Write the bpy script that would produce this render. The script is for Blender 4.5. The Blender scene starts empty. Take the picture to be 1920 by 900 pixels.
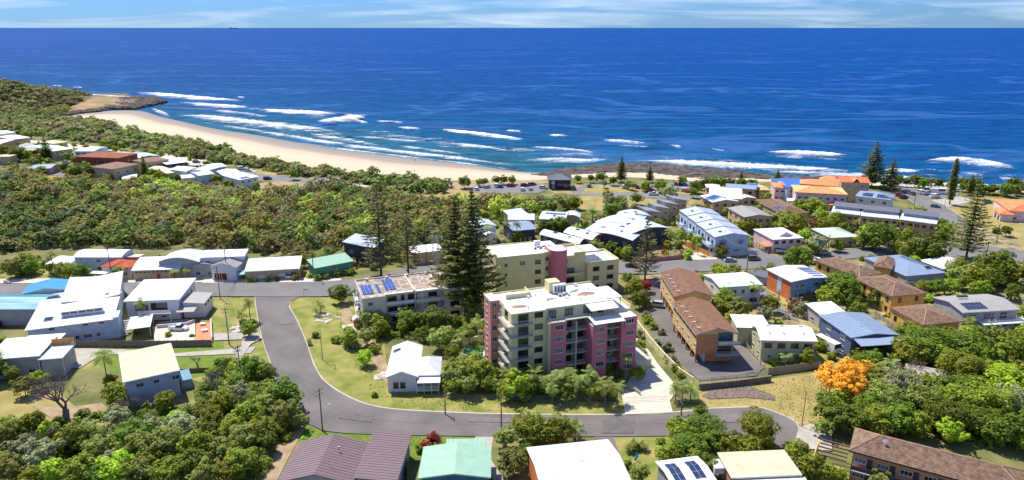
import bpy, math, random
import numpy as np
from mathutils import Vector, Matrix
R = math.radians
SC = bpy.context.scene
COL = SC.collection
rng = random.Random(11)
NR = np.random.RandomState(5)

# ------------------------------------------------------------------ camera
F, HC = 1340.0, 82.0
PT = math.atan(399.0 / F)
cp, sp = math.cos(PT), math.sin(PT)
cd = bpy.data.cameras.new('camera'); cam = bpy.data.objects.new('camera', cd); COL.objects.link(cam)
cam.location = (0, 0, HC); cam.rotation_euler = (math.pi/2 - PT, 0, 0)
cd.sensor_width = 36; cd.lens = 36 * F / 1920; cd.clip_start = 1; cd.clip_end = 200000
SC.camera = cam

def G(px, py, z=0.0):
    "point at height z seen at photo pixel (px, py)"
    a = (px-960)/F; b = (450-py)/F
    t = (z-HC)/(-sp+b*cp)
    return Vector((a*t, (cp+b*sp)*t, z))
def PJ(X, Y, Z):
    z = Z-HC; d = Y*cp-z*sp; u = Y*sp+z*cp
    return 960+F*X/d, 450-F*u/d
def slant(px, py, z=0): return (G(px, py, z)-Vector((0, 0, HC))).length

# ------------------------------------------------------------------ sky, sun
W = bpy.data.worlds.new('World'); SC.world = W; W.use_nodes = True
nt = W.node_tree; bg = nt.nodes['Background']
SUN_EL, SUN_AZ = R(58), math.atan2(-0.66, 0.75)      # azimuth from +Y, clockwise
sky = nt.nodes.new('ShaderNodeTexSky'); sky.sky_type = 'NISHITA'; sky.sun_disc = False
sky.sun_elevation = SUN_EL; sky.sun_rotation = SUN_AZ; sky.altitude = 80
sky.air_density = 1.0; sky.dust_density = 0.15; sky.ozone_density = 3.0
tc = nt.nodes.new('ShaderNodeTexCoord'); mp = nt.nodes.new('ShaderNodeMapping'); mp.inputs['Scale'].default_value = (3, 3, 38)
nz = nt.nodes.new('ShaderNodeTexNoise'); nz.inputs['Scale'].default_value = 1.6; nz.inputs['Detail'].default_value = 7; nz.inputs['Roughness'].default_value = .55
nz.inputs['Distortion'].default_value = .6
cr = nt.nodes.new('ShaderNodeValToRGB'); cr.color_ramp.elements[0].position = .45; cr.color_ramp.elements[1].position = .72
cr.color_ramp.elements[1].color = (.6, .6, .6, 1)
tint = nt.nodes.new('ShaderNodeMixRGB'); tint.blend_type = 'MULTIPLY'; tint.inputs[0].default_value = 1; tint.inputs[2].default_value = (.26, .51, 1.05, 1)
mx = nt.nodes.new('ShaderNodeMixRGB'); mx.inputs[2].default_value = (7.2, 8.2, 9.8, 1)
L = nt.links.new
L(tc.outputs['Generated'], mp.inputs[0]); L(mp.outputs[0], nz.inputs[0]); L(nz.outputs[0], cr.inputs[0])
L(sky.outputs[0], tint.inputs[1]); L(tint.outputs[0], mx.inputs[1]); L(cr.outputs[0], mx.inputs[0]); L(mx.outputs[0], bg.inputs[0])
bg.inputs[1].default_value = 0.094
sl = bpy.data.lights.new('sun', 'SUN'); sl.energy = 4.6; sl.angle = R(.5); sl.color = (1, .94, .83)
so = bpy.data.objects.new('sun', sl); COL.objects.link(so)
sd = Vector((math.sin(SUN_AZ)*math.cos(SUN_EL), math.cos(SUN_AZ)*math.cos(SUN_EL), math.sin(SUN_EL)))
so.rotation_euler = sd.to_track_quat('Z', 'Y').to_euler(); so.location = (0, 100, 200)
vs = SC.view_settings; vs.view_transform = 'Standard'; vs.look = 'None'; vs.exposure = 0.46; vs.gamma = 1
SC.cycles.max_bounces = 4; SC.cycles.transparent_max_bounces = 6

# ------------------------------------------------------------------ materials
MATS = {}
def srgb(r, g, b):
    f = lambda c: ((c/255+.055)/1.055)**2.4 if c > 10 else c/255/12.92
    return (f(r), f(g), f(b), 1)
def newmat(name):
    m = bpy.data.materials.new(name); m.use_nodes = True
    return m, m.node_tree, m.node_tree.nodes['Principled BSDF']
def mat(name, c, rough=.7, var=.12, scale=.6, bump=0, bs=8, metal=0, spec=.3, c2=None, dirt=0, stretch=None):
    "colour with soft noise variation (c and c2), optional fine relief and blotchy dirt"
    if name in MATS: return MATS[name]
    m, t, p = newmat(name); N = t.nodes; l = t.links.new
    p.inputs['Roughness'].default_value = rough; p.inputs['Metallic'].default_value = metal
    p.inputs['Specular IOR Level'].default_value = spec
    co = N.new('ShaderNodeTexCoord'); ou = co.outputs['Object']
    if stretch:
        q = N.new('ShaderNodeMapping'); q.inputs['Scale'].default_value = stretch; l(ou, q.inputs[0]); ou = q.outputs[0]
    n = N.new('ShaderNodeTexNoise'); n.inputs['Scale'].default_value = scale; n.inputs['Detail'].default_value = 5
    l(ou, n.inputs[0])
    r = N.new('ShaderNodeValToRGB'); l(n.outputs[0], r.inputs[0])
    a = tuple(x*(1-var) for x in c[:3])+(1,); b = (c2 or tuple(min(1, x*(1+var)) for x in c[:3])+(1,))
    if c2: a = c
    r.color_ramp.elements[0].position = .33; r.color_ramp.elements[0].color = a
    r.color_ramp.elements[1].position = .68; r.color_ramp.elements[1].color = b
    out = r.outputs[0]
    if dirt:
        n2 = N.new('ShaderNodeTexNoise'); n2.inputs['Scale'].default_value = .35; n2.inputs['Detail'].default_value = 6; n2.inputs['Roughness'].default_value = .7
        l(co.outputs['Object'], n2.inputs[0])
        r2 = N.new('ShaderNodeValToRGB'); r2.color_ramp.elements[0].position = .55; r2.color_ramp.elements[1].position = .75
        l(n2.outputs[0], r2.inputs[0])
        mm = N.new('ShaderNodeMath'); mm.operation = 'MULTIPLY'; mm.inputs[1].default_value = dirt; l(r2.outputs[0], mm.inputs[0])
        k = N.new('ShaderNodeMixRGB'); k.inputs[2].default_value = (.16, .11, .07, 1); l(mm.outputs[0], k.inputs[0]); l(out, k.inputs[1]); out = k.outputs[0]
    l(out, p.inputs['Base Color'])
    if bump:
        n3 = N.new('ShaderNodeTexNoise'); n3.inputs['Scale'].default_value = bs; n3.inputs['Detail'].default_value = 4; l(co.outputs['Object'], n3.inputs[0])
        b_ = N.new('ShaderNodeBump'); b_.inputs['Strength'].default_value = bump; b_.inputs['Distance'].default_value = .3; l(n3.outputs[0], b_.inputs['Height']); l(b_.outputs[0], p.inputs['Normal'])
    MATS[name] = m; return m

def leafmat(name, dark, light, tintattr=False, sheen=.12):
    if name in MATS: return MATS[name]
    m, t, p = newmat(name); N = t.nodes; l = t.links.new
    g = N.new('ShaderNodeNewGeometry'); oi = N.new('ShaderNodeObjectInfo')
    r = N.new('ShaderNodeMixRGB'); r.inputs[1].default_value = dark; r.inputs[2].default_value = light
    l(g.outputs['Random Per Island'], r.inputs[0])
    h = N.new('ShaderNodeHueSaturation')
    mr = N.new('ShaderNodeMapRange'); mr.inputs[3].default_value = 1.05; mr.inputs[4].default_value = 1.95; l(oi.outputs['Random'], mr.inputs[0]); l(mr.outputs[0], h.inputs['Value'])
    mr2 = N.new('ShaderNodeMapRange'); mr2.inputs[3].default_value = .475; mr2.inputs[4].default_value = .515; l(oi.outputs['Random'], mr2.inputs[0]); l(mr2.outputs[0], h.inputs['Hue'])
    l(r.outputs[0], h.inputs['Color']); out = h.outputs[0]
    if tintattr:
        at = N.new('ShaderNodeAttribute'); at.attribute_name = 'tint'
        k = N.new('ShaderNodeMixRGB'); k.blend_type = 'MULTIPLY'; k.inputs[0].default_value = 1
        l(r.outputs[0], k.inputs[1]); l(at.outputs['Color'], k.inputs[2]); out = k.outputs[0]
    l(out, p.inputs['Base Color']); p.inputs['Roughness'].default_value = .6; p.inputs['Specular IOR Level'].default_value = .25
    tr = N.new('ShaderNodeBsdfTranslucent'); l(out, tr.inputs[0])
    ms = N.new('ShaderNodeMixShader'); ms.inputs[0].default_value = .46
    l(p.outputs[0], ms.inputs[1]); l(tr.outputs[0], ms.inputs[2]); l(ms.outputs[0], N['Material Output'].inputs[0])
    MATS[name] = m; return m

LEAF = {
 'fig':   ('dark green', leafmat('leaf_dark', (.050, .095, .012, 1), (.19, .26, .022, 1))),
 'leafy': ('mid green', leafmat('leaf_mid', (.085, .135, .014, 1), (.31, .34, .030, 1))),
 'lime':  ('bright green', leafmat('leaf_lime', (.14, .23, .018, 1), (.40, .50, .035, 1))),
 'olive': ('olive green', leafmat('leaf_olive', (.11, .145, .026, 1), (.31, .345, .075, 1))),
 'grey':  ('grey green', leafmat('leaf_grey', (.13, .16, .07, 1), (.42, .44, .23, 1))),
 'brown': ('brownish', leafmat('leaf_brown', (.13, .095, .04, 1), (.36, .25, .10, 1))),
 'gold':  ('golden orange', leafmat('leaf_gold', (.50, .28, .02, 1), (.92, .60, .06, 1))),
 'red':   ('red flowering', leafmat('leaf_red', (.10, .07, .02, 1), (.55, .06, .04, 1))),
}
M_BARK = mat('bark', (.13, .10, .075, 1), .9, .3, 3, bump=.6)
M_BARKG = mat('bark_grey', (.24, .20, .19, 1), .9, .2, 3)
M_TWIG = mat('twig', (.20, .155, .16, 1), .9, .25, 3)
M_PINE = leafmat('leaf_pine', (.075, .10, .022, 1), (.21, .24, .05, 1))
M_PINE2 = leafmat('leaf_pine_thin', (.10, .11, .028, 1), (.24, .235, .07, 1))
M_PALM = leafmat('leaf_palm', (.10, .15, .03, 1), (.36, .40, .12, 1))
M_SCRUB = leafmat('leaf_scrub', (1.35, 1.4, 1.2, 1), (3.1, 3.05, 2.6, 1), True)

WHITE = mat('roof_white', (.80, .80, .80, 1), .5, .05, .5, dirt=.12)
WALLW = mat('wall_white', (.72, .72, .71, 1), .8, .05, .5, dirt=.08)
def cm(n, r, g, b, **k):
    return mat(n, srgb(r, g, b), **k)
GLASS = mat('window_glass', (.018, .022, .028, 1), .06, .3, .3, spec=.8)
GLASSB = mat('window_curtain', (.16, .16, .15, 1), .25, .4, .5, spec=.6)
FRAMEW = mat('frame_white', (.68, .68, .67, 1), .5, .03)
FRAMED = mat('frame_dark', (.05, .05, .055, 1), .5, .05)
STEEL = mat('steel', (.45, .47, .48, 1), .4, .08, 1, metal=.4)
SOLAR = mat('solar_cell', (.015, .03, .10, 1), .12, .2, .8, spec=.8)
SOLARB = mat('solar_cell_blue', (.03, .10, .36, 1), .15, .2, .8, spec=.8)
ASPHALT = mat('asphalt', (.135, .120, .116, 1), .9, .16, .12, bump=.15, bs=4, c2=(.200, .180, .172, 1))
ASPHALT2 = mat('asphalt_far', (.20, .20, .205, 1), .9, .1, .15)
CONC = mat('concrete', (.42, .39, .34, 1), .85, .12, .4, dirt=.2)
CONCL = mat('concrete_pale', (.60, .54, .45, 1), .85, .08, .4, dirt=.15)
KERB = mat('kerb_concrete', (.42, .39, .35, 1), .85, .15, 1)
LAWN = mat('lawn', (.15, .20, .028, 1), .95, .2, .22, bump=.4, bs=5, c2=(.36, .31, .10, 1), dirt=.22)
LAWNG = mat('lawn_green', (.11, .19, .02, 1), .95, .2, .5, bump=.4, bs=5, c2=(.19, .24, .04, 1))
LAWNY = mat('lawn_dry', (.27, .23, .07, 1), .95, .2, .15, bump=.3, bs=5, c2=(.42, .33, .13, 1), dirt=.2)
DIRT = mat('bare_dirt', (.30, .21, .13, 1), .95, .2, .4, c2=(.42, .32, .2, 1))
GARDEN = mat('garden_soil', (.09, .12, .03, 1), .95, .2, .12, bump=.5, bs=3, c2=(.26, .23, .09, 1))
LINE = mat('road_paint', (.75, .75, .72, 1), .8, .1, 2)
TIMBER = mat('timber', (.20, .14, .09, 1), .8, .2, 2)
FENCE = mat('fence_grey', (.24, .20, .16, 1), .85, .25, 1.2)
POOL = mat('pool_water', (.03, .30, .26, 1), .05, .1, .5, spec=.6)

# ------------------------------------------------------------------ object helpers
def setp(o, label=None, cat=None, group=None, kind=None):
    if label: o['label'] = label
    if cat: o['category'] = cat
    if group: o['group'] = group
    if kind: o['kind'] = kind
    return o
def link(name, data, parent=None, loc=None, rz=0.0):
    o = bpy.data.objects.new(name, data); COL.objects.link(o)
    if parent is not None: o.parent = parent
    if loc is not None: o.location = loc
    if rz: o.rotation_euler = (0, 0, rz)
    return o
def empty(name, loc, rz=0.0, label=None, cat=None, group=None):
    return setp(link(name, None, None, loc, rz), label, cat, group)
def npmesh(name, V, Q, m, smooth=False):
    "fast mesh from an (n,3) array and an (m,k) face array"
    V = np.asarray(V, dtype=np.float32); Q = np.asarray(Q, dtype=np.int32)
    me = bpy.data.meshes.new(name); k = Q.shape[1]
    me.vertices.add(len(V)); me.vertices.foreach_set('co', V.ravel())
    me.loops.add(Q.size); me.loops.foreach_set('vertex_index', Q.ravel())
    me.polygons.add(len(Q)); me.polygons.foreach_set('loop_start', np.arange(0, Q.size, k, dtype=np.int32))
    me.polygons.foreach_set('loop_total', np.full(len(Q), k, dtype=np.int32))
    if smooth: me.polygons.foreach_set('use_smooth', np.ones(len(Q), dtype=bool))
    me.update(calc_edges=True)
    if m: me.materials.append(m)
    return me
class MB:
    "collects simple shapes into one mesh"
    def __init__(s): s.v = []; s.f = []
    def poly(s, pts):
        i = len(s.v); s.v += [tuple(p) for p in pts]; s.f.append(tuple(range(i, i+len(pts)))); return s
    def box(s, x0, x1, y0, y1, z0, z1):
        i = len(s.v)
        s.v += [(x0,y0,z0),(x1,y0,z0),(x1,y1,z0),(x0,y1,z0),(x0,y0,z1),(x1,y0,z1),(x1,y1,z1),(x0,y1,z1)]
        s.f += [tuple(i+k for k in q) for q in ((3,2,1,0),(4,5,6,7),(0,1,5,4),(1,2,6,5),(2,3,7,6),(3,0,4,7))]; return s
    def hexa(s, lo, hi):
        "lo, hi: four points each, counterclockwise from above"
        i = len(s.v); s.v += [tuple(p) for p in lo]+[tuple(p) for p in hi]
        s.f += [tuple(i+k for k in q) for q in ((3,2,1,0),(4,5,6,7),(0,1,5,4),(1,2,6,5),(2,3,7,6),(3,0,4,7))]; return s
    def bar(s, a, b, w, h=None, n=4):
        "bar or tube from a to b; w radius at a, h radius at b"
        a = Vector(a); b = Vector(b); h = w if h is None else h
        d = (b-a).normalized(); x = d.orthogonal().normalized(); y = d.cross(x); i = len(s.v)
        for p, r in ((a, w), (b, h)):
            for k in range(n):
                t = 2*math.pi*(k+.5)/n; s.v.append(tuple(p+(x*math.cos(t)+y*math.sin(t))*r))
        for k in range(n): s.f.append((i+k, i+(k+1) % n, i+n+(k+1) % n, i+n+k))
        s.f.append(tuple(i+n-1-k for k in range(n))); s.f.append(tuple(i+n+k for k in range(n))); return s
    def mesh(s, name, m, smooth=False):
        me = bpy.data.meshes.new(name); me.from_pydata(s.v, [], s.f); me.update()
        if m: me.materials.append(m)
        if smooth:
            for p in me.polygons: p.use_smooth = True
        return me
    def build(s, name, m, parent=None, loc=None, rz=0.0, smooth=False):
        return link(name, s.mesh(name, m, smooth), parent, loc, rz)

NSHEET = [0]
def sheet(name, pts, m, z=0.0, kind='structure', label=None, skirt=0.0, sub=0):
    "flat ground sheet from photo pixels lying at height z; every sheet a hair above the one before"
    NSHEET[0] += 1; z = z+NSHEET[0]*.0042
    P = [G(x, y, z) for x, y in pts]
    b = MB(); b.poly(P)
    if skirt:
        n = len(P)
        for i in range(n):
            a, c = P[i], P[(i+1) % n]
            b.poly([a, (a[0], a[1], a[2]-skirt), (c[0], c[1], c[2]-skirt), c])
    me = b.mesh(name, m)
    # face up
    import bmesh
    bm = bmesh.new(); bm.from_mesh(me)
    bmesh.ops.triangulate(bm, faces=[f for f in bm.faces if len(f.verts) > 4])
    for f in bm.faces:
        if f.normal.z < -.5: f.normal_flip()
    bm.to_mesh(me); bm.free()
    return setp(link(name, me), label, None, None, kind)
def resample(P, n):
    P = [Vector(p) for p in P]; d = [0]
    for a, b in zip(P, P[1:]): d.append(d[-1]+(b-a).length)
    out = []; j = 0
    for k in range(n):
        t = d[-1]*k/(n-1)
        while j < len(P)-2 and d[j+1] < t: j += 1
        s = (t-d[j])/max(1e-6, d[j+1]-d[j]); out.append(P[j].lerp(P[j+1], min(1, s)))
    return out
def smooth_line(P, it=2):
    for _ in range(it):
        Q = [P[0]]
        for a, b in zip(P, P[1:]): Q += [a.lerp(b, .25), a.lerp(b, .75)]
        Q.append(P[-1]); P = Q
    return P
def ribbon(name, P, w, h, m, kind='structure', z=0):
    "raised strip (kerb, low wall) following world points P"
    b = MB(); P = [Vector((p[0], p[1], z)) for p in P]; n = len(P); pr = []
    for i in range(n):
        d = (P[min(n-1, i+1)]-P[max(0, i-1)]); d.z = 0; d.normalize(); s = Vector((-d.y, d.x, 0))*w/2
        pr.append((P[i]-s, P[i]+s))
    up = Vector((0, 0, h))
    for (a, c), (e, g) in zip(pr, pr[1:]):
        b.poly([a+up, e+up, g+up, c+up]); b.poly([a, e, e+up, a+up]); b.poly([g, c, c+up, g+up])
    o = b.build(name, m); return setp(o, kind=kind) if kind else o

# ------------------------------------------------------------------ sea
def sea_material():
    m, t, p = newmat('sea_water'); N = t.nodes; l = t.links.new
    co = N.new('ShaderNodeTexCoord'); ge = N.new('ShaderNodeNewGeometry')
    # distance out from the shore line, in metres
    A = G(300, 215); B = G(1250, 318); d = (B-A).normalized(); nrm = Vector((-d.y, d.x, 0))
    dt = N.new('ShaderNodeVectorMath'); dt.operation = 'DOT_PRODUCT'; dt.inputs[1].default_value = nrm; l(ge.outputs['Position'], dt.inputs[0])
    sb = N.new('ShaderNodeMath'); sb.operation = 'SUBTRACT'; sb.inputs[1].default_value = A.dot(nrm); l(dt.outputs['Value'], sb.inputs[0])
    wob = N.new('ShaderNodeTexNoise'); wob.inputs['Scale'].default_value = .012; wob.inputs['Detail'].default_value = 3; l(ge.outputs['Position'], wob.inputs[0])
    wm = N.new('ShaderNodeMath'); wm.operation = 'MULTIPLY_ADD'; wm.inputs[1].default_value = 90; l(wob.outputs[0], wm.inputs[0]); l(sb.outputs[0], wm.inputs[2])
    mr = N.new('ShaderNodeMapRange'); mr.inputs[1].default_value = 20; mr.inputs[2].default_value = 900; l(wm.outputs[0], mr.inputs[0])
    r = N.new('ShaderNodeValToRGB'); e = r.color_ramp.elements
    e[0].position = 0; e[0].color = (.020, .125, .20, 1); e[1].position = 1; e[1].color = (.0004, .064, .27, 1)
    for q, c in ((.05, (.008, .105, .22, 1)), (.13, (.002, .085, .24, 1)), (.35, (.0006, .068, .24, 1))):
        x = e.new(q); x.color = c
    l(mr.outputs[0], r.inputs[0])
    # swell and wind streaks: lighter and darker patches of water
    def noise(scale, det, st, rough=.55):
        q = N.new('ShaderNodeMapping'); q.inputs['Scale'].default_value = st; q.inputs['Rotation'].default_value = (0, 0, R(8)); l(ge.outputs['Position'], q.inputs[0])
        n = N.new('ShaderNodeTexNoise'); n.inputs['Scale'].default_value = scale; n.inputs['Detail'].default_value = det; n.inputs['Roughness'].default_value = rough; n.inputs['Distortion'].default_value = .4
        l(q.outputs[0], n.inputs[0]); return n
    n1 = noise(.042, 8, (1, 2.6, 1), .66); n2 = noise(.0016, 5, (1, 2.2, 1), .6); n3 = noise(.12, 4, (.6, 1.6, 1))
    r1 = N.new('ShaderNodeValToRGB'); r1.color_ramp.elements[0].position = .36; r1.color_ramp.elements[0].color = (.48, .52, .60, 1); r1.color_ramp.elements[1].position = .66; r1.color_ramp.elements[1].color = (1.42, 1.38, 1.32, 1)
    l(n1.outputs[0], r1.inputs[0])
    k = N.new('ShaderNodeMixRGB'); k.blend_type = 'MULTIPLY'; k.inputs[0].default_value = 1; l(r.outputs[0], k.inputs[1]); l(r1.outputs[0], k.inputs[2])
    r2 = N.new('ShaderNodeValToRGB'); ee = r2.color_ramp.elements; ee[0].position = .485; ee[0].color = (0, 0, 0, 1); ee[1].position = .5; ee[1].color = (.6, .6, .6, 1); x = ee.new(.515); x.color = (0, 0, 0, 1)
    l(n2.outputs[0], r2.inputs[0])
    k2 = N.new('ShaderNodeMixRGB'); k2.inputs[2].default_value = (.05, .15, .40, 1); l(r2.outputs[0], k2.inputs[0]); l(k.outputs[0], k2.inputs[1])
    l(k2.outputs[0], p.inputs['Base Color'])
    p.inputs['Roughness'].default_value = .55; p.inputs['Specular IOR Level'].default_value = .03
    ad = N.new('ShaderNodeMath'); ad.operation = 'MULTIPLY_ADD'; ad.inputs[1].default_value = 3; l(n1.outputs[0], ad.inputs[0]); l(n3.outputs[0], ad.inputs[2])
    b = N.new('ShaderNodeBump'); b.inputs['Strength'].default_value = .7; b.inputs['Distance'].default_value = 2.2; l(ad.outputs[0], b.inputs['Height']); l(b.outputs[0], p.inputs['Normal'])
    return m
SEAZ = -1.0
b = MB(); b.poly([(-90000, -3000, SEAZ), (90000, -3000, SEAZ), (90000, 95000, SEAZ), (-90000, 95000, SEAZ)])
setp(b.build('sea', sea_material()), kind='structure')

# land: one sheet, its seaward edge is the dune and rock line
DUNE = [(-420,208),(-60,192),(60,205),(118,222),(150,222),(200,232),(260,250),(300,253),(350,263),(420,282),(480,300),(540,311),(600,317),(680,326),(740,335),(800,340),(860,338),(960,340),(1020,337),(1080,333),(1150,331),(1200,333),(1260,337),(1310,341),(1440,340),(1600,345),(1700,352),(1800,357),(1920,362),(2200,370),(2700,380)]
edge = [G(x, y) for x, y in DUNE]
land = [(-900, -200, 0)] + [tuple(p) for p in edge] + [(700, -200, 0)]
me = MB(); me.poly(land); o = me.build('ground', GARDEN); setp(o, kind='structure')
for p in o.data.polygons:
    if p.normal.z < 0: o.data.flip_normals()

# beach: sloping sheet from the dune line down under the water
WLINE = [(112,219),(150,213),(200,207),(240,206),(268,207),(300,218),(340,227),(400,241),(480,252),(560,267),(640,280),(720,290),(800,299),(880,308),(940,317),(985,323),(1040,324),(1100,318),(1160,314),(1200,312),(1260,316),(1320,320),(1380,325),(1440,330),(1560,334),(1640,339),(1720,346),(1810,352),(1920,357),(2200,366),(2700,377)]
DL = [G(x, y, 0.03) for x, y in DUNE[3:]]
WL = [G(x, y, SEAZ) for x, y in WLINE]
def strip(name, U, Lw, n, m, rows, prof, jit=0):
    # pair by projecting on the shared direction so the rungs do not cross
    U = resample(smooth_line(U), n); Lw = resample(smooth_line(Lw), n); V = []; Q = []; att = []
    for i in range(n):
        for j in range(rows+1):
            t = j/rows; p = U[i].lerp(Lw[i], t); z = prof(t) + (rng.uniform(-jit, jit) if 0 < j < rows else 0)
            V.append((p.x, p.y, z)); att.append(t)
    for i in range(n-1):
        for j in range(rows):
            a = i*(rows+1)+j; Q.append((a, a+1, a+rows+2, a+rows+1))
    me = npmesh(name, V, Q, m, True)
    at = me.attributes.new('across', 'FLOAT', 'POINT'); at.data.foreach_set('value', att)
    o = link(name, me)
    if me.polygons[0].normal.z < 0: me.flip_normals()
    return o
def sand_material():
    m, t, p = newmat('beach_sand'); N = t.nodes; l = t.links.new
    at = N.new('ShaderNodeAttribute'); at.attribute_name = 'across'
    ge = N.new('ShaderNodeNewGeometry'); n = N.new('ShaderNodeTexNoise'); n.inputs['Scale'].default_value = .05; n.inputs['Detail'].default_value = 8; l(ge.outputs['Position'], n.inputs[0])
    ma = N.new('ShaderNodeMath'); ma.operation = 'MULTIPLY_ADD'; ma.inputs[1].default_value = .12; l(n.outputs[0], ma.inputs[0]); l(at.outputs['Fac'], ma.inputs[2])
    r = N.new('ShaderNodeValToRGB'); e = r.color_ramp.elements
    e[0].position = 0; e[0].color = (.46, .35, .22, 1); e[1].position = 1; e[1].color = (.25, .225, .20, 1)
    for q, c in ((.12, (.58, .47, .33, 1)), (.45, (.61, .50, .36, 1)), (.66, (.53, .42, .30, 1)), (.76, (.33, .285, .235, 1))):
        x = e.new(q); x.color = c
    l(ma.outputs[0], r.inputs[0]); l(r.outputs[0], p.inputs['Base Color'])
    p.inputs['Roughness'].default_value = .8; p.inputs['Specular IOR Level'].default_value = .2
    b = N.new('ShaderNodeBump'); b.inputs['Strength'].default_value = .3; b.inputs['Distance'].default_value = .6; l(n.outputs[0], b.inputs['Height']); l(b.outputs[0], p.inputs['Normal'])
    return m
SAND = sand_material()
Lext = []
for i, p in enumerate(WL):
    q = p.copy(); Lext.append(q)
o = strip('beach', DL, Lext, 160, SAND, 10, lambda t: .03-t*1.05); setp(o, kind='structure')

# foam on the water
def foam_material():
    m, t, p = newmat('sea_foam'); N = t.nodes; l = t.links.new
    p.inputs['Base Color'].default_value = (.80, .85, .88, 1); p.inputs['Roughness'].default_value = .9
    at = N.new('ShaderNodeAttribute'); at.attribute_name = 'fall'
    ge = N.new('ShaderNodeNewGeometry')
    def nz_(sc, st, det, dist):
        q = N.new('ShaderNodeMapping'); q.inputs['Scale'].default_value = st; q.inputs['Rotation'].default_value = (0, 0, R(20)); l(ge.outputs['Position'], q.inputs[0])
        n = N.new('ShaderNodeTexNoise'); n.inputs['Scale'].default_value = sc; n.inputs['Detail'].default_value = det; n.inputs['Roughness'].default_value = .68; n.inputs['Distortion'].default_value = dist; l(q.outputs[0], n.inputs[0]); return n
    n1 = nz_(.055, (.6, 1.3, 1), 8, 1.0); n2 = nz_(.30, (.6, 1.2, 1), 5, 2.0)
    # alpha = 2.6*large + 1.9*fine + 1.7*fall - 3.2
    a1 = N.new('ShaderNodeMath'); a1.operation = 'MULTIPLY'; a1.inputs[1].default_value = 2.6; l(n1.outputs[0], a1.inputs[0])
    a2 = N.new('ShaderNodeMath'); a2.operation = 'MULTIPLY_ADD'; a2.inputs[1].default_value = 1.9; l(n2.outputs[0], a2.inputs[0]); l(a1.outputs[0], a2.inputs[2])
    a3 = N.new('ShaderNodeMath'); a3.operation = 'MULTIPLY_ADD'; a3.inputs[1].default_value = 1.7; l(at.outputs['Fac'], a3.inputs[0]); l(a2.outputs[0], a3.inputs[2])
    c = N.new('ShaderNodeMapRange'); c.inputs[1].default_value = 3.2; c.inputs[2].default_value = 4.15; c.inputs[4].default_value = .97; l(a3.outputs[0], c.inputs[0])
    tr = N.new('ShaderNodeBsdfTransparent'); ms = N.new('ShaderNodeMixShader'); l(c.outputs[0], ms.inputs[0]); l(tr.outputs[0], ms.inputs[1]); l(p.outputs[0], ms.inputs[2]); l(ms.outputs[0], N['Material Output'].inputs[0])
    return m
FOAM = foam_material()
def foam(name, pts, wpx, hump=0.0, dens=1.0, back=.35, lift=0.0):
    "band of foam along pixel points; wpx = half width in photo pixels on the sea"
    C = resample(smooth_line([Vector((x, y, 0)) for x, y in pts]), max(8, int(sum(math.dist(a, b) for a, b in zip(pts, pts[1:]))/4)))
    n = len(C); rows = 8; V = []; Q = []; A = []
    for i, c in enumerate(C):
        s = i/(n-1); w = wpx*(.25+.75*math.sin(math.pi*min(1, max(0, s)))**.6)*rng.uniform(.8, 1.15)
        for j in range(rows+1):
            t = j/rows; g = G(c.x, c.y-w*1.25+2.5*w*t, SEAZ)
            z = SEAZ+.05+lift+hump*math.exp(-((t-back)/.16)**2)*math.sin(math.pi*s)**.5
            V.append((g.x, g.y, z)); f = (t/back)**1.5 if t < back else ((1-t)/(1-back))**.8
            A.append(min(f, 1)*min(1, 4*s, 4*(1-s))**.5*dens)
    for i in range(n-1):
        for j in range(rows):
            a = i*(rows+1)+j; Q.append((a, a+rows+1, a+rows+2, a+1))
    me = npmesh(name, V, Q, FOAM, True); at = me.attributes.new('fall', 'FLOAT', 'POINT'); at.data.foreach_set('value', A)
    if me.polygons[0].normal.z < 0: me.flip_normals()
    o = link(name, me); return setp(o, kind='stuff', label='white sea foam')
BREAK = [([(240,173),(310,179),(380,186),(465,190)],6,1.1),([(330,193),(400,199),(480,203)],6,1.0),([(470,207),(540,210),(640,215)],5.5,1.15),([(590,230),(640,225),(692,217)],8,1.1),([(640,220),(670,226),(700,235)],5,.9),
 ([(320,217),(400,222),(470,231),(600,248)],8,1.1),([(94,161),(120,162)],1.1,1.2),([(132,164),(159,165)],1.1,1.2),([(50,170),(120,177),(200,181),(260,183)],3,1),([(443,183),(462,184)],1.6,1.4),
 ([(640,215),(690,221)],5,.95),([(700,228),(765,231)],1.6,1),([(740,240),(795,243)],2.6,1.1),([(815,242),(870,249),(930,256),(992,264)],4.5,1.25),([(945,246),(982,248)],1.8,1.2),([(1025,254),(1072,257)],2,1.2),
 ([(1123,263),(1165,266),(1225,272)],3.2,1.05),([(1150,273),(1225,276)],2.6,.8),([(1250,274),(1281,277)],2.4,1.1),([(1330,279),(1365,284)],2,.8),
 ([(1420,288),(1470,287),(1540,290),(1606,295)],6.5,1.15),([(1725,305),(1780,299),(1850,306),(1916,318)],8,1.1),([(1645,319),(1728,323)],3,1.25),([(1865,334),(1925,343)],3,1.1),([(1735,320),(1760,322)],1.6,1.2),([(1795,326),(1850,331)],2.2,1.0),
 ([(480,226),(560,238),(650,250)],6,.85),([(830,268),(900,275),(970,286)],5,.9),([(560,248),(640,262),(720,275)],7,.9),([(380,206),(450,212),(520,222)],5,.85),([(650,255),(740,262),(820,270)],4,.85),([(980,275),(1060,280),(1140,290)],5,.85),([(280,204),(300,211),(322,220)],6,1.0),([(720,270),(800,281),(900,294)],4,.8)]
for pts, w, d in BREAK: foam('breaking_wave', pts, w, 1.3 if d >= 1 else .3, d*1.02 if pts[-1][0]-pts[0][0] > 70 else min(d, .92))
foam('shore_wash', [(330,222),(400,234),(480,246),(560,259),(640,272),(720,282),(800,291),(880,300),(960,311),(1040,312)], 6.5, .1, .98, lift=.1)
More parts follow.
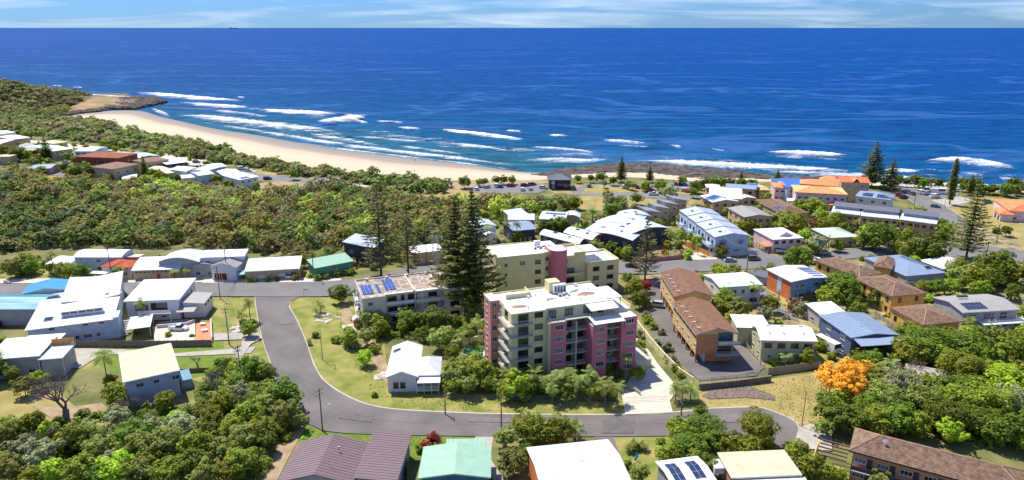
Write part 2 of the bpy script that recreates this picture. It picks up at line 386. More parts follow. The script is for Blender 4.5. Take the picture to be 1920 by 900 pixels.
foam('shore_wash', [(520,262),(640,280),(720,290),(800,299),(880,308),(960,319),(1000,322)], 2.6, .1, .95, lift=.14)
foam('shore_wash', [(960,302),(1040,300),(1100,303),(1170,299)], 9, .2, .9, lift=.12)
foam('shore_wash', [(1170,301),(1260,305),(1340,309),(1420,313),(1500,317),(1620,323)], 9, .5, 1.15, lift=.1)
foam('shore_wash', [(1400,322),(1500,326),(1620,330),(1720,336),(1800,343)], 9, .2, .95, lift=.16)
foam('shore_wash', [(1640,338),(1740,346),(1850,351),(1960,356),(2100,362)], 8, .2, 1.0, lift=.2)
foam('shore_wash', [(180,183),(230,181),(290,186),(316,191),(290,200)], 2.4, .2, 1.1, lift=.1)

# lace of spent foam drifting over the whole surf zone
for pts, w, d in (([(330,212),(420,224),(520,240),(620,254),(720,266)],22,.64), ([(300,195),(400,197),(500,210),(640,225),(700,232)],14,.58), ([(600,240),(720,254),(840,272),(960,290)],18,.64), ([(860,272),(960,284),(1080,292),(1180,294)],16,.66), ([(1380,292),(1520,300),(1640,306)],13,.55), ([(1660,315),(1780,325),(1920,338),(2060,350)],19,.62), ([(1180,292),(1300,299),(1440,308)],10,.62)):
    foam('foam_lace', pts, w, .0, d, lift=.02)
# small dark rollers: real ridges of water in front of the breaking lines
SW = mat('swell_water', (.003, .060, .20, 1), .35, .2, .05, spec=.2)
for pts in ([(300,200),(380,205),(470,206)], [(700,236),(800,238),(870,241),(1000,250)], [(930,247),(1060,254),(1200,265),(1300,275)], [(1400,284),(1500,281),(1620,288)], [(1330,262),(1480,268),(1640,277)], [(1640,288),(1760,296),(1900,306)],[(560,205),(640,212),(720,217)]):
    C = resample(smooth_line([G(x, y, SEAZ) for x, y in pts]), 40); V = []; Q = []
    for i, c in enumerate(C):
        e = math.sin(math.pi*i/39)
        for j in range(9):
            t = j/8-.5; V.append((c.x, c.y+t*9, SEAZ-.03+1.1*e*math.cos(math.pi*t)**2))
    for i in range(39):
        for j in range(8): a = i*9+j; Q.append((a, a+9, a+10, a+1))
    setp(link('swell', npmesh('swell', V, Q, SW, True)), kind='structure')

# ------------------------------------------------------------------ headland hill
def hill_z(x, y):
    z = 0
    for cx, cy, sx, sy, h in HILLS:
        z += h*math.exp(-((x-cx)/sx)**2-((y-cy)/sy)**2)
    return z
HILLS = [(-650, 800, 110, 90, 20), (-560, 805, 62, 55, 9), (-820, 760, 170, 180, 26), (-600, 640, 110, 90, 6)]
V = []; Q = []; nx, ny = 60, 60
for i in range(nx):
    for j in range(ny):
        x = -1050+i*680/(nx-1); y = 480+j*470/(ny-1)
        V.append((x, y, hill_z(x, y)-1.7+.4*math.sin(x*.09)*math.cos(y*.07)))
for i in range(nx-1):
    for j in range(ny-1): a = i*ny+j; Q.append((a, a+ny, a+ny+1, a+1))
HILLM = mat('headland_soil', (.075, .085, .03, 1), .95, .2, .03, c2=(.26, .19, .09, 1))
setp(link('headland', npmesh('headland', V, Q, HILLM, True)), kind='structure')
POINTM = mat('point_grass', (.20, .15, .07, 1), .95, .2, .03, c2=(.40, .28, .14, 1))
def dome(name, pts, zt, m, z0=-1.2):
    "low mound over a pixel outline"
    P = [G(x, y, 0) for x, y in pts]; c = sum(P, Vector())/len(P); b = MB()
    P = smooth_line(P+[P[0]], 2)[:-1]
    rings = [(1, z0), (.9, zt*.6), (.7, zt*.9), (.35, zt)]
    for (s0, za), (s1, zb) in zip(rings, rings[1:]):
        for a, d in zip(P, P[1:]+[P[0]]):
            f = lambda p, s, z: (c.x+(p.x-c.x)*s, c.y+(p.y-c.y)*s, z)
            b.poly([f(a, s0, za), f(d, s0, za), f(d, s1, zb), f(a, s1, zb)])
    b.poly([(c.x+(p.x-c.x)*.35, c.y+(p.y-c.y)*.35, zt) for p in P])
    return setp(b.build(name, m, smooth=True), kind='structure')
dome('headland_point', [(118,190),(150,183),(200,183),(250,186),(296,190),(270,197),(225,202),(180,205),(135,210)], 2.5, POINTM)

# rocks: angular blocks in one mass each
ROCKM = mat('rock', (.045, .038, .035, 1), .9, .3, .2, c2=(.15, .125, .11, 1), bump=.5, bs=1)
def inside(p, poly):
    x, y = p; c = False; n = len(poly)
    for i in range(n):
        x1, y1 = poly[i]; x2, y2 = poly[i-1]
        if (y1 > y) != (y2 > y) and x < (x2-x1)*(y-y1)/(y2-y1)+x1: c = not c
    return c
def scatter_px(poly, n, r):
    "n random ground points inside a pixel polygon, even on the ground"
    W_ = [G(x, y) for x, y in poly]; q = [(p.x, p.y) for p in W_]
    x0, x1 = min(p[0] for p in q), max(p[0] for p in q); y0, y1 = min(p[1] for p in q), max(p[1] for p in q); out = []
    k = 0
    while len(out) < n and k < n*40:
        k += 1; p = (r.uniform(x0, x1), r.uniform(y0, y1))
        if inside(p, q): out.append(p)
    return out
def area_px(poly):
    q = [G(x, y) for x, y in poly]; return abs(sum(a.x*b.y-b.x*a.y for a, b in zip(q, q[1:]+q[:1])))/2
def rocks(name, poly, n, s0, s1, z0, zh, label):
    V = []; Q = []; r = random.Random(3)
    cube = [(-1,-1,-1),(1,-1,-1),(1,1,-1),(-1,1,-1),(-1,-1,1),(1,-1,1),(1,1,1),(-1,1,1)]
    for x, y in scatter_px(poly, n, r):
        s = r.uniform(s0, s1); sx = s*r.uniform(.7, 2.2); sy = s*r.uniform(.5, 1.1); sz = s*r.uniform(.25, .5)*zh; a = r.uniform(-.5, .5); i = len(V)
        tl = r.uniform(-.25, .25)
        for cx, cy, cz in cube:
            k = .6 if cz > 0 else 1.1
            px = cx*sx*k*r.uniform(.7, 1.2); py = cy*sy*k*r.uniform(.7, 1.2); pz = cz*sz*r.uniform(.6, 1.2)+px*tl*.3
            V.append((x+px*math.cos(a)-py*math.sin(a), y+px*math.sin(a)+py*math.cos(a), z0+pz))
        Q += [tuple(i+k for k in q) for q in ((3,2,1,0),(4,5,6,7),(0,1,5,4),(1,2,6,5),(2,3,7,6),(3,0,4,7))]
    setp(link(name, npmesh(name, V, Q, ROCKM)), label, kind='stuff')
SHELF = [(1000,326),(1060,316),(1110,309),(1160,305),(1200,303),(1260,309),(1320,314),(1380,319),(1440,326),(1560,331),(1600,335),(1480,336),(1420,334),(1370,333),(1310,334),(1270,328),(1220,322),(1150,321),(1080,325),(1030,329)]
b_ = [G(x, y) for x, y in SHELF]
rocks('rock_shelf', SHELF, 2300, .6, 2.6, -.75, .8, 'broken dark rock platform along the shore')
rocks('rock_shelf', [(190,204),(250,204),(311,191),(285,185),(235,184),(222,190),(215,197)], 1500, 1, 3.4, .4, 1.6, 'dark boulders round the tip of the headland')
rocks('rock_shelf', [(118,217),(150,212),(205,206),(200,202),(160,204),(125,211)], 260, .7, 1.6, .3, 1, 'boulders at the foot of the headland')

# ------------------------------------------------------------------ ground sheets, roads
Z1, Z2, Z3, Z4 = .0, .02, .05, .10
sheet('lawn', [(400,552),(478,552),(492,600),(503,660),(518,713),(500,760),(440,740),(330,700),(100,690),(100,652),(395,640)], LAWN, Z1)
sheet('lawn', [(150,655),(420,640),(420,700),(330,712),(200,695)], LAWNG, Z2)
sheet('lawn', [(0,715),(60,705),(110,735),(150,770),(130,790),(60,790),(0,785)], LAWNY, Z1)
GRASS = sheet('lawn', [(541,575),(546,560),(580,556),(650,560),(680,600),(720,640),(730,735),(830,735),(1160,745),(1200,777),(971,778),(800,773),(700,765),(660,750),(625,728),(603,709),(588,682),(576,651),(560,615)], LAWN, Z1)
sheet('lawn', [(572,796),(610,810),(650,814),(800,817),(890,818),(890,838),(770,860),(765,900),(740,900),(740,840),(600,838),(560,825)], LAWNG, Z1)
sheet('lawn', [(1140,819),(1260,818),(1290,840),(1300,900),(1180,900),(1150,850)], LAWN, Z1)
sheet('lawn', [(1310,728),(1520,700),(1545,690),(1580,700),(1620,760),(1530,800),(1500,806),(1478,785),(1440,767),(1418,762),(1331,765),(1312,752)], LAWNY, Z1)
sheet('lawn', [(1840,612),(1920,600),(1990,600),(1990,640),(1870,642),(1820,636)], LAWNG, Z1)
sheet('lawn', [(1720,385),(1790,372),(1860,370),(2000,380),(2100,480),(1925,500),(1880,470),(1800,430)], LAWNY, Z1)
sheet('lawn', [(1660,398),(1740,395),(1800,435),(1770,445),(1700,420)], LAWNY, Z1)
sheet('lawn', [(1060,370),(1130,365),(1240,374),(1240,384),(1180,392),(1140,396),(1085,392)], LAWNY, Z1)
sheet('lawn', [(780,365),(850,352),(960,347),(1000,360),(920,372),(820,372)], LAWNY, Z1)
sheet('lawn', [(1020,352),(1100,345),(1200,352),(1290,348),(1420,352),(1440,372),(1340,366),(1180,360),(1100,362),(1040,362)], LAWNY, Z1)
sheet('lawn', [(452,366),(470,345),(520,340),(560,342),(585,352),(560,366),(500,372)], DIRT, Z1)
sheet('lawn', [(80,330),(95,318),(128,322),(125,336),(100,345)], LAWNY, Z1)
sheet('lawn', [(100,318),(128,308),(130,322),(112,325)], LAWNY, Z2)
sheet('lawn', [(480,318),(560,320),(620,332),(600,338),(540,330),(480,326)], LAWNY, Z2)
sheet('lawn', [(1170,400),(1200,520),(1240,640),(1290,700),(1400,690),(1560,640),(1560,690),(1900,640),(1980,560),(1900,440),(1500,380),(1300,370)], mat('yard_ground', (.13, .13, .04, 1), .95, .2, .22, c2=(.42, .33, .19, 1), bump=.3, bs=4), .008)
sheet('lawn', [(1395,606),(1430,690),(1540,690),(1580,650),(1530,600)], LAWN, Z1)
sheet('lawn', [(1455,560),(1510,600),(1600,680),(1640,680),(1560,600),(1500,540)], LAWNY, Z1)
sheet('lawn', [(560,520),(640,508),(700,496),(760,486),(790,476),(760,470),(640,498),(540,512)], LAWNY, Z1)
sheet('lawn', [(0,500),(60,490),(180,500),(180,520),(100,524),(0,524)], LAWN, Z1)
sheet('sand_bank', [(820,345),(880,338),(1020,338),(1040,342),(960,350),(860,356),(800,362),(790,356)], DIRT, Z2)
sheet('rubble_patch', [(1316,742),(1340,728),(1400,722),(1450,740),(1455,750),(1400,745),(1330,748)], mat('dark_mulch', (.12,.09,.08,1), .95, .3, 1.5, c2=(.26,.20,.16,1), bump=.6, bs=4), Z3)
sheet('bare_patch', [(60,760),(120,765),(190,755),(230,790),(180,800),(120,800)], DIRT, Z1)
sheet('bare_patch', [(500,850),(545,800),(575,795),(540,860),(520,900),(480,900)], DIRT, Z1)
sheet('bare_patch', [(640,560),(700,640),(735,700),(740,740),(710,700),(680,640),(640,600)], DIRT, Z2)
sheet('bare_patch', [(880,838),(892,818),(925,818),(920,860),(945,900),(925,900),(905,850)], CONC, Z2)
sheet('driveway', [(120,664),(140,652),(230,655),(330,662),(480,650),(470,662),(330,668),(230,664),(190,664),(150,690),(120,690)], CONC, Z3)

# upper road
UP_N = [(-200,534),(0,532),(120,531),(250,530),(400,530),(560,529),(640,526),(700,518),(760,503),(800,490),(840,480),(900,472),(1000,474),(1100,482),(1180,494),(1290,487),(1400,484),(1500,478),(1600,465),(1680,458)]
UP_S = [(-200,560),(0,557),(120,556),(250,555),(400,555),(560,556),(640,555),(720,546),(780,528),(830,508),(870,498),(920,494),(1000,496),(1100,504),(1180,516),(1290,510),(1400,505),(1500,497),(1600,484),(1690,474)]
def road(name, A, B, m, z, n=60):
    A = resample(smooth_line([G(x, y, z) for x, y in A]), n); B = resample(smooth_line([G(x, y, z) for x, y in B]), n)
    V = [tuple(p) for p in A+B]; Q = [(n+i, n+i+1, i+1, i) for i in range(n-1)]
    setp(link(name, npmesh(name, V, Q, m)), kind='structure'); return A, B
GREYROAD = mat('asphalt_grey', (.19, .185, .183, 1), .9, .12, .1, bump=.12, bs=4)
A, B = road("road", UP_N, UP_S, GREYROAD, .30)
ribbon('kerb', A, .35, .13, KERB)
ribbon('kerb', resample(smooth_line([G(x, y) for x, y in UP_S[:5]]), 20), .35, .13, KERB)
ribbon('kerb', resample(smooth_line([G(x, y) for x, y in UP_S[5:]]), 50), .35, .13, KERB)
sheet('footpath', [(0,523),(180,521),(390,519),(560,520),(640,518),(640,526),(560,529),(390,529),(180,530),(0,531)], CONCL, Z2)
# cul-de-sac
CL = [(478,556),(481,580),(487,615),(495,645),(505,672),(518,713),(528,745),(545,775),(579,794),(605,807),(649,812),(720,815),(800,816),(924,818),(1142,818),(1253,817),(1340,822),(1420,838),(1465,843),(1490,829),(1499,807),(1493,793),(1477,782),(1440,768),(1418,763),(1331,766),(1262,774),(1200,778),(971,778),(800,772),(740,768),(699,762),(661,749),(624,728),(602,709),(587,682),(577,651),(566,622),(552,592),(541,575),(544,566),(562,556)]
sheet('road', CL, ASPHALT, Z3+.02)
def kline(pts, it=2): return smooth_line([G(x, y) for x, y in pts], it)
KERBO = mat('kerb_pale', (.52, .47, .40, 1), .85, .12, 1)
ribbon('kerb', kline(CL[:16]), .4, .14, KERBO); ribbon('kerb', kline(CL[15:]), .4, .14, KERBO)
ribbon('road_line', [G(503,557), G(508,575), G(515,600)], .28, .004, LINE, z=Z3+.012)
ribbon('road_line', [G(x, y) for x, y in [(0,543),(250,541),(488,541)]], .16, .004, LINE, z=Z3+.01)
ribbon('road_line', [G(x, y) for x, y in [(545,541),(600,541),(640,539),(700,532)]], .16, .004, LINE, z=Z3+.01)
for k in range(9):
    x = 484+k*9; ribbon('road_line', [G(x, 556), G(x+6, 556)], .16, .004, LINE, z=Z3+.012)
for k in range(8):
    x = 1210+k*58; y = 499-(max(0, x-1400)*.09); ribbon('road_line', [G(x, y), G(x+20, y-1)], .14, .004, LINE, z=Z3+.01)
# side road running out to the shore, and the junction
A, B = road('road', [(1682,352),(1700,372),(1730,392),(1765,418),(1800,440),(1830,455),(1850,480),(1860,500)], [(1718,352),(1760,378),(1800,404),(1840,432),(1880,455),(1925,475),(1960,480),(1990,500)], GREYROAD, Z3+.004)
ribbon('kerb', A, .3, .13, KERBO); ribbon('kerb', B, .3, .13, KERBO)
sheet('road', [(1600,466),(1720,456),(1830,458),(1920,470),(2100,492),(2100,520),(1930,496),(1840,486),(1740,478),(1690,474),(1610,482)], GREYROAD, Z3+.008)
sheet('footpath', [(1722,356),(1745,350),(1800,362),(1792,372),(1760,372)], ASPHALT2, Z3)
sheet('footpath', [(1745,376),(1800,368),(1830,376),(1780,388)], CONC, Z3)
# beach front road and car parks
A, B = road('road', [(380,312),(430,318),(470,322),(530,330),(600,338),(680,352),(740,362),(800,370)], [(380,330),(440,333),(500,338),(560,345),(620,352),(680,361),(740,370),(800,378)], ASPHALT2, Z3)
ribbon('footpath', kline([(470,320),(530,327),(600,335),(690,350)]), 2.4, .05, CONCL)
sheet('car_park', [(585,332),(610,326),(648,330),(640,340),(610,341)], ASPHALT2, Z2)
sheet('car_park', [(870,356),(900,346),(1010,345),(1030,352),(1010,362),(900,362)], ASPHALT2, Z3)
A, B = road('road', [(1062,358),(1110,358),(1160,359),(1220,361),(1300,364),(1400,372)], [(1062,365),(1110,366),(1160,368),(1220,371),(1300,375),(1400,384)], ASPHALT2, Z3)
road('road', [(1068,360),(1085,350),(1105,343),(1130,342),(1160,345)], [(1090,362),(1100,352),(1112,348),(1130,347),(1160,350)], ASPHALT2, Z3+.006, 20)
sheet('car_park', [(1160,344),(1200,346),(1290,342),(1330,346),(1300,357),(1200,356)], ASPHALT2, Z2)
sheet('car_park', [(250,292),(300,286),(420,302),(400,316),(300,300)], CONCL, Z2)
sheet('car_park', [(80,270),(180,275),(280,292),(260,300),(130,290),(60,285)], CONCL, Z1)
sheet('car_park', [(0,255),(80,265),(200,276),(200,282),(80,275),(0,268)], CONCL, Z2)
sheet('side_street', [(30,322),(80,320),(120,322),(120,330),(60,328),(30,330)], ASPHALT2, Z2)
sheet('side_street', [(150,308),(240,310),(240,316),(150,315)], ASPHALT2, Z2)
# drives
for k, P_ in enumerate(([(520,600),(545,598),(549,606),(524,609)], [(640,770),(700,778),(696,792),(634,784)], [(880,782),(960,784),(960,792),(878,791)], [(1130,786),(1190,786),(1188,812),(1128,812)], [(1350,776),(1400,775),(1405,790),(1352,792)], [(250,536),(330,536),(330,541),(250,541)])):
    sheet('road_patch', P_, mat('asphalt_patch', (.145, .130, .125, 1), .9, .15, .6) if k % 2 else mat('asphalt_worn', (.185, .165, .158, 1), .9, .12, .5), Z3+.04 if k < 5 else .12)
for P_ in ([(520,640),(560,720),(640,780),(760,795),(960,800),(1200,797),(1400,790)],): ribbon('road_joint', kline(P_), .05, .003, mat('asphalt_patch', (0,0,0,1)), z=Z3+.17)
sheet('driveway', [(1172,777),(1262,773),(1256,752),(1272,728),(1232,680),(1212,650),(1190,622),(1178,640),(1200,680),(1165,735)], CONCL, Z2)
sheet('driveway', [(1200,528),(1232,520),(1262,600),(1322,700),(1420,700),(1432,690),(1380,640),(1395,660),(1300,560),(1420,704),(1312,714),(1230,640),(1200,570)], ASPHALT, Z2)
sheet('driveway', [(1300,630),(1390,628),(1424,696),(1312,712),(1290,690)], ASPHALT, Z2+.006)
sheet('driveway', [(1410,540),(1430,536),(1460,575),(1490,590),(1500,604),(1475,594),(1440,572)], GREYROAD, Z2)
sheet('driveway', [(1290,478),(1320,470),(1350,487),(1300,492)], CONCL, Z2)
sheet('driveway', [(1408,454),(1430,470),(1455,484),(1435,487),(1405,472)], GREYROAD, Z2)
sheet('driveway', [(250,520),(325,518),(318,530),(258,530)], CONC, Z3+.02)
sheet('driveway', [(528,520),(556,520),(558,529),(524,529)], CONCL, Z3+.02)
sheet('driveway', [(380,518),(440,519),(440,530),(380,530)], CONCL, Z3+.02)
sheet('driveway', [(400,625),(455,624),(458,636),(402,638)], CONC, Z2)
sheet('driveway', [(460,625),(484,622),(492,634),(470,645),(440,690),(430,694),(450,650)], CONC, Z2)
sheet('driveway', [(1498,800),(1540,790),(1560,800),(1560,845),(1500,840),(1490,830)], CONC, Z2)
sheet('driveway', [(1495,845),(1510,842),(1560,880),(1590,905),(1560,905)], ASPHALT, Z2)
sheet('driveway', [(1115,819),(1150,819),(1180,900),(1160,900),(1130,850)], ASPHALT, Z2)
sheet('driveway', [(1585,600),(1610,585),(1640,610),(1650,640),(1620,640)], CONCL, Z1)
sheet('driveway', [(1895,590),(1990,570),(1990,600),(1900,612)], CONCL, Z2)
sheet('footpath', [(0,415),(3,415),(3,416),(0,416)], CONC, Z1)

# ------------------------------------------------------------------ building kit
LMK = []                    # landmarks: (x, y, words)
FOOT = []                   # building footprints in world space, to keep plants out
CACHE = {}
def shared(key, fn):
    if key not in CACHE: CACHE[key] = fn()
    return CACHE[key]
def win_frame(w, h, n, m):
    def f():
        b = MB(); t = .07
        b.box(-w/2, w/2, -.07, .02, 0, t); b.box(-w/2, w/2, -.07, .02, h-t, h)
        b.box(-w/2, -w/2+t, -.068, .02, t, h-t); b.box(w/2-t, w/2, -.068, .02, t, h-t)
        for k in range(1, n):
            x = -w/2+w*k/n; b.box(x-.03, x+.03, -.06, .02, t, h-t)
        b.box(-w/2-.05, w/2+.05, -.12, .0, -.07, -.003)
        return b.mesh('window', m)
    return shared(('wf', w, h, n, m.name), f)
def win_pane(w, h, m):
    return shared(('wp', w, h, m.name), lambda: MB().box(-w/2+.07, w/2-.07, -.022, .0, .07, h-.07).mesh('pane', m))
def solar_mesh(m):
    def f():
        b = MB(); b.box(-.5, .5, -.83, .83, .0, .04); return b.mesh('solar_panel', STEEL)
    return shared('solf', f)
def solar_cells(m):
    def f():
        b = MB()
        for i in range(3):
            for j in range(5):
                b.box(-.47+i*.315, -.17+i*.315, -.80+j*.322, -.49+j*.322, .041, .046)
        return b.mesh('cell', m)
    return shared(('solc', m.name), f)

class House:
    """A building on a rotated rectangle. A, B: photo pixels of the near left and near right roof corner at height h,
    C: a far corner; local x runs from A to B, local y away from the camera."""
    def __init__(s, name, label, cat, A, B, C, h, lm=None, base=0.0, group=None, ang=None, D=None, Wd=None):
        a, b, c = G(*A, h), G(*B, h), G(*C, h)
        s.ang = math.atan2(b.y-a.y, b.x-a.x) if ang is None else ang
        ca, sa = math.cos(s.ang), math.sin(s.ang)
        s.W = Wd or ((b.x-a.x)*ca+(b.y-a.y)*sa); s.D = D or max(3, -(c.x-a.x)*sa+(c.y-a.y)*ca)
        s.o = Vector((a.x, a.y, base)); s.h = h-base
        s.root = empty(name, s.o, s.ang, label, cat, group); s.ca, s.sa = ca, sa
        FOOT.append((s.o.x, s.o.y, ca, sa, s.W, s.D)); c = s.w(s.W/2, s.D/2)
        if lm: LMK.append((c.x, c.y, lm, max(s.W, s.D)/2))
    def w(s, x, y, z=0): return Vector((s.o.x+x*s.ca-y*s.sa, s.o.y+x*s.sa+y*s.ca, s.o.z+z))
    def loc(s, px, py, z):
        "local x, y of a photo pixel at local height z"
        p = G(px, py, z+s.o.z)-s.o; return (p.x*s.ca+p.y*s.sa, -p.x*s.sa+p.y*s.ca)
    def add(s, name, mb, m, parent=None, smooth=False): return mb.build(name, m, parent or s.root, smooth=smooth)
    def box(s, name, m, x0, x1, y0, y1, z0, z1, parent=None): return s.add(name, MB().box(x0, x1, y0, y1, z0, z1), m, parent)
    # roof as a height field over its rectangle
    def roof(s, kind, m, h=None, rise=1.2, x0=0, x1=None, y0=0, y1=None, style=None, th=.16, trim=None, name='roof', par=None):
        x1 = s.W if x1 is None else x1; y1 = s.D if y1 is None else y1; h = s.h if h is None else h
        w, d = x1-x0, y1-y0
        if kind == 'hip': kind = 'hipu' if w >= d else 'hipv'
        def z(x, y):
            u = (x-x0)/w; v = (y-y0)/d
            if kind == 'flat': r = 0
            elif kind == 'sb': r = v
            elif kind == 'sf': r = 1-v
            elif kind == 'sl': r = 1-u
            elif kind == 'sr': r = u
            elif kind == 'gu': r = 1-abs(2*v-1)
            elif kind == 'gv': r = 1-abs(2*u-1)
            elif kind == 'bu': r = math.sin(math.pi*v)
            elif kind == 'bv': r = math.sin(math.pi*u)
            elif kind == 'qb': r = math.sin(math.pi/2*v)
            elif kind == 'butterfly': r = abs(2*u-1)
            else: q = min(w, d)/2; r = min((x-x0)/q, (x1-x)/q, (y-y0)/q, (y1-y)/q, 1)
            return h+rise*r
        s.rz = z; P = lambda x, y: Vector((x, y, z(x, y))); F_ = []
        c4 = [(x0, y0), (x1, y0), (x1, y1), (x0, y1)]
        if kind in ('flat', 'sb', 'sf', 'qb_'): F_ = [[P(x0, y0), P(x1, y0), P(x1, y1), P(x0, y1)]]
        elif kind in ('sl', 'sr'): F_ = [[P(x0, y1), P(x0, y0), P(x1, y0), P(x1, y1)]]
        elif kind == 'gu': ym = y0+d/2; F_ = [[P(x0, y0), P(x1, y0), P(x1, ym), P(x0, ym)], [P(x1, y1), P(x0, y1), P(x0, ym), P(x1, ym)]]
        elif kind in ('gv', 'butterfly'): xm = x0+w/2; F_ = [[P(x0, y1), P(x0, y0), P(xm, y0), P(xm, y1)], [P(x1, y0), P(x1, y1), P(xm, y1), P(xm, y0)]]
        elif kind == 'bu' or kind == 'qb':
            for k in range(10): F_.append([P(x0, y0+d*k/10), P(x1, y0+d*k/10), P(x1, y0+d*(k+1)/10), P(x0, y0+d*(k+1)/10)])
        elif kind == 'bv':
            for k in range(10): F_.append([P(x0+w*k/10, y1), P(x0+w*k/10, y0), P(x0+w*(k+1)/10, y0), P(x0+w*(k+1)/10, y1)])
        elif kind == 'hipu': q = d/2; a, b = (x0+q, y0+q), (x1-q, y0+q); F_ = [[P(*c4[0]), P(*c4[1]), P(*b), P(*a)], [P(*c4[2]), P(*c4[3]), P(*a), P(*b)], [P(*c4[1]), P(*c4[2]), P(*b)], [P(*c4[3]), P(*c4[0]), P(*a)]]
        elif kind == 'hipv': q = w/2; a, b = (x0+q, y0+q), (x0+q, y1-q); F_ = [[P(*c4[0]), P(*c4[1]), P(*a)], [P(*c4[1]), P(*c4[2]), P(*b), P(*a)], [P(*c4[2]), P(*c4[3]), P(*b)], [P(*c4[3]), P(*c4[0]), P(*a), P(*b)]]
        mb = MB(); up = Vector((0, 0, th))
        for f in F_:
            mb.poly([p+up for p in f]); mb.poly(list(reversed(f)))
        # outer edge
        ring = []
        seg = lambda a, b, n: [P(a[0]+(b[0]-a[0])*i/n, a[1]+(b[1]-a[1])*i/n) for i in range(n)]
        n = 10 if kind in ('bu', 'bv', 'qb') else 2
        for i in range(4): ring += seg(c4[i], c4[(i+1) % 4], n)
        for a, b in zip(ring, ring[1:]+ring[:1]): mb.poly([a, b, b+up, a+up])
        o = s.add(name, mb, m, par)
        if style:
            rb = MB()
            for f in F_:
                f = [p+up for p in f]; e = f[1]-f[0]; Wd = e.length; e.normalize()
                nrm = (f[1]-f[0]).cross(f[-1]-f[0]).normalized(); g = nrm.cross(e).normalized()
                tl = f[3] if len(f) == 4 else f[2]; tr = f[2]
                L_ = (tl-f[0]).dot(g); a = (tl-f[0]).dot(e); bb = Wd-(tr-f[0]).dot(e)
                if L_ < .1: continue
                if style == 'rib' or style == 'ribw':
                    st = .8 if style == 'rib' else 1.6; k = st/2
                    while k < Wd:
                        l = L_*min(1, (k/a) if a > .01 else 1, ((Wd-k)/bb) if bb > .01 else 1)
                        p = f[0]+e*k
                        rb.hexa([p-e*.035, p+e*.035, p+e*.035+g*l, p-e*.035+g*l], [p-e*.02+nrm*.06, p+e*.02+nrm*.06, p+e*.02+g*l+nrm*.06, p-e*.02+g*l+nrm*.06]); k += st
                else:           # tiles: overlapping courses of real depth, in short lengths
                    st = .36; nrow = max(1, int(L_/st)); st = L_/nrow
                    for r in range(nrow):
                        t0 = r*st; t1 = t0+st*1.04; xa = a*t0/L_; xb = Wd-bb*t0/L_; xc = a*min(1, t1/L_); xd = Wd-bb*min(1, t1/L_)
                        p0 = f[0]+g*t0; q0 = f[0]+g*t1
                        rb.hexa([p0+e*xa, p0+e*xb, q0+e*xd, q0+e*xc], [p0+e*xa+nrm*.075, p0+e*xb+nrm*.075, q0+e*xd+nrm*.015, q0+e*xc+nrm*.015])
            if rb.v:
                nm = 'roof_rib' if style.startswith('rib') else 'tile_course'
                setp(s.add(nm, rb, m, o), kind='stuff')
                if style == 'tile':
                    rd = MB(); hm = max(p.z for f in F_ for p in f)
                    seen = set()
                    for f in F_:
                        for a_, b_ in zip(f, f[1:]+f[:1]):
                            k = tuple(sorted([tuple(round(v, 2) for v in a_), tuple(round(v, 2) for v in b_)]))
                            if max(a_.z, b_.z) > hm-.01 and k not in seen:
                                inner = not ((abs(a_.x-b_.x) < .01 and (abs(a_.x-x0) < .01 or abs(a_.x-x1) < .01)) or (abs(a_.y-b_.y) < .01 and (abs(a_.y-y0) < .01 or abs(a_.y-y1) < .01)))
                                seen.add(k)
                                if inner: rd.bar(a_+up+Vector((0, 0, .06)), b_+up+Vector((0, 0, .06)), .13)
                    if rd.v: s.add('ridge_cap', rd, MATS['ridge_clay'] if m.name == 'roof_brown_tile' else m, o)
        if trim: 
            t = MB(); q = .09
            for a, b in zip(ring, ring[1:]+ring[:1]):
                d_ = (b-a).normalized(); nn = Vector((d_.y, -d_.x, 0))*.06
                lo = Vector((0, 0, -.12)); t.hexa([a+lo, a+lo+nn, b+lo+nn, b+lo], [a+up*.8, a+up*.8+nn, b+up*.8+nn, b+up*.8])
            s.add('fascia', t, trim, o)
        return o
    def walls(s, m, x0=None, x1=None, y0=None, y1=None, z0=0, name='wall', ov=.45, sink=.03, rz=None, top=None):
        "walls that follow the underside of the roof last made (or a flat top)"
        x0 = ov if x0 is None else x0; x1 = s.W-ov if x1 is None else x1; y0 = ov if y0 is None else y0; y1 = s.D-ov if y1 is None else y1
        rz = rz or (s.rz if top is None else (lambda x, y: top)); mb = MB(); n = 8
        c4 = [(x0, y0), (x1, y0), (x1, y1), (x0, y1)]
        for i in range(4):
            a, b = c4[i], c4[(i+1) % 4]
            pts = [(a[0]+(b[0]-a[0])*k/n, a[1]+(b[1]-a[1])*k/n) for k in range(n+1)]
            mb.poly([(pts[0][0], pts[0][1], z0), (pts[-1][0], pts[-1][1], z0)]+[(p[0], p[1], rz(*p)-sink) for p in reversed(pts)])
        return s.add(name, mb, m)
    def face(s, f, x0, x1, y0, y1):
        "origin, along-vector and rotation of a wall face"
        return {'f': (x0, y0, 1, 0, 0, x1-x0), 'r': (x1, y0, 0, 1, math.pi/2, y1-y0), 'b': (x1, y1, -1, 0, math.pi, x1-x0), 'l': (x0, y1, 0, -1, -math.pi/2, y1-y0)}[f]
    def win(s, f, t, z, w, h, n=2, fm=None, gm=None, ex=None, frac=False, name='window'):
        x0, x1, y0, y1 = ex or s.ex; ox, oy, dx, dy, rz, L_ = s.face(f, x0, x1, y0, y1)
        if frac: t *= L_
        w = round(w, 1); h = round(h, 1)
        o = link(name, win_frame(w, h, n, fm or FRAMEW), s.root, (ox+dx*t, oy+dy*t, z), rz)
        link('pane', win_pane(w, h, gm or (GLASS if rng.random() < .7 else GLASSB)), o); return o
    def wins(s, f, n, z, w, h, nm=2, fm=None, ex=None, a=.0, b=1.0, gm=None):
        for k in range(n): s.win(f, a+(b-a)*(k+.5)/n, z, w, h, nm, fm, gm, ex, True)
